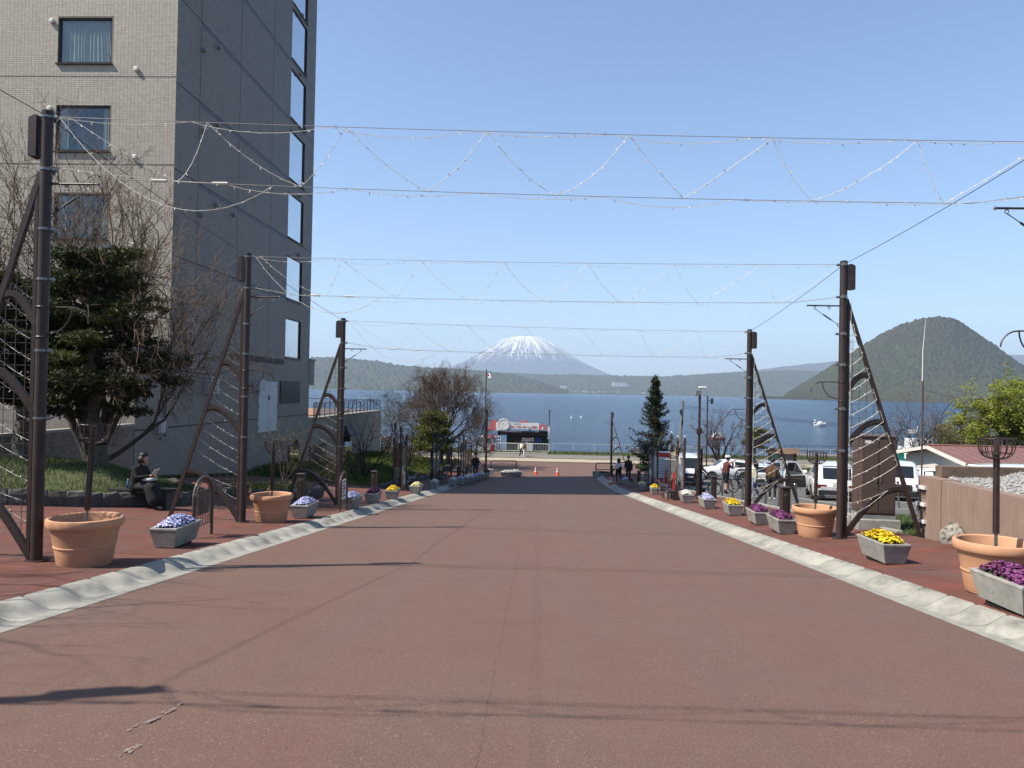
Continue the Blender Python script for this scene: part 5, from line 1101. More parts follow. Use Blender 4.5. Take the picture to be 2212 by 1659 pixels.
mb = MB(); mb.box((RX+.3, RY1-.32, RT+.02), (RX+3.2, RY1-.06, RT+.24)); mb.build('raised_wall', mat('brown_concrete', (.20, .14, .10), .9, .2, 5, .3), rw)
m_ = MB()
for i in range(3):
    z = RT-.26-i*.36
    c = MB(); c.box((RX-.075, RY1-.34, z), (RX-.02, RY1+.02, z+.07)); c.build('insulator', M_CAP, rw)
    for k in range(4): c = MB(); c.tube([(RX-.05, RY1-.30+k*.09, z), (RX-.05, RY1-.30+k*.09, z-.10), (RX-.09, RY1-.30+k*.09, z-.12)], .012, 6); c.build('hook', M_CABLE, rw)
grn = steps(RX+.29, RX+14, .4); gry = steps(1, RY1-.32, .4)
sheet('gravel_bed', grn, gry, lambda x, y: RT-.05+.2*smooth(RX+.3, RX+2.2, x)+.05*math.sin(x*3+y*2), mat('gravel_base', (.40, .39, .37), .95, .3, 12, .6, 20), 'raised gravel bed behind the retaining wall')
rr = np.random.default_rng(8); n = 9000; X = RX+.35+rr.uniform(0, 1, n)**1.6*8; Yv = rr.uniform(3, RY1-.4, n); Z = np.array([RT-.03+.2*smooth(RX+.3, RX+2.2, x)+.05*math.sin(x*3+y*2) for x, y in zip(X, Yv)])
octa = np.array([(1,0,0),(0,1,0),(-1,0,0),(0,-1,0),(0,0,1)], float); s = rr.uniform(.02, .045, (n, 1, 1)); V = (np.stack([X, Yv, Z], 1)[:, None]+octa[None]*s*rr.uniform(.6, 1.3, (n, 5, 1))).reshape(-1, 3); F = (np.arange(n)[:, None, None]*5+np.array([(0,1,4),(1,2,4),(2,3,4),(3,0,4)])[None]).reshape(-1, 3)
tag(link('gravel', npmesh('gravel', V, F, leafmat('gravel_stone', (.30, .30, .29, 1), (.58, .57, .54, 1)))), 'pale grey gravel behind the retaining wall', kind='stuff')
stump = thing('rock', 'weathered white and black rock at the foot of the retaining wall', 'rock', Vector((RX-.16, 15.2, G(RX, 15.2))))
m = MB(); rn = random.Random(4)
for k in range(5):
    c0 = Vector((rn.uniform(-.12, .12), rn.uniform(-.35, .35), .1)); r0 = rn.uniform(.14, .24); rg = []
    for i, zf in enumerate((-.9, -.3, .4, .9, 1.15)): rg.append([(c0.x+r0*math.sqrt(max(.05, 1-(zf*.82)**2))*math.cos(a)*rn.uniform(.8, 1.2), c0.y+r0*1.1*math.sqrt(max(.05, 1-(zf*.82)**2))*math.sin(a)*rn.uniform(.8, 1.2), c0.z+r0*zf*rn.uniform(.85, 1.1)) for a in [2*math.pi*j/9 for j in range(9)]])
    m.loft(rg)
m.build('rock_face', mat('mottled_rock', (.36, .33, .28), .9, .3, 8, .6, 20, col2=(.03, .028, .025), c2a=.5, c2b=.6, c2s=6), stump, 'auto')
# cabinet
p = gp(1885, 1139); cab = thing('utility_cabinet', 'tall brown steel cabinet on a concrete plinth beside the car park', 'cabinet', p, -.12)
M_CABB = mat('cabinet_brown', (.115, .075, .06), .5, .1, 3, .04, 40)
m = MB(); m.cbox((0, 0, .09), (.95, 1.0, .34), 0, .02); m.build('plinth', M_CONC, cab)
m = MB(); m.cbox((0, 0, .30), (.78, .80, .10)); m.build('footing', mat('grey_footing', (.3, .3, .3)), cab)
m = MB(); m.cbox((0, 0, 1.27), (.76, .78, 1.84), 0, .015); m.build('body', M_CABB, cab)
m = MB(); m.cbox((0, 0, 2.21), (.82, .84, .05), 0, .01); m.build('lid', M_CABB, cab)
for s_ in (-1, 1): m = MB(); m.cbox((s_*.19, -.398, 1.27), (.35, .012, 1.74)); d_ = m.build('door', M_CABB, cab); m = MB(); m.cbox((s_*.05, -.41, 1.2), (.025, .02, .14)); m.build('handle', M_GALV, d_)
m = MB(); m.cbox((-.384, -.15, 1.95), (.012, .12, .26)); m.build('vent', M_JOINT, cab); m = MB(); m.cbox((-.25, -.408, 2.08), (.14, .008, .07)); m.build('label_plate', M_CAP, cab)
for i, (px, py, h) in enumerate(((1848, 1108, .95), (1942, 1098, .9))):
    q = gp(px, py, .03); t = thing('rusty_stake', ('rusty stake with a cap in front of the brown cabinet', 'rusty stake on the grass by the retaining wall')[i], 'stake', q, (0, -.06 if i else .02, 0)); m = MB(); m.tube([(0, 0, -.1), (0, 0, h*.45)], .035, 8); m.build('sleeve', M_GALV, t); m = MB(); m.tube([(0, 0, h*.4), (0, 0, h)], .028, 8); m.ball((0, 0, h+.02), .05, 8); m.build('rod', mat('rust', (.16, .06, .03), .9, .3, 12, .3), t)
pts = [(x, y, G(x, y, .02)) for x, y in ((RN.uniform(8.25, 13), RN.uniform(16.75, 22.5)) for _ in range(12000)) if x < 8.6+ (y-16)*.8 or y < 20]
grass('grass', pts, .12, .012, M_BLADE, 'patch of weedy grass behind the brown cabinet')
sheet('grass_patch', [8.25, 10, 16], steps(16.7, 22, 1), lambda x, y: G(x, y, .05), M_TURF, 'grass patch between cabinet and car park')
pts = [(x, y, FLAT+.16) for x, y in ((RN.uniform(-45, 60), RN.uniform(83, 86.2)) for _ in range(22000))]
grass('grass', pts, .18, .03, M_BLADE, 'grass of the lake front verge')
gx0 = [(10.5, 56), (40, 56)]
sheet('lawn', steps(9.5, 60, 3), steps(63.5, 73.5, 2), lambda x, y: rz(y)+.06, M_TURF, 'lawn between the car park and the lake road')
pts = [(x, y, rz(y)+.06) for x, y in ((RN.uniform(9.5, 45), RN.uniform(63.6, 73.4)) for _ in range(22000))]
grass('grass', pts, .2, .03, M_BLADE, 'grass of the lawn beyond the car park')
# hut with a red seamed roof
hut = thing('lakeside_hut', 'long white hut with a dull red seamed metal roof', 'building')
HX0, HY0, HY1 = 23.2, 41.5, 50.0; ez = at(2043, 1000, HY0).z; rz_ = at(1996, 962, 45.7).z; gz = rz(46); YR = 45.7
M_WHITEW = mat('white_render', (.66, .63, .57), .85, .08, 2, .08); M_REDR = mat('dull_red_roof', (.27, .135, .11), .5, .1, 2, .05)
mb = MB(); mb.prism([(HY0+.5, gz-.5), (HY1-.5, gz-.5), (HY1-.5, ez-.12), (YR, rz_-.15), (HY0+.5, ez-.12)], 'x', HX0+.6, 62); mb.build('wall', M_WHITEW, hut)
for k, (ya, yb_) in enumerate(((HY0, YR), (YR, HY1))):
    za, zb_ = (ez, rz_) if k == 0 else (rz_, ez); mb = MB(); mb.add([(HX0, ya, za), (62, ya, za), (62, yb_, zb_), (HX0, yb_, zb_), (HX0, ya, za-.1), (62, ya, za-.1), (62, yb_, zb_-.1), (HX0, yb_, zb_-.1)], [(0,1,2,3),(7,6,5,4),(0,4,5,1),(3,2,6,7),(0,3,7,4),(1,5,6,2)]); rf = mb.build('roof', M_REDR, hut)
    if k == 0:
        for i in range(60): x = HX0+.35+i*.55; c = MB(); c.bar([(x, ya, za+.012), (x, yb_, zb_+.012)], .045, .03, up=(1, 0, 0)); c.build('roof_seam', M_REDR, rf)
    c = MB(); c.bar([(HX0-.04, ya, za-.10), (HX0-.04, yb_, zb_-.10)], .06, .2, up=(1, 0, 0)); c.build('bargeboard', M_WHITEW, rf)
c = MB(); c.tube([(HX0-.1, YR, rz_+.03), (62, YR, rz_+.03)], .06, 8); c.build('ridge_cap', M_REDR, hut)
for i in range(3): c = MB(); c.cbox((HX0+.35, HY0+.9+i*1.1, ez+.06+i*.2-.2), (.5, .1, .12)); c.build('rafter_end', M_WHITEW, hut)
# aerial mast
Y = 39; q = gx(1990, Y); mast = thing('aerial_mast', 'slender aerial mast with a white whip beside the hut', 'mast', (q, Y, rz(Y)))
h1 = at(1992, 823, Y).z-rz(Y); h2 = at(1996, 690, Y).z-rz(Y)
m = MB(); m.tube([(0, 0, 0), (.0, 0, h1)], .045, 8); m.build('pole', mat('rusty_pole', (.11, .07, .055), .8, .3, 8, .2), mast)
m = MB(); m.tube([(-.03, 0, h1), (-.02, 0, (h1+h2)/2), (.1, 0, h2)], [.026, .02, .008], 6); m.build('whip', M_CAP, mast)
wire('thin stay wire from the aerial mast over the trees', sag((q, Y, rz(Y)+h1*.93), (q+22, Y+14, rz(Y)+h1*.7), .5, 12), .008)
# utility pole, camera pole, tall thin pole
Y = 53; x = gx(1463, Y); up_ = thing('utility_pole', 'grey leaning utility pole behind the arbour', 'pole', (x, Y, G(8, Y)-.2)); hgt = at(1475, 866, Y).z-up_.location.z; tx = at(1475, 866, Y).x-x
m = MB(); m.tube([(0, 0, -.2), (tx, 0, hgt)], [.14, .09], 10); m.build('shaft', mat('pole_concrete', (.22, .225, .23), .7), up_)
m = MB(); m.cbox((tx*.9-.12, -.1, hgt-.75), (.14, .14, .30)); m.cbox((tx*.8+.02, -.12, hgt-1.5), (.12, .12, .45)); m.build('fittings', M_CABLE, up_)
pt = Vector((x+tx, Y, up_.location.z+hgt-.35))
for k, l in enumerate(('upper', 'lower')): wire(l+' power line from the leaning utility pole towards the hut', sag(pt-Vector((0, 0, k*.14)), Vector((60, 60, pt.z-3.0-k*.15)), .6, 20), .014)
p = gp(1508, 1078); cp = thing('camera_pole', 'brown pole carrying a floodlight and a lamp above the arbour', 'lamp post', p); hgt = at(1508, 845, p.y).z-p.z
m = MB(); m.tube([(0, 0, -.1), (0, 0, hgt)], [.07, .05], 12); m.build('pole', M_BROWN, cp, 'auto'); m = MB(); m.tube([(.13, .05, -.1), (.13, .05, hgt*.47)], .05, 10); m.build('side_pole', M_BROWN, cp)
m = MB(); m.cbox((-.10, -.05, hgt-.07), (.24, .2, .22), 0, .02); m.build('floodlight', mat('grey_lamp', (.25, .26, .27), .4), cp)
m = MB(); m.cbox((.10, -.03, hgt+.16), (.34, .18, .09), 0, .03); m.tube([(0, 0, hgt-.02), (.05, -.02, hgt+.13)], .02, 6); m.build('lamp_head', M_CAP, cp)
m = MB(); m.cbox((0, 0, hgt*.63), (.22, .2, .26), 0, .015); m.build('junction_box', M_BROWN, cp)
m = MB(); m.tube(sag((0, -.02, hgt*.42), (-1.2, 1.4, hgt*.34), .12, 8), .008, 5); m.tube(sag((0, -.02, hgt*.45), (-1.0, 1.2, hgt*.40), .2, 8), .008, 5); bulbs(m, sag((0, -.02, hgt*.42), (-1.2, 1.4, hgt*.34), .12, 8), .05, .012, random.Random(2)); m.build('light_string', M_CORD, cp)
Y = 74; x = gx(1526, Y); tp_ = thing('loudspeaker_pole', 'thin dark pole with a loudspeaker near the lake railing', 'pole', (x, Y, FLAT)); hgt = at(1527, 855, Y).z-FLAT
m = MB(); m.tube([(0, 0, -.1), (0, 0, hgt)], .07, 8); m.build('pole', M_BROWN, tp_); m = MB(); m.cbox((.42, 0, hgt-.5), (.26, .2, .55), 0, .03); m.tube([(0, 0, hgt-.4), (.4, 0, hgt-.5)], .03, 6); m.build('loudspeaker', M_CABLE, tp_)

# ------------------------------------------------------------------ arbours with benches
def arbour(p, rot, label, L=3.4, pan=None, hs=(3.0, 2.5)):
    t = thing('trellis_arbour', label, 'arbour', p, rot, 'arched trellis arbours'); n = 3
    for i in range(n):
        y = -L/2+L*i/(n-1); m = MB(); hh_ = hs[0] if i == 1 else hs[1]; m.tube([(0, y, -.15), (0, y, hh_)], .05, 10); m.lathe([(.085, 0), (.085, .05), (.05, .08), (.06, .14), (.001, .2)], 10, (0, y, hh_-.02)); m.build('post', M_BROWN, t, 'auto')
        c = MB(); c.ball((0, y, hh_+.24), .035, 8); c.build('lamp_bulb', M_BULB, t)
    for i in range(n-1):
        ya, yb_ = -L/2+L*i/(n-1), -L/2+L*(i+1)/(n-1); w_ = (yb_-ya)-.14; yc = (ya+yb_)/2
        m = MB(); h0 = 1.55; pts = [(0, yc-w_/2, .1), (0, yc-w_/2, h0)]+[(0, yc-w_/2*math.cos(a), h0+w_/2*1.05*math.sin(a)) for a in [math.pi*k/14 for k in range(1, 14)]]+[(0, yc+w_/2, h0), (0, yc+w_/2, .1)]; m.bar(pts, .07, .05, up=(1, 0, 0)); m.build('arch', M_BROWN, t)
        m = MB()
        for k in range(1, 8): y = yc-w_/2+w_*k/8; z1 = h0+w_/2*1.05*math.sqrt(max(0, 1-((y-yc)/(w_/2))**2)); m.tube([(0, y, .5), (0, y, z1)], .006, 4)
        for k in range(11): m.tube([(0.008, yc-w_/2, .5+k*.13), (0.008, yc+w_/2, .5+k*.13)], .006, 4)
        m.build('grid', M_WIREG, t)
        m = MB(); rn = random.Random(i)
        for k in range(5): y = yc-w_/2+w_*(k+.5)/5; z1 = h0+.4; pts = [(-.02, y+rn.uniform(-.05, .05), z1-q*.17) for q in range(9)]; m.tube(pts, .006, 4); bulbs(m, pts, .11, .009, rn)
        m.build('light_string', M_CORD, t)
        m = MB(); pts = [(-.30, yc-.42, .0), (-.30, yc-.42, .62)]+[(-.30, yc-.42*math.cos(a), .62+.30*math.sin(a)) for a in [math.pi*k/10 for k in range(1, 10)]]+[(-.30, yc+.42, .62), (-.30, yc+.42, 0)]; m.bar(pts, .05, .05, up=(1, 0, 0)); m.build('low_arch', M_BROWN, t)
    if pan: c = MB(); yc = -L/4; c.prism([(yc-.26, .35), (yc+.26, .35), (yc+.26, 1.0), (yc+.18, 1.18), (yc, 1.26), (yc-.18, 1.18), (yc-.26, 1.0)], 'x', -.30, -.26); c.build('panel', pan, t)
    for k in range(2):
        zz2 = (0, 0); y = -L/4+k*L/2
        for q in range(4): c = MB(); c.box((-.62+q*.11, y-.6, .44), (-.53+q*.11, y+.6, .47)); c.build('seat_slat', M_BROWN, t)
        for s_ in (-1, 1): c = MB(); c.bar([(-.62, y+s_*.55, 0), (-.62, y+s_*.55, .43), (-.2, y+s_*.55, .43), (-.2, y+s_*.55, 0)], .04, .04); c.build('bench_leg', M_BROWN, t)
        c = MB(); c.bar([(-.66, y-.6, .62), (-.66, y+.6, .62)], .04, .05, up=(1, 0, 0)); c.build('bench_rail', M_BROWN, t)
    # scrolled light brackets
    for i in range(n):
        y = -L/2+L*i/(n-1); hh_ = hs[0] if i == 1 else hs[1]; c = MB(); c.tube([(0, y, hh_-.1)]+[(-.12-.5*q, y+.25*math.sin(q*3), hh_-.05-.30*q+.28*math.sin(q*3)) for q in [k/8 for k in range(9)]], .010, 5); c.build('scroll', M_GALV, t)
M_REDP = mat('red_panel', (.42, .015, .02), .4, .05)
Y = 38.0; arbour((gx(868, Y)-.1, Y, G(-6.9, Y)), math.pi, 'arched trellis arbour in the hotel shade, nearest of three')
Y = 47.5; arbour((gx(945, Y)-.1, Y, G(-6.6, Y)), math.pi, 'arched trellis arbour in hotel shade, middle of three')
Y = 56.0; arbour((gx(1000, Y), Y, G(-6, Y)), math.pi, 'arched trellis arbour in hotel shade, farthest of three')
Y = 33.6; arbour((gx(1462, Y), Y, G(6.6, Y)), 0, 'arched trellis arbour with a red panel beside the camera pole', 3.2, M_REDP, (2.5, 2.6))
Y = 45; arbour((gx(1410, Y), Y, G(6.6, Y)), 0, 'dark arched trellis arbour with a poster below the spruce', 3.4, M_CAP)
for i, (px, Y, h) in enumerate(((851, 37.2, 3.1), (933, 45, 3.2), (990, 55, 3.0), (1028, 60, 2.5))):
    t = thing('lamp_post', 'slim black lamp post among the hotel-side arbours, number %s from the annex' % ('one', 'two', 'three', 'four')[i], 'lamp post', (gx(px, Y), Y, G(-7, Y))); m = MB(); m.tube([(0, 0, -.1), (0, 0, h)], .045, 8); m.build('post', M_CABLE, t); m = MB(); m.lathe([(.07, 0), (.09, .06), (.05, .2), (.001, .24)], 10, (0, 0, h)); m.build('lantern', M_CABLE, t)
for i, (px, Y, X_) in enumerate(((865, 36.4, 0), (974, 49, 0), (1017, 58, 0))):
    t = thing('banner_board', ('brown hanging board on a post at the first hotel-side arbour', 'dark hanging board on a post at the middle hotel-side arbour', 'dark hanging board on a post at the last hotel-side arbour')[i], 'sign', (gx(px, Y), Y, G(-7, Y))); m = MB(); m.tube([(0, 0, -.1), (0, 0, 2.3)], .055, 8); m.build('post', M_BROWN, t); m = MB(); m.prism([(-.34, 1.1), (-.07, 1.1), (-.07, 1.95), (-.34, 1.95)], 'y', -.04, .04); m.prism([(-.34, 1.95), (-.07, 1.95), (-.13, 2.04), (-.28, 2.04)], 'y', -.04, .04); m.build('board', mat('brown_board', (.12, .075, .05)), t)
# notice board at the car park entrance
p = gp(1436, 1043); p.y = 51; p = Vector((gx(1434, 51), 51, G(8, 51))); nb_ = thing('notice_board', 'leaning white notice board with red heading and a yellow pole', 'sign', p, .25)
m = MB(); m.box((-.72, -.03, .35), (.72, .03, 2.15)); bd = m.build('board', M_CAP, nb_, loc=(0, 0, 0)); bd.rotation_euler = (-.12, .05, 0)
m = MB(); m.box((-.66, -.036, 1.75), (.66, -.032, 2.05)); m.build('heading', mat('notice_red', (.6, .05, .05)), bd)
m = MB()
for i in range(7): m.box((-.6, -.036, .62+i*.145), (.6-.12*(i % 3), -.032, .67+i*.145))
m.build('lettering', mat('faint_ink', (.35, .38, .45)), bd)
m = MB(); m.tube([(.5, .2, .5), (1.2, .5, 2.9)], .035, 8); m.build('yellow_pole', mat('yellow_paint', (.75, .5, .05), .5), nb_)

# ================================================================== LAKE FRONT: RAILING, KIOSK, MACHINES, BOATS
M_WP = mat('white_paint', (.76, .76, .74), .45, .06, 5, .04); M_PALEB = mat('pale_blue_paint', (.55, .62, .68), .5, .06)
def railing(name, label, a, b_, h, step, m, parent=None, post=2.4, r=.022):
    a, b_ = Vector(a), Vector(b_); L = (b_-a).length; d = (b_-a)/L; up = Vector((0, 0, 1)); t = thing(name, label, 'railing', a)
    for z in (h, .12): c = MB(); c.tube([up*z, d*L+up*z], r*1.3, 6); c.build('rail', m, t)
    n = int(L/post)
    for i in range(n+1): c = MB(); q = d*(L*i/n); c.box((q.x-.03, q.y-.03, -.1), (q.x+.03, q.y+.03, h)); c.build('post', m, t)
    c = MB(); k = int(L/step)
    for i in range(k): q = d*(L*(i+.5)/k); c.tube([q+up*.12, q+up*h], r*.5, 4)
    o = c.build('balusters', m, t); o['kind'] = 'stuff'; return t
FZ = FLAT+.02
railing('lake_railing', 'pale blue lake railing beyond the spruce and cherry tree', (1.6, 86.1, FZ), (62, 86.1, FZ), 1.08, .30, M_PALEB)
railing('lake_railing', 'pale blue lake railing behind the domed elm', (-60, 86.1, FZ), (-7.2, 86.1, FZ), 1.08, .30, M_PALEB)
KY = 87.5
kio = thing('boat_kiosk', 'lakeside boat kiosk with a red roof and long white sign', 'kiosk')
def K(px, py, Y=KY): return at(px, py, Y)
M_REDK = mat('kiosk_red', (.26, .05, .045), .55, .1); M_DKG = mat('kiosk_green', (.03, .06, .055), .6)
a, b_ = K(1062, 975), K(1187, 975); zf = FLAT-.35
mb = MB(); mb.box((a.x-.3, KY-1.0, LAKE-.3), (b_.x+.5, KY+5, zf)); mb.build('platform', mat('kiosk_deck', (.25, .22, .19)), kio)
for px0, px1, pt, pb in ((1058, 1074, 908, 929), (1121, 1141, 910, 918), (1164, 1182, 919, 929)):
    q0, q1 = K(px0, pt), K(px1, pb); mb = MB(); zr, ze = q0.z, q1.z; xc = (q0.x+q1.x)/2; hw = (q1.x-q0.x)/2+.25
    mb.loft([[(xc-hw, KY-.6, ze), (xc+hw, KY-.6, ze), (xc+hw, KY+4.2, ze), (xc-hw, KY+4.2, ze)], [(xc-hw*.45, KY+.9, zr), (xc+hw*.45, KY+.9, zr), (xc+hw*.45, KY+2.7, zr), (xc-hw*.45, KY+2.7, zr)]]); mb.build('roof', M_REDK, kio)
q0, q1 = K(1075, 932), K(1184, 941); mb = MB(); mb.box((q0.x, KY-.45, q1.z), (q1.x, KY+4, q0.z-.02)); mb.build('canopy', mat('dark_eave', (.05, .035, .035)), kio)
q0, q1 = K(1094, 940), K(1182, 972); mb = MB(); mb.box((q0.x, KY+.6, zf), (q1.x, KY+3.8, q0.z)); mb.build('booth', M_DKG, kio)
for px0, px1, py0, py1, m in ((1126, 1147, 946, 958, M_GLASS2), (1148, 1153, 946, 958, M_GLASS2), (1155, 1169, 946, 957, mat('blue_poster', (.04, .14, .45), .5)), (1127, 1140, 960, 970, M_DKG), (1146, 1152, 960, 970, mat('white_board', (.6, .62, .62)))):
    q0, q1 = K(px0, py0), K(px1, py1); mb = MB(); mb.box((q0.x, KY+.52, q1.z), (q1.x, KY+.59, q0.z)); mb.build('booth_window', m, kio)
for px in (1080, 1115, 1122, 1183): q0 = K(px, 940); mb = MB(); mb.box((q0.x-.07, KY-.3, zf), (q0.x+.07, KY-.16, q0.z+.1)); mb.build('pillar', mat('kiosk_pillar', (.10, .05, .045)), kio)
sg = thing('kiosk_sign', 'long white banner sign with red lettering and a round emblem on the kiosk', 'sign')
q0, q1 = K(1071.6, 912), K(1164, 931.5); SY = KY-.75
q0, q1 = at(1071.6, 912, SY), at(1164, 931.5, SY)
mb = MB(); mb.box((q0.x, SY, q1.z), (q1.x, SY+.08, q0.z)); mb.build('board', M_WP, sg)
for z0, z1, m in ((.03, .12, mat('sign_sky', (.25, .50, .78))), (.12, .2, mat('sign_blue', (.05, .18, .42)))): hh_ = q0.z-q1.z; mb = MB(); mb.box((q0.x+.9, SY-.012, q1.z+hh_*z0), (q1.x-.05, SY-.002, q1.z+hh_*z1)); mb.build('stripe', m, sg)
c0 = at(1088, 917, SY); mb = MB(); mb.tube([(c0.x, SY-.07, c0.z), (c0.x, SY-.005, c0.z)], .72, 36); mb.build('emblem', mat('emblem_white', (.80, .80, .78), .5, .04), sg)
mb = MB(); mb.torus((c0.x, SY-.072, c0.z), .60, .035, (0, 1, 0), 36, 4); mb.build('emblem_ring', mat('emblem_grey', (.62, .65, .70)), sg)
def text(s, p, size, m, parent, name='lettering', rot=(math.pi/2, 0, 0), ext=.004):
    cu = bpy.data.curves.new(name, 'FONT'); cu.body = s; cu.size = size; cu.extrude = ext; cu.materials.append(m); tmp = bpy.data.objects.new('tmp', cu); COL.objects.link(tmp); me = bpy.data.meshes.new_from_object(tmp.evaluated_get(bpy.context.evaluated_depsgraph_get())); bpy.data.objects.remove(tmp); o = link(name, me, parent, p); o.rotation_euler = rot; o['kind'] = 'stuff'; return o
text('湖上で結ぶ新しい感動!!', (c0.x+.80, SY-.012, q1.z+.33), .30, mat('sign_red', (.62, .03, .03), .5, .02), sg)
text('洞爺湖 遊覧', (c0.x+1.1, SY-.012, q1.z+.74), .17, mat('emblem_grey', (.62, .65, .70)), sg)
for i, (a0, b0_) in enumerate(((1070, 1119), (1120, 1151), (1152, 1186))):
    A_, B_ = at(a0, 974, 85.2), at(b0_, 974, 85.2); zz2 = FLAT+.12; railing('kiosk_railing', ('white picket railing beside the vending machines', 'white picket railing behind the walking pair', 'short white picket railing at the end of the kiosk')[i], (A_.x, 85.2, zz2), (B_.x, 85.2, zz2), .95, .17, M_WP, None, 1.6, .03)
q = at(1142, 960, 85.1); t = thing('rail_notice', 'white notice with round marks on the kiosk railing', 'sign', (at(1144, 965, 85.1).x, 85.12, FLAT+.15)); m = MB(); m.box((-.33, -.02, .0), (.33, .02, 1.0)); m.build('sheet', M_WP, t)
for i in range(2):
    for k in range(3): m = MB(); m.tube([(-.15+i*.3, -.024, .35+k*.22), (-.15+i*.3, -.02, .35+k*.22)], .08, 12); m.build('mark', mat('grey_mark', (.35, .33, .4)), t)
q = at(1180, 938, 86.4); t = thing('speaker_post', 'thin post with a loudspeaker and white panel at the kiosk end', 'post', (at(1185, 960, 86.4).x, 86.4, FLAT)); zt_ = at(1187, 886, 86.4).z-FLAT
m = MB(); m.tube([(0, 0, 0), (.05, 0, zt_)], .05, 8); m.tube([(-.25, 0, zt_-.15), (.05, 0, zt_-.03), (.35, 0, zt_-.25)], .025, 6); m.build('post', M_BROWN, t); m = MB(); m.box((-.12, -.08, 1.6), (.10, -.02, 3.0)); m.build('panel', M_WP, t)
m = MB(); m.tube([(-.75, -.1, 2.75), (-.55, -.3, 2.75)], [.12, .26], 16); m.build('horn', M_CAP, t)
for i, (px0, px1, m0, lab) in enumerate(((1034, 1045, M_WP, 'pale vending machine seen edge on beside the red one'), (1048, 1067, mat('machine_red', (.55, .02, .02), .35, .05), 'red and white vending machine in front of the kiosk'))):
    x0, x1 = at(px0, 970, 84).x, at(px1, 970, 84).x; t = thing('vending_machine', lab, 'vending machine', ((x0+x1)/2, 84, FLAT+.14), 0, 'vending machines by the kiosk'); w_ = (x1-x0)/2
    m = MB(); m.cbox((0, 0, .92), (2*w_, .72, 1.84), 0, .03); m.build('body', m0, t); m = MB(); m.box((-w_*.9, -.375, .85), (w_*.55, -.362, 1.72)); m.build('display', mat('machine_front', (.72, .74, .74), .3, .03), t)
    for k in range(3): m = MB(); m.box((-w_*.85, -.39, 1.0+k*.22), (w_*.5, -.376, 1.12+k*.22)); m.build('shelf_row', mat('bottle_row', (.12, .16, .16), .4, .5, 40), t)
    m = MB(); m.box((w_*.62, -.38, .9), (w_*.9, -.362, 1.5)); m.build('coin_panel', mat('machine_front', (.72, .74, .74)), t); m = MB(); m.box((-w_*.7, -.38, .25), (w_*.3, -.362, .55)); m.build('tray', M_CAP, t)
    if i: m = MB(); m.box((-w_*.95, -.385, .62), (w_*.4, -.364, .84)); m.build('slogan_strip', mat('pale_pink', (.75, .62, .7)), t)
x0 = at(1074, 970, 84.2).x; t = thing('bottle_bin', 'tall white wire rack between vending machine and kiosk', 'rack', (x0, 84.2, FLAT+.12)); m = MB()
for sx in (-.35, .35):
    for sy in (-.2, .2): m.tube([(sx, sy, 0), (sx, sy, 1.75)], .025, 6)
for z in (.05, .5, .95, 1.4, 1.75): m.tube([(-.35, -.2, z), (.35, -.2, z), (.35, .2, z), (-.35, .2, z), (-.35, -.2, z)], .02, 6)
m.build('frame', M_WP, t)
# flagpole
Y = 84.8; x = at(1047, 975, Y).x; t = thing('flagpole', 'tall dark flagpole beside the vending machines', 'flagpole', (x, Y, FLAT+.1)); zt_ = at(1051, 800, Y).z-FLAT-.1; dx = at(1051, 800, Y).x-x
m = MB(); m.tube([(0, 0, 0), (dx*.5, 0, zt_)], .06, 8); m.ball((dx*.5, 0, zt_+.05), .08, 8); m.build('pole', M_BROWN, t)
fl = MB(); n = 12; vs = []
for i in range(n+1):
    u = i/n
    for k in range(n+1): w_ = k/n; vs.append((dx*.5+.07+.75*u*(.55+.45*w_), .14*math.sin(u*5+w_*2)*u, zt_-.12-.72*w_-.42*u*u*(1-w_*.7)))
fs = [(i*(n+1)+k, (i+1)*(n+1)+k, (i+1)*(n+1)+k+1, i*(n+1)+k+1) for i in range(n) for k in range(n)]
fl.add(vs, fs); fl.m = [1 if math.hypot(i+.5-3.6, k+.5-7) < 2.5 else 0 for i in range(n) for k in range(n)]
o = fl.build('flag', [mat('flag_white', (.82, .82, .80), .8, .02, 4, 0), mat('flag_red', (.62, .02, .03), .8, .02, 4, 0)], None, True); o.location = t.location; tag(o, 'white flag with a red disc hanging from the flagpole', 'flag')
# steps and post stones in front of the kiosk
t = thing('stone_step', 'low grey stone step in front of the kiosk', 'step', (at(1120, 985, 84).x, 83.2, FLAT+.06)); m = MB(); m.cbox((0, 0, .06), (6.5, .7, .2), 0, .03); m.build('tread', M_CONC, t)
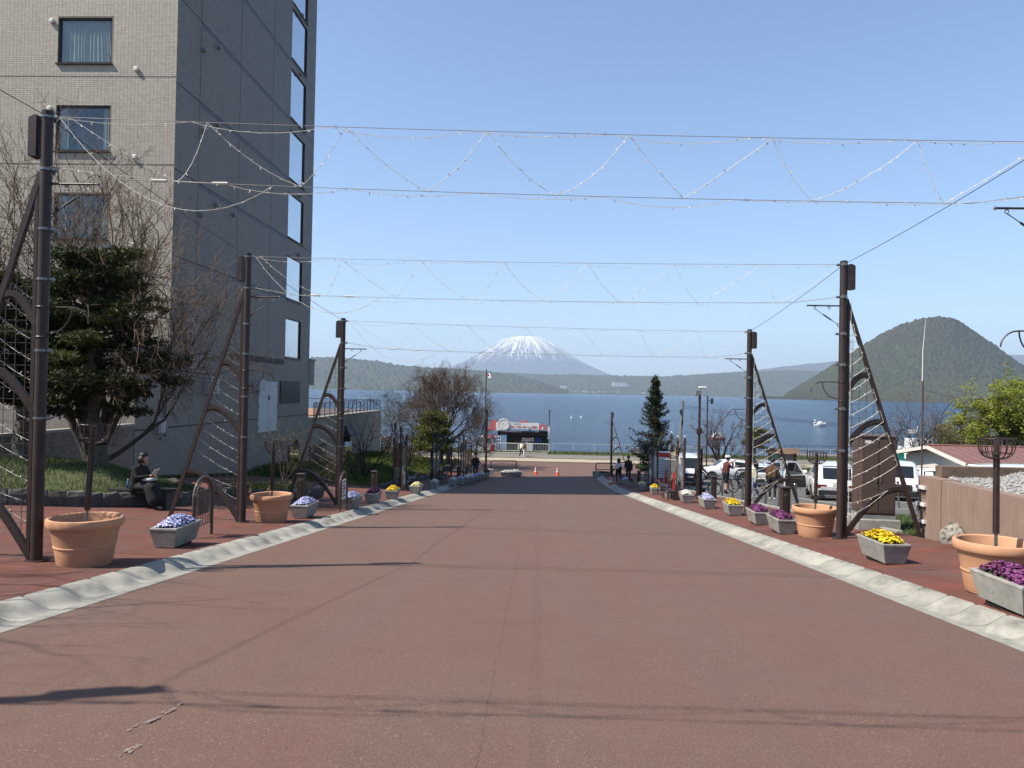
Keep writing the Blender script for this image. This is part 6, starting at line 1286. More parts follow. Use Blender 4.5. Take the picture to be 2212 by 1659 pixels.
# boats
def hull_boat(p, rot, label, L, col, name, swan):
    t = thing(name, label, 'boat', p, rot); m = MB(); rg = []
    for u in [i/8 for i in range(9)]: wd = .75*math.sin(math.pi*min(1, .12+.8*u))**.6; x = -L/2+L*u; rg.append([(x, -wd, .5), (x, -wd*.75, -.1), (x, wd*.75, -.1), (x, wd, .5), (x, 0, .55+.12*math.sin(math.pi*u))])
    m.loft(rg); m.build('hull', col, t, 'auto')
    if swan:
        m = MB(); m.tube([(L*.38, 0, .4), (L*.52, 0, .9), (L*.42, 0, 1.35), (L*.40, 0, 1.7), (L*.48, 0, 1.95), (L*.58, 0, 1.85)], [.3, .24, .17, .14, .17, .05], 10); m.build('neck', M_WP, t, True)
        m = MB(); m.tube([(-L*.3, 0, .5), (-L*.46, 0, .95), (-L*.58, 0, 1.3)], [.5, .35, .04], 10); m.build('tail', M_WP, t, True); m = MB(); m.ball((-.1, 0, .85), 1.0, 14, 0, (1.05, .75, .65)); m.build('wing_body', M_WP, t, True); m = MB(); m.ball((-.25, -.62, .95), .38, 10, 0, (.9, .3, .8)); m.build('opening', M_JOINT, t)
    else:
        m = MB(); m.prism([(-.75, .5), (.95, .5), (.5, 1.35), (-.6, 1.4)], 'y', -.6, .6); m.build('cabin', M_WP, t); m = MB(); m.prism([(-.5, .75), (.7, .75), (.42, 1.25), (-.45, 1.28)], 'y', -.615, .615); m.build('cabin_window', M_GLASS2, t); m = MB(); m.prism([(-1.5, .5), (-.75, .5), (-1.1, 1.0)], 'y', -.3, .3); m.build('fin', M_WP, t)
q = at(1771, 917, 235); hull_boat((q.x, 235, LAKE), math.pi, 'white swan boat on the lake beside the car park frame', 3.4, M_WP, 'swan_boat', True)
q = at(1548, 945, 150); hull_boat((q.x, 150, LAKE), math.pi, 'red and white pedal boat behind the bare cherry tree', 3.2, mat('hull_red', (.5, .10, .12), .4), 'pedal_boat', False)
for i, (px, py) in enumerate(((1234, 905), (1255, 904), (1186, 890), (1850, 880))):
    Y = 8.75*FPX/(py-849-(px-1165)*.0195); q = at(px, py, Y); t = thing('mooring_buoy', 'small buoy on the lake ' + ('just right of the kiosk', 'farther right of the kiosk', 'beyond the kiosk end', 'near the foot of the island')[i], 'buoy', (q.x, Y, LAKE)); m = MB(); m.ball((0, 0, .2), .36, 10); m.tube([(0, 0, .4), (0, 0, 1.1)], .05, 6); m.build('float', M_WP if i < 2 else M_CABLE, t)
t = thing('ferry', 'white lake ferry moored behind the red roofed hut', 'boat', (at(1970, 980, 93).x, 93, LAKE)); m = MB(); m.loft([[(x, -w_, z) for x, w_, z in ((-2.2, 1, -.2), (9, 1, -.2), (9, 1, 1.5), (-3, 1, 1.6))], [(x, 1.6, z) for x, w_, z in ((-2.2, 1, -.2), (9, 1, -.2), (9, 1, 1.5), (-3, 1, 1.6))]]); m.build('hull', M_WP, t)
m = MB(); m.box((-1, -.9, 1.6), (7, 1.5, 3.0)); m.build('cabin', M_WP, t); m = MB(); m.box((-.3, -.7, 3.0), (2.2, 1.3, 4.0)); m.build('bridge', M_WP, t)
for k in range(5): m = MB(); m.box((-.6+k*1.4, -.93, 2.0), (.3+k*1.4, -.905, 2.7)); m.build('cabin_window', M_GLASS2, t)
m = MB(); m.tube([(.6, 0, 4), (.6, 0, 5.6)], .05, 6); m.box((-.5, -.05, 4.6), (.6, .05, 5.1)); m.build('mast', M_WP, t)
t = thing('teal_shed', 'small teal boxed stall behind the brown cabinet', 'stall', (at(1939, 985, 80).x, 80, FLAT+.1)); m = MB(); m.cbox((0, 0, .65), (1.0, .9, 1.3), 0, .04); m.build('box', mat('teal', (.03, .30, .25), .5), t); m = MB(); m.lathe([(.62, 1.3), (.45, 1.42), (.001, 1.45)], 4, (0, 0, 0)); m.build('lid', mat('teal', (.03, .30, .25)), t)
pier = thing('pier', 'low brown pier with a dark railing beyond the parked cars', 'pier', (0, 0, 0)); x0, x1 = at(1690, 970, 95).x, at(1815, 970, 95).x; m = MB(); m.box((x0, 94, LAKE+.6), (x1+3, 97, LAKE+1.6)); m.build('deck', mat('pier_deck', (.22, .18, .14)), pier); m = MB()
for i in range(12): x = x0+(x1+3-x0)*i/11; m.tube([(x, 94.1, LAKE+1.6), (x, 94.1, LAKE+2.8)], .03, 5)
for z in (2.2, 2.8): m.tube([(x0, 94.1, LAKE+z), (x1+3, 94.1, LAKE+z)], .03, 5)
m.build('railing', M_CABLE, pier)
Y = 76; x = at(1690, 990, Y).x; t = thing('information_shelter', 'dark timber information board with a small roof near the lake', 'shelter', (x, Y, FLAT+.05)); 
for s_ in (-1, 1): m = MB(); m.box((s_*1.25-.12, -.12, 0), (s_*1.25+.12, .12, 1.7)); m.build('post', Mwood, t)
m = MB(); m.prism([(-.6, 1.3), (.6, 1.3), (0, 1.75)], 'x', -1.6, 1.6); m.build('roof', Mwood, t); m = MB(); m.box((-1.1, -.05, .55), (1.1, .05, 1.2)); m.build('board', mat('info_board', (.30, .28, .26)), t); m = MB(); m.box((-1.05, -.065, .75), (-.5, -.052, 1.15)); m.build('map', mat('map_green', (.2, .55, .40)), t)
for i, px in enumerate((1380, 1398)):
    Y = 82; t = thing('bench', ('timber park bench before the lake railing by the spruce', 'second timber bench partly behind the spruce')[i], 'bench', (at(px, 985, Y).x, Y, FLAT+.09))
    for q in range(3): m = MB(); m.box((-.8, -.25+q*.16, .42), (.8, -.13+q*.16, .47)); m.build('slat', Mwood, t)
    for q in range(2): m = MB(); m.box((-.8, .26, .6+q*.18), (.8, .30, .72+q*.18)); m.build('back_slat', Mwood, t)
    for s_ in (-1, 1): m = MB(); m.bar([(s_*.7, -.2, 0), (s_*.7, -.2, .42), (s_*.7, .28, .42), (s_*.7, .32, .95)], .06, .06, up=(1, 0, 0)); m.tube([(s_*.7, .28, 0), (s_*.7, .28, .42)], .03, 6); m.build('leg', Mwood, t)

# ================================================================== CARS
M_WCAR = mat('white_car_paint', (.78, .79, .79), .25, .02, 2, 0, spec=.5, coat=.8); M_TYRE = mat('tyre', (.02, .02, .02), .85, .1, 20, .2); M_RIM = mat('alloy', (.35, .36, .37), .3, .1, 10, 0, metal=.9)
M_CGL = mat('car_glass', (.015, .02, .022), .06, .05, 2, 0, spec=.7); M_BLKP = mat('black_plastic', (.025, .025, .026), .55, .1, 10, .05); M_TAIL = mat('tail_lamp', (.20, .008, .012), .15, .05, 5, 0, spec=.6); M_HEADL = mat('head_lamp', (.6, .62, .65), .1, .05, 5, 0, spec=.8); M_CHROME = mat('chrome', (.7, .7, .7), .15, .03, 5, 0, metal=1); M_PLATE = mat('number_plate', (.75, .75, .72), .5, .04); M_SEAT = mat('car_seat', (.10, .055, .035), .6)
def car(p, rot, label, paint, st, L, name='parked_car', wheel_r=.34, wb=None, drop=None, skip=None, tail=True):
    """st: stations (y, z sill, z belt, z roof, half width, half roof width) from rear (-) to front (+)"""
    t = thing(name, label, 'car', p, rot, 'cars in the car park')
    def ring(s):
        y, zs, zb, zr, w_, wr = s; h = [(0, zs), (w_*.86, zs), (w_*.97, zs+.10), (w_, zs+(zb-zs)*.45), (w_*.985, zb-.10), (w_*.93, zb), (wr+(.0), max(zb+.012, zr-.06)), (wr*.86, max(zb+.014, zr-.012)), (0, max(zb+.016, zr))]
        return [(x, y, z) for x, z in h]+[(-x, y, z) for x, z in h[-2:0:-1]]
    m = MB(); m.loft([ring(s) for s in st]); b_ = m.build('body', paint, t, 'auto')
    n = len(st)
    for i in range(n-1):                                   # side glass where there is a cabin
        a, c = st[i], st[i+1]
        for sx in (-1, 1):
            if min(a[3]-a[2], c[3]-c[2]) > .28 and abs(a[0]-c[0]) > .2:
                def P(s, f, q): w0, w1 = s[4]*.93, s[5]; z0, z1 = s[2], s[3]-.06; return (sx*(w0+(w1-w0)*f+.006), s[0]+q, z0+(z1-z0)*f)
                g = MB(); g.quad(P(a, .10, .05), P(c, .10, -.05), P(c, .88, -.05), P(a, .88, .05)); g.build('side_window', M_CGL, t)
    for (i, j, nm) in ((drop or (0, 1, 'rear_window')), (skip or (n-4, n-3, 'windscreen'))):
        a, c = st[i], st[j]
        if a[3] > c[3]: a, c = c, a
        f0, f1 = .10, .90
        def Q(f, sx): y = a[0]+(c[0]-a[0])*f; z = max(a[2]+.016, a[3])+(c[3]-max(a[2]+.016, a[3]))*f; wr = (a[5]+(c[5]-a[5])*f)*.86; d_ = Vector((0, -(c[3]-a[3]), (c[0]-a[0]))); 
        nrm = Vector((0, -(c[3]-a[3]), (c[0]-a[0]))).normalized(); nrm = nrm if nrm.z > 0 else -nrm
        pts = []
        for f, sx in ((f0, -1), (f0, 1), (f1, 1), (f1, -1)):
            y = a[0]+(c[0]-a[0])*f; z0_ = max(a[2]+.016, a[3]); z = z0_+(c[3]-z0_)*f; wr = (a[5]+(c[5]-a[5])*f)*.84; pts.append(Vector((sx*wr, y, z))+nrm*.012)
        g = MB(); g.quad(*pts); g.build(nm, M_CGL, t)
    wb = wb or L*.58; zw = wheel_r
    for sy, yy in ((-1, -wb/2-.02), (1, wb/2-.02)):
        for sx in (-1, 1):
            w0 = st[n//2][4]; x = sx*(w0-.10); g = MB(); g.torus((x, yy, zw), wheel_r-.09, .095, (1, 0, 0), 26, 9); wl = g.build('wheel', M_TYRE, t, True)
            g = MB(); g.tube([(x-.06*sx, yy, zw), (x+.075*sx, yy, zw)], wheel_r-.13, 20); g.build('rim', M_RIM, wl); g = MB(); g.tube([(x+.0755*sx, yy, zw), (x+.085*sx, yy, zw)], .05, 10); g.build('hub', M_BLKP, wl)
            g = MB(); pts = [(sx*(w0+.008), yy+(wheel_r+.06)*math.cos(q), zw+(wheel_r+.06)*math.sin(q)) for q in [math.pi*k/12 for k in range(13)]]; g.bar(pts, .03, .05, up=(1, 0, 0)); g.build('wheel_arch', M_BLKP, t)
            g = MB(); g.tube([(sx*(w0-.19), yy, zw), (sx*(w0+.004), yy, zw)], wheel_r+.035, 20); g.build('wheel_well', M_JOINT, t)
    r0, f0 = st[0], st[-1]
    g = MB(); g.cbox((0, r0[0]-.03, r0[1]+.17), (r0[4]*1.7, .1, .22), 0, .03); g.build('rear_bumper', M_BLKP, t)
    g = MB(); g.cbox((0, f0[0]+.03, f0[1]+.17), (f0[4]*1.7, .1, .24), 0, .03); g.build('front_bumper', M_BLKP, t)
    if tail:
        for sx in (-1, 1): g = MB(); g.cbox((sx*r0[4]*.72, r0[0]-.005, r0[2]-.13), (r0[4]*.5, .05, .14), 0, .02); g.cbox((sx*r0[4]*.955, r0[0]+.10, r0[2]-.13), (.05, .26, .13), 0, .02); g.build('tail_light', M_TAIL, t)
    g = MB(); g.cbox((0, r0[0]-.012, r0[1]+.52), (.36, .03, .17), 0, .005); g.build('number_plate', M_PLATE, t)
    for sx in (-1, 1): g = MB(); g.cbox((sx*f0[4]*.74, f0[0]-.02, f0[2]-.16), (f0[4]*.46, .10, .16), 0, .03); g.build('headlight', M_HEADL, t)
    g = MB(); g.cbox((0, f0[0]+.01, f0[1]+.42), (f0[4]*.95, .05, .28), 0, .02); g.build('grille', M_BLKP, t)
    g = MB(); g.cbox((0, f0[0]+.045, f0[1]+.30), (.36, .03, .17), 0, .005); g.build('number_plate', M_PLATE, t)
    ws = st[n-4]
    for sx in (-1, 1): g = MB(); g.cbox((sx*(ws[4]+.10), st[n-3][0]-.35, ws[2]+.10), (.20, .12, .15), 0, .03); g.build('wing_mirror', paint, t)
    return t
SUV = [(-2.40, .42, .98, 1.02, .88, .62), (-2.36, .34, 1.02, 1.10, .92, .66), (-2.02, .30, 1.05, 1.66, .955, .66), (-1.0, .26, 1.04, 1.745, .965, .68), (.0, .25, 1.03, 1.75, .965, .68), (.62, .25, 1.02, 1.66, .965, .66), (1.32, .26, 1.0, 1.06, .955, .64), (2.1, .30, .95, .97, .92, .6), (2.42, .38, .84, .86, .82, .5)]
p = gp(1836, 1074, .03); p.y = 34.4; p.x = gx(1834, 32.2, G(12, 32.2, .03)); p.z = G(p.x, p.y, .03)
suv = car(p, 0, 'white suv with its side door open and dark tail lights', M_WCAR, SUV, 4.85, 'white_suv', .37, 2.95, (1, 2, 'rear_window'), (5, 6, 'windscreen'))
suv.rotation_euler = Matrix.Rotation(-.27, 3, 'Z').to_euler(); suv.location.x += .1; suv.location.z -= .05
g = MB(); g.cbox((0, -2.42, .74), (1.30, .03, .22), 0, .02); g.build('tailgate_shade', mat('car_shade', (.62, .63, .63), .3), suv); g = MB(); g.cbox((0, -2.475, .44), (1.05, .03, .14), 0, .02); g.build('diffuser', M_GALV, suv)  # tailgate plate stands proud; recess shade is put into its greyer paint
for sx in (-1, 1): g = MB(); g.cbox((sx*.62, -2.48, .42), (.30, .03, .11), 0, .02); g.build('exhaust', M_BLKP, suv)
g = MB(); g.cbox((0, -1.95, 1.70), (1.15, .22, .03), 0, .01); g.build('spoiler', M_WCAR, suv); g = MB(); g.prism([(-1.2, 1.74), (-.95, 1.745), (-1.18, 1.84)], 'x', -.02, .02); g.build('roof_fin', M_WCAR, suv); g = MB(); g.cbox((0, -2.41, .98), (.09, .02, .09), 0, .01); g.build('emblem', M_CHROME, suv)
for sx in (-1, 1): g = MB(); g.tube([(sx*.60, -1.7, 1.74), (sx*.62, -1.3, 1.79), (sx*.63, .3, 1.79), (sx*.61, .6, 1.72)], .02, 6); g.build('roof_rail', M_BLKP, suv)
# the open front door, dark lining towards us
g = MB(); door = thing('door_hinge', None, None); bpy.data.objects.remove(door)
prof = [(0, .38), (1.12, .38), (1.16, .95), (1.02, 1.62), (.55, 1.62), (.12, 1.05), (0, 1.0)]
A_ = Matrix.Rotation(math.radians(158), 4, 'Z'); 
def DP(u, z, o_): v = Vector((-.97, .72, 0))+ (Matrix.Rotation(math.radians(-62), 3, 'Z') @ Vector((0, -u, 0))) + (Matrix.Rotation(math.radians(-62), 3, 'Z') @ Vector((-o_, 0, 0))); return (v.x, v.y, z)
g = MB(); g.loft([[DP(u, z, .0) for u, z in prof], [DP(u, z, .06) for u, z in prof]]); dr = g.build('open_door', M_WCAR, suv)
ins = [(.04, .42), (1.08, .42), (1.12, .95), (.10, .98)]; g = MB(); g.loft([[DP(u, z, -.02) for u, z in ins], [DP(u, z, -.003) for u, z in ins]]); g.build('door_lining', M_BLKP, dr)
gl = [(.20, 1.03), (1.10, 1.0), (.98, 1.56), (.58, 1.56)]; g = MB(); g.loft([[DP(u, z, -.012) for u, z in gl], [DP(u, z, -.004) for u, z in gl]]); g.build('door_glass', M_CGL, dr)
g = MB(); g.tube([DP(.3, .80, -.05), DP(.8, .84, -.06)], .03, 8); g.build('armrest', M_SEAT, dr)
COMP = [(-1.85, .36, .88, .92, .76, .55), (-1.80, .28, .92, 1.0, .80, .58), (-1.45, .25, .94, 1.42, .83, .57), (-.5, .22, .93, 1.52, .84, .6), (.25, .22, .92, 1.47, .84, .58), (.95, .24, .90, .96, .83, .55), (1.6, .27, .80, .83, .80, .5), (1.86, .34, .70, .72, .70, .42)]
def place(px, Y, off=.03): x = gx(px, Y, G(12, Y, off)); return Vector((x, Y, G(x, Y, off)))
car(place(1566, 57), math.pi/2, 'small white hatchback in profile behind the maroon shirted cyclist', M_WCAR, COMP, 3.7, 'hatchback', .30, 2.35, (1, 2, 'rear_window'), (4, 5, 'windscreen'))
car(place(1640, 50), -.2, 'white hatchback seen from behind beside the person in brown', M_WCAR, COMP, 3.7, 'hatchback', .30, 2.35, (1, 2, 'rear_window'), (4, 5, 'windscreen'))
car(place(1668, 55), math.pi-.2, 'silver blue small car facing the viewer beyond the chain posts', mat('silver_blue_paint', (.38, .43, .48), .3, .03, 2, 0, coat=.6), COMP, 3.7, 'hatchback', .30, 2.35, (1, 2, 'rear_window'), (4, 5, 'windscreen'))
car(place(1940, 35.5), math.pi-.38, 'white pickup style car facing the viewer past the brown cabinet', M_WCAR, SUV, 4.85, 'white_pickup', .36, 2.9, (1, 2, 'rear_window'), (5, 6, 'windscreen'), False)
car(place(1990, 44), math.pi/2, 'white car half hidden behind the retaining wall end', M_WCAR, COMP, 3.7, 'hatchback', .30, 2.35, (1, 2, 'rear_window'), (4, 5, 'windscreen'))
VAN = [(-2.15, .35, 1.05, 1.85, .82, .70), (-2.10, .30, 1.08, 1.92, .84, .72), (-1.0, .28, 1.08, 1.96, .85, .73), (.3, .28, 1.08, 1.96, .85, .73), (1.2, .28, 1.06, 1.90, .85, .71), (1.85, .28, 1.0, 1.12, .84, .66), (2.1, .30, .9, .94, .80, .55), (2.18, .36, .7, .74, .74, .5)]
car(place(1487, 50.5), math.pi-.15, 'white van parked behind the arbour with the red panel', M_WCAR, VAN, 4.3, 'white_van', .30, 2.5, (0, 1, 'rear_window'), (4, 5, 'windscreen'))
q = at(2190, 1003, 27); car(Vector((q.x, 27, q.z-1.96)), math.pi/2, 'white van roof showing above the gravel bed', M_WCAR, VAN, 4.3, 'white_van', .30, 2.5, (0, 1, 'rear_window'), (4, 5, 'windscreen'))

# ================================================================== BICYCLES
M_SPOKE = mat('spoke', (.5, .5, .5), .4, .05, 5, 0, metal=.8); M_FRB = mat('dark_blue_frame', (.02, .03, .08), .35, .05, 5, 0, coat=.4); M_FRW = mat('white_frame', (.72, .73, .75), .35, .05, 5, 0)
def bicycle(loc, rot, label, fr, mtb=False, seat=M_WP):
    t = thing('bicycle', label, 'bicycle', loc, rot, 'bicycles by the car park'); R = .34
    for y, nm in ((-.50, 'rear_wheel'), (.52, 'front_wheel')):
        g = MB(); g.torus((0, y, R), R-.02, .028 if mtb else .016, (1, 0, 0), 30, 7); wl = g.build(nm, M_TYRE, t, True); g = MB(); g.torus((0, y, R), R-.045, .010, (1, 0, 0), 26, 5); g.build('rim', M_SPOKE, wl); g = MB()
        for k in range(12): a = 2*math.pi*k/12; g.tube([(0, y, R), (0, y+(R-.045)*math.cos(a), R+(R-.045)*math.sin(a))], .0018, 3)
        g.tube([(-.05, y, R), (.05, y, R)], .022, 8); g.build('spokes', M_SPOKE, wl)
    BBp, ST, HD, HB = (0, -.07, .28), (0, -.24, .74), (0, .36, .80), (0, .42, .62); g = MB()
    for a, b_, r in ((BBp, ST, .017), (ST, HD, .018), (BBp, HB, .022), (HD, HB, .022)): g.tube([a, b_], r, 8)
    for s_ in (-1, 1): g.tube([BBp, (s_*.05, -.50, R)], .010, 6); g.tube([ST, (s_*.05, -.50, R)], .008, 6)
    g.build('frame', fr, t, 'auto'); g = MB()
    for s_ in (-1, 1): g.tube([(s_*.045, .43, .60), (s_*.05, .52, R)], .014, 7)
    g.build('fork', fr if not mtb else M_BLKP, t)
    g = MB(); g.tube([ST, (0, -.28, .90)], .013, 7); g.build('seat_post', M_BLKP, t); g = MB(); g.loft([[(-.07, -.40, .90), (.07, -.40, .90), (.07, -.40, .94), (-.07, -.40, .94)], [(-.04, -.25, .91), (.04, -.25, .91), (.04, -.25, .945), (-.04, -.25, .945)], [(-.018, -.12, .91), (.018, -.12, .91), (.018, -.12, .935), (-.018, -.12, .935)]]); g.build('saddle', seat, t)
    g = MB(); g.tube([HD, (0, .38, .93)], .014, 7); hw = .36 if mtb else .22; g.tube([(-hw, .36, .97), (-.05, .40, .94), (.05, .40, .94), (hw, .36, .97)], .012, 7)
    if not mtb:
        for s_ in (-1, 1): g.tube([(s_*.21, .40, .97), (s_*.21, .52, .96), (s_*.21, .53, .86), (s_*.21, .42, .84)], .013, 7)
    g.build('handlebar', M_BLKP, t); g = MB(); g.tube([(.05, BBp[1], BBp[2]), (.06, BBp[1], BBp[2])], .095, 16); g.build('chainring', M_BLKP, t)
    for s_ in (-1, 1): g = MB(); g.tube([(s_*.07, BBp[1], BBp[2]), (s_*.075, BBp[1]+s_*.12, BBp[2]-s_*.12)], .010, 6); g.box((s_*.075-.04, BBp[1]+s_*.12-.03, BBp[2]-s_*.12-.012), (s_*.075+.04, BBp[1]+s_*.12+.03, BBp[2]-s_*.12+.012)); g.build('crank', M_BLKP, t)
    return t
p = gp(1521, 1072); bk1 = bicycle(p, math.radians(-75), 'dark blue bicycle with a white saddle behind the camera pole', M_FRB)
p2 = gp(1592, 1068); bk2 = bicycle(p2+Vector((.05, .2, 0)), 0, 'white mountain bike upended beside the maroon shirted cyclist', M_FRW, True, M_BLKP); bk2.rotation_euler = (math.radians(62), 0, math.radians(60)); bk2.location = p2+Vector((.25, .3, .22))
bicycle(gp(1600, 1070)+Vector((.3, 1.0, 0)), math.radians(-60), 'black bicycle leaning among the chain posts', M_BLKP, True, M_BLKP); bicycle(gp(1612, 1068)+Vector((.5, 1.8, 0)), math.radians(-80), 'dark bicycle farther behind the light frame', M_BLKP, False, M_BLKP)

# ================================================================== PEOPLE
M_SKIN = mat('skin', (.52, .32, .23), .6, .06, 8, .02); M_HAIR = mat('black_hair', (.012, .010, .009), .55, .3, 30, .2)
HSC = 1.0
def person(loc, rot, label, J, mats, hair='short', helmet=None, extra=None, scale=1.0, voxel=.016):
    """J: joints in metres, facing +Y. mats: top, sleeve, bottom, shin, shoe"""
    V = Vector; S = []
    def seg(a, ra, b_, rb, tagm): S.append((V(a), ra, V(b_), rb, tagm))
    pel, chest, neck, head = V(J['pelvis']), V(J['chest']), V(J['neck']), V(J['head']); sk = mats.get('skin', M_SKIN)
    f = V(J.get('face', (0, 1, 0))).normalized(); side = V(J.get('side', (1, 0, 0))).normalized()
    for s_ in (-1, 1):
        seg(pel+side*s_*.07, .125, chest-(chest-pel)*.25+side*s_*.075, .125, 'top'); seg(chest-(chest-pel)*.25+side*s_*.075, .125, chest+side*s_*.11, .095, 'top'); seg(pel+side*s_*.08-V((0, 0, .0)), .13, pel+side*s_*.085+V((0, 0, -.08)), .125, 'bottom')
    seg(chest+V((0, 0, .05)), .07, neck, .055, 'top'); seg(neck, .052, head-V((0, 0, .07)), .052, 'skin')
    seg(head+V((0, 0, .035)), .092, head+f*.015+V((0, 0, -.02)), .088, 'skin'); seg(head+f*.03+V((0, 0, -.07)), .058, head+f*.055+V((0, 0, -.085)), .042, 'skin'); seg(head+f*.085+V((0, 0, .01)), .014, head+f*.108+V((0, 0, -.028)), .018, 'skin')
    for s_ in (-1, 1): ear = head+f.cross(V((0, 0, 1)))*s_*.092; seg(ear+V((0, 0, .02)), .017, ear-V((0, 0, .02)), .014, 'skin')
    for s_, k in ((-1, 'L'), (1, 'R')):
        sh = V(J['sh'+k]) if 'sh'+k in J else chest+side*s_*.175+V((0, 0, .03)); el, ha = V(J['el'+k]), V(J['ha'+k]); seg(chest+side*s_*.08+V((0, 0, .03)), .08, sh, .068, 'top'); seg(sh, .062, el, .046, 'top'); seg(el, .046, ha, .032, 'sleeve')
        d = (ha-el).normalized(); pw_ = V(J.get('palm'+k, (0, 0, 1))); lat = d.cross(pw_); lat = lat.normalized() if lat.length > .01 else V((1, 0, 0)); up_ = lat.cross(d)
        seg(ha, .028, ha+d*.05+lat*.012, .030, 'skin'); seg(ha, .026, ha+d*.05-lat*.014, .028, 'skin')
        for q, (o_, ln) in enumerate(((-.030, .062), (-.010, .074), (.010, .070), (.030, .054))): a0 = ha+d*.065+lat*o_; b0 = a0+d*ln*.55-up_*.012; c0_ = b0+d*ln*.35-up_*.028; seg(a0, .0125, b0, .0115, 'skin'); seg(b0, .0115, c0_, .0105, 'skin')
        th = ha+d*.02-lat*.030; seg(th, .015, th+d*.035-lat*.025-up_*.012, .0125, 'skin'); seg(th+d*.035-lat*.025-up_*.012, .0125, th+d*.062-lat*.026-up_*.022, .011, 'skin')
        hp = pel+side*s_*.09+V((0, 0, -.06)); kn, an = V(J['kn'+k]), V(J['an'+k]); seg(hp, .105, (hp+kn)/2, .085, 'bottom'); seg((hp+kn)/2, .085, kn, .066, 'bottom'); seg(kn, .064, (kn*.6+an*.4), .060, 'shin'); seg((kn*.6+an*.4), .060, an, .042, 'shin')
        ft = V(J.get('ft'+k, (0, 1, 0))).normalized(); seg(an-V((0, 0, .03))-ft*.03, .042, an+ft*.10-V((0, 0, .045)), .040, 'shoe'); seg(an+ft*.10-V((0, 0, .045)), .040, an+ft*.17-V((0, 0, .052)), .030, 'shoe')
    if J.get('skirt'):
        for a, ra, b_, rb in J['skirt']: seg(a, ra, b_, rb, 'bottom')
    m = MB()
    for a, ra, b_, rb, _ in S:
        d = (b_-a); L = d.length; d = d/L if L > 1e-6 else V((0, 0, 1)); pts = [a-d*ra*.9, a-d*ra*.55, a, b_, b_+d*rb*.55, b_+d*rb*.9]; m.tube(pts, [ra*.4, ra*.84, ra, rb, rb*.84, rb*.4], 12)
    me = m.mesh('tmp', M_SKIN); tmp = link('tmp', me); md = tmp.modifiers.new('r', 'REMESH'); md.mode = 'VOXEL'; md.voxel_size = voxel; sm = tmp.modifiers.new('s', 'SMOOTH'); sm.factor = .5; sm.iterations = 2
    dg = bpy.context.evaluated_depsgraph_get(); em = bpy.data.meshes.new_from_object(tmp.evaluated_get(dg)); bpy.data.objects.remove(tmp)
    t = thing('person', label, 'person', loc, rot); t.scale = (scale,)*3
    order = ['skin', 'top', 'sleeve', 'bottom', 'shin', 'shoe']; em.materials.clear()
    for k in order: em.materials.append(mats.get(k, sk) if k != 'sleeve' else mats.get('sleeve', mats['top']))
    n = len(em.polygons); ce = np.empty(n*3, np.float32); em.polygons.foreach_get('center', ce); ce = ce.reshape(-1, 3); best = np.full(n, 9e9); idx = np.zeros(n, np.int32)
    for a, ra, b_, rb, tg in S:
        A_ = np.array(a); D_ = np.array(b_-a); L2 = max(1e-9, float(D_ @ D_)); tt = np.clip((ce-A_) @ D_/L2, 0, 1); dd = np.linalg.norm(ce-(A_+tt[:, None]*D_), axis=1)-(ra+(rb-ra)*tt); k = dd < best; best = np.where(k, dd, best); idx = np.where(k, order.index(tg), idx)
    em.polygons.foreach_set('material_index', idx.astype(np.int32)); em.polygons.foreach_set('use_smooth', np.ones(n, bool)); em.name = 'body'; link('body', em, t)
    for s_ in (-1, 1): e = MB(); e.ball(head+f*.088+f.cross(V((0, 0, 1)))*s_*.033+V((0, 0, .012)), .011, 8); e.build('eye', M_JOINT, t)
    if hair:
        h = MB(); h.ball(head-f*.018+V((0, 0, .045)), .108, 14, 0, (1, 1, .92)); 
        if hair == 'long':
            h.tube([head-f*.06+V((0, 0, .06)), head-f*.085+V((0, 0, -.08)), head-f*.09+V((0, 0, -.26))], [.085, .10, .05], 12)
            for s_ in (-1, 1): q = f.cross(V((0, 0, 1)))*s_; h.tube([head+q*.085+V((0, 0, .05)), head+q*.095-f*.02+V((0, 0, -.10)), head+q*.07-f*.05+V((0, 0, -.22))], [.04, .045, .02], 8)
        if hair == 'bob':
            h.tube([head-f*.035+V((0, 0, .03)), head-f*.04+V((0, 0, -.12))], [.115, .105], 14)
            for s_ in (-1, 1): q = f.cross(V((0, 0, 1)))*s_; h.tube([head+q*.08+V((0, 0, .05)), head+q*.092+V((0, 0, -.10))], [.034, .026], 8)
        h.build('hair', M_HAIR, t, True)
    if helmet:
        h = MB(); rg = []
        for z, r in ((.0, 1.0), (.05, .98), (.09, .85), (.115, .55), (.122, .1)): rg.append([tuple(head+V((0, 0, .045+z))+f*(.145*r*math.sin(a))+f.cross(V((0, 0, 1)))*(.115*r*math.cos(a))) for a in [2*math.pi*q/18 for q in range(18)]])
        h.loft(rg); hm = h.build('helmet', helmet, t, True)
        for q in (-.05, 0, .05): v_ = MB(); sd = f.cross(V((0, 0, 1)))*q; v_.tube([head+sd+f*.10+V((0, 0, .135)), head+sd+V((0, 0, .172)), head+sd-f*.10+V((0, 0, .14))], .011, 6); v_.build('helmet_vent', M_BLKP, hm)
    for nm, mb_, m_ in (extra or []): mb_.build(nm, m_, t, True)
    return t
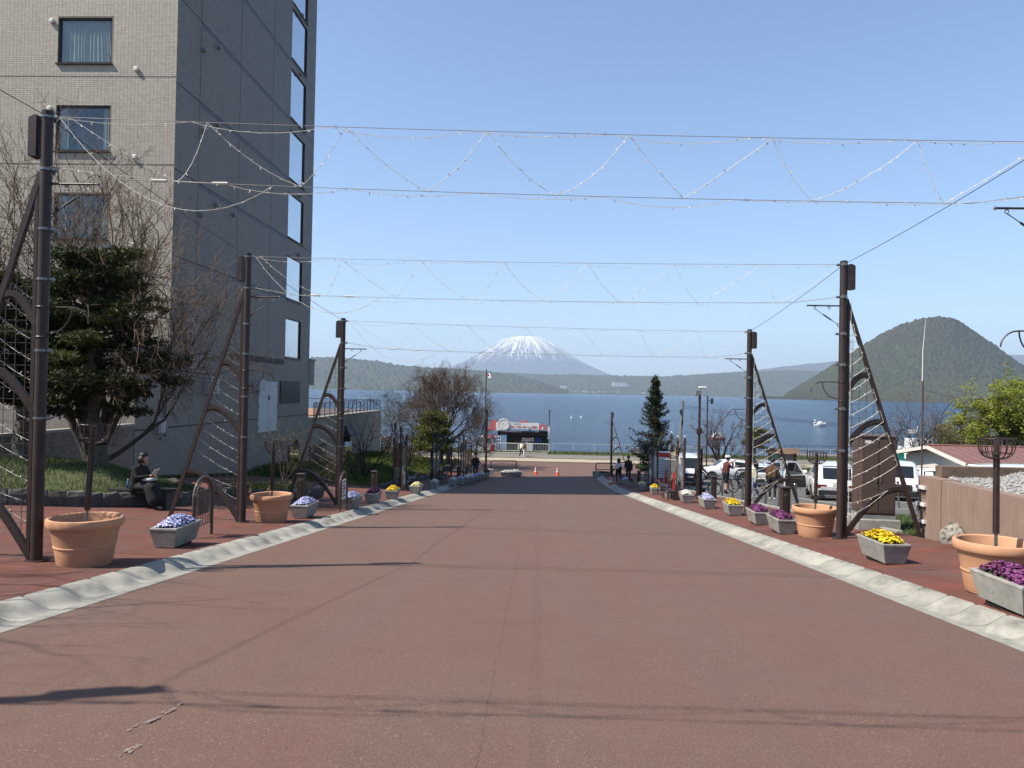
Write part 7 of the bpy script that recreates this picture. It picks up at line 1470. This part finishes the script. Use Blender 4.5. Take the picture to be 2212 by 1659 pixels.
def standing(step=0.0, armL=None, armR=None, lean=0.0, h=0.0):
    J = dict(pelvis=(0, 0, .95), chest=(0, lean*.5, 1.32), neck=(0, lean*.8, 1.46), head=(0, lean+.03, 1.62), knL=(-.10, .04+step*.5, .50), anL=(-.10, step, .09), knR=(.10, .02-step*.25, .50), anR=(.10, -step, .09+max(0, step)*.15))
    J.update(elL=(-.24, -.02-step*.3, 1.10), haL=(-.25, .08-step*.6, .86), elR=(.24, -.02+step*.3, 1.10), haR=(.25, .08+step*.6, .86))
    if armL: J['elL'], J['haL'] = armL
    if armR: J['elR'], J['haR'] = armR
    return J
def cl(n, c, r=.85): return mat('cloth_'+n, c, r, .15, 12, .15, 90)
BLK = cl('black', (.013, .013, .014)); DKN = cl('navy', (.02, .025, .05)); JEAN = cl('jeans', (.16, .24, .42)); WHT = cl('white', (.72, .71, .68)); MARO = cl('maroon', (.13, .03, .03)); CREAM = cl('cream', (.68, .60, .44)); BRN = cl('brown', (.14, .065, .03)); TAN = cl('tan', (.26, .15, .05)); SHO = cl('shoe', (.02, .02, .02), .6); SHW = cl('white_shoe', (.6, .6, .56), .6); PATT = mat('dotted_skirt', (.012, .012, .014), .85, .3, 60, .1, 60, col2=(.09, .09, .10), c2a=.66, c2b=.7, c2s=50)
# seated reader on the bench
bp = gp(298, 1097); bp.y -= .0; bz = bp.z
bench = thing('bench', 'dark plank bench against the stone edging of the bank', 'bench', bp+Vector((0, .25, 0)), .04)
for q in range(3): m = MB(); m.box((-.78, -.24+q*.16, .40), (.78, -.10+q*.16, .45)); m.build('plank', mat('dark_plank', (.035, .028, .024), .8, .2, 8, .2), bench)
for s_ in (-1, 1): m = MB(); m.box((s_*.55-.12, -.2, -.05), (s_*.55+.12, .2, .40)); m.build('support', M_STONE, bench)
J = dict(pelvis=(0, -.05, .56), chest=(0, .02, .90), neck=(0, .07, 1.04), head=(0, .13, 1.18), face=(0, .95, -.32), elL=(-.21, .12, .74), haL=(-.08, .36, .76), elR=(.21, .12, .74), haR=(.08, .36, .78), knL=(-.12, .42, .52), anL=(-.10, .44, .10), knR=(.12, .46, .52), anR=(.10, .56, .10), palmL=(0, 0, 1),
         skirt=[((0, .0, .56), .16, (0, .36, .52), .15), ((-.06, .36, .50), .15, (-.05, .44, .22), .17), ((.06, .38, .50), .15, (.05, .50, .22), .17)])
bk = MB(); bk.box((-.10, .43, .80), (.10, .45, .94)); bk2_ = MB(); bk2_.box((-.13, .20, .66), (.13, .40, .71))
person(bp+Vector((.02, -.02, 0)), -math.pi/2-.22, 'person in dark clothes seated on the bench reading a white sheet', J, dict(top=BLK, bottom=PATT, shin=PATT, shoe=SHO), 'bob', None, [('bag', bk2_, WHT)], 1.06)
t = thing('paper', 'small white sheet held by the seated person', 'paper', bp+Vector((.46, -.14, .84)), -math.pi/2-.22); m = MB(); m.add([(-.09, -.02, 0), (.09, -.02, 0), (.09, .10, .14), (-.09, .10, .16), (-.09, -.02, .006), (.09, -.02, .006), (.09, .094, .146), (-.09, .094, .166)], [(0,1,2,3),(7,6,5,4),(0,3,7,4),(1,5,6,2),(0,4,5,1),(3,2,6,7)]); m.build('sheet', WHT, t)
t = thing('water_bottle', 'clear blue plastic bottle on the bench behind the seated person', 'bottle', bp+Vector((-.38, .2, .452))); m = MB(); m.lathe([(.001, 0), (.035, 0), (.035, .14), (.03, .17), (.014, .20), (.014, .225), (.001, .225)], 14); m.build('bottle_body', mat('bottle_blue', (.10, .25, .42), .15, .05), t, True); m = MB(); m.lathe([(.017, .21), (.017, .235), (.001, .237)], 12); m.build('cap', M_WP, t)
# the couple walking towards the lake
def bag(dx): b_ = MB(); b_.cbox((dx, -.14, 1.02), (.26, .12, .24), 0, .04); return b_
person(gp(1336, 1042), .1, 'person with long hair in a white jacket walking beside a dark-clad companion', standing(.16, ((-.26, .0, 1.12), (-.30, .10, .90)), ((.30, -.08, 1.14), (.42, -.1, .92))), dict(top=WHT, bottom=BLK, shin=BLK, shoe=SHO), 'long', None, [('shoulder_bag', bag(.1), BLK)], .97)
person(gp(1357, 1041), .05, 'person in a dark green jacket walking beside a companion in white', standing(-.14), dict(top=cl('dark_green', (.02, .025, .018)), bottom=DKN, shin=DKN, shoe=SHO), 'short', None, None, 1.06)
person(at(1131, 989, 79.3)*1.0, -.9, 'person in a tan jacket and white trousers walking past the kiosk', standing(.2), dict(top=TAN, bottom=WHT, shin=WHT, shoe=SHW), 'short', None, [('backpack', (lambda b_: (b_.cbox((0, -.2, 1.22), (.30, .16, .42), 0, .05), b_)[1])(MB()), CREAM)], 1.0)
person(at(1126, 988.3, 80.0)*1.0, -.9, 'person in dark trousers half hidden behind the tan jacket walker', standing(-.18), dict(top=WHT, bottom=BLK, shin=BLK, shoe=SHO), 'short')
hat = MB(); hat.lathe([(.17, 1.70), (.165, 1.715), (.105, 1.72), (.10, 1.80), (.001, 1.815)], 18, (0, .02, 0))
person(gp(1027, 1030), math.pi, 'person in dark overalls and a hat standing by the far planters', standing(.02), dict(top=cl('dark_brown', (.05, .03, .02)), bottom=cl('overall_blue', (.02, .025, .07)), shin=cl('dark_brown', (.05, .03, .02)), shoe=SHO), 'short', None, [('hat', hat, BLK)], 1.02)
# cyclists
person(gp(1516, 1074)+Vector((-.1, .45, 0)), -1.25, 'cyclist in black with a white helmet holding the dark blue bicycle', standing(.03, ((-.22, .18, 1.14), (-.18, .40, .98)), ((.22, .18, 1.14), (.2, .42, .98)), .06), dict(top=BLK, bottom=BLK, shin=BLK, shoe=SHO), 'short', M_WP, None, 1.03)
Jm = standing(.05, ((-.20, .28, 1.36), (-.14, .56, 1.50)), ((.22, .20, 1.20), (.18, .46, 1.28)), .08)
person(gp(1567, 1067), -1.2, 'cyclist in a maroon shirt and white helmet lifting a bicycle', Jm, dict(top=MARO, bottom=BLK, shin=M_SKIN, shoe=SHO, sleeve=M_SKIN), 'short', M_WP, [('sock', (lambda b_: (b_.tube([(-.10, .05, .06), (-.10, .05, .2)], .052, 10), b_.tube([(.10, -.05, .06), (.10, -.05, .2)], .052, 10), b_)[2])(MB()), BLK)], 1.04)
person(gp(1630, 1079, .03), 1.2, 'person in a cream hoodie and jeans stepping behind the light frame', standing(.18), dict(top=CREAM, bottom=JEAN, shin=JEAN, shoe=SHW), 'long', None, None, .96)
person(gp(1668, 1080, .03), -.35, 'person in a brown jacket and black trousers seen from behind', standing(.05), dict(top=BRN, bottom=BLK, shin=BLK, shoe=SHW), 'short', None, None, 1.0)
# worn paint scraps on the road
for i, (px, py, L, a, n_) in enumerate(((360, 1540, .20, 1.46, 22), (305, 1566, .13, 1.36, 12), (282, 1622, .09, 1.3, 12))):
    p = gp(px, py, 0); m = MB(); rn = random.Random(i); d = Vector((math.cos(a), math.sin(a))); q = Vector((-d.y, d.x))
    for k in range(n_):
        c = Vector((p.x, p.y))+d*L*rn.uniform(-1, 1)+q*.012*rn.gauss(0, 1); r = rn.uniform(.005, .016); ring = [(c.x+d.x*r*2.0*math.cos(u)*rn.uniform(.5, 1.2)+q.x*r*.8*math.sin(u)*rn.uniform(.5, 1.2), c.y+d.y*r*2.0*math.cos(u)*rn.uniform(.5, 1.2)+q.y*r*.8*math.sin(u)*rn.uniform(.5, 1.2)) for u in [2*math.pi*j/9 for j in range(9)]]
        m.add([(x, y, rz(y)+.0035+k*.0004) for x, y in ring], [tuple(range(9))])
    tag(m.build('road_marking', mat('paint_scrap', (.34, .265, .23), .9, .2, 30, .3)), 'scraps of worn pale paint on the near road', kind='structure')

# ================================================================== keep every surface at its real reflectance for the exposure set at the top
KEEP = {'volcano_snow': .8, 'grey_side_tile': .72, 'air': 1, 'terracotta': .75, 'weathered_kerb': .74, 'kerb_concrete': .72}
for m in bpy.data.materials:
    if not m.use_nodes or m.name == 'air': continue
    for n in list(m.node_tree.nodes):
        s = n.inputs['Base Color'] if n.type == 'BSDF_PRINCIPLED' else (n.inputs['Color'] if n.type == 'BSDF_TRANSLUCENT' else None)
        if s is None: continue
        k = KEEP.get(m.name, .78 if ('white' in m.name or 'bulb' in m.name or 'petal' in m.name or 'vent_cap' in m.name or 'cord' in m.name) else .62)
        if s.is_linked:
            src = s.links[0].from_socket; c = mix(m.node_tree, 1.0, src, (k, k, k, 1), 'MULTIPLY'); m.node_tree.links.new(c, s)
        else: s.default_value = tuple(x*k for x in s.default_value[:3])+(1,)
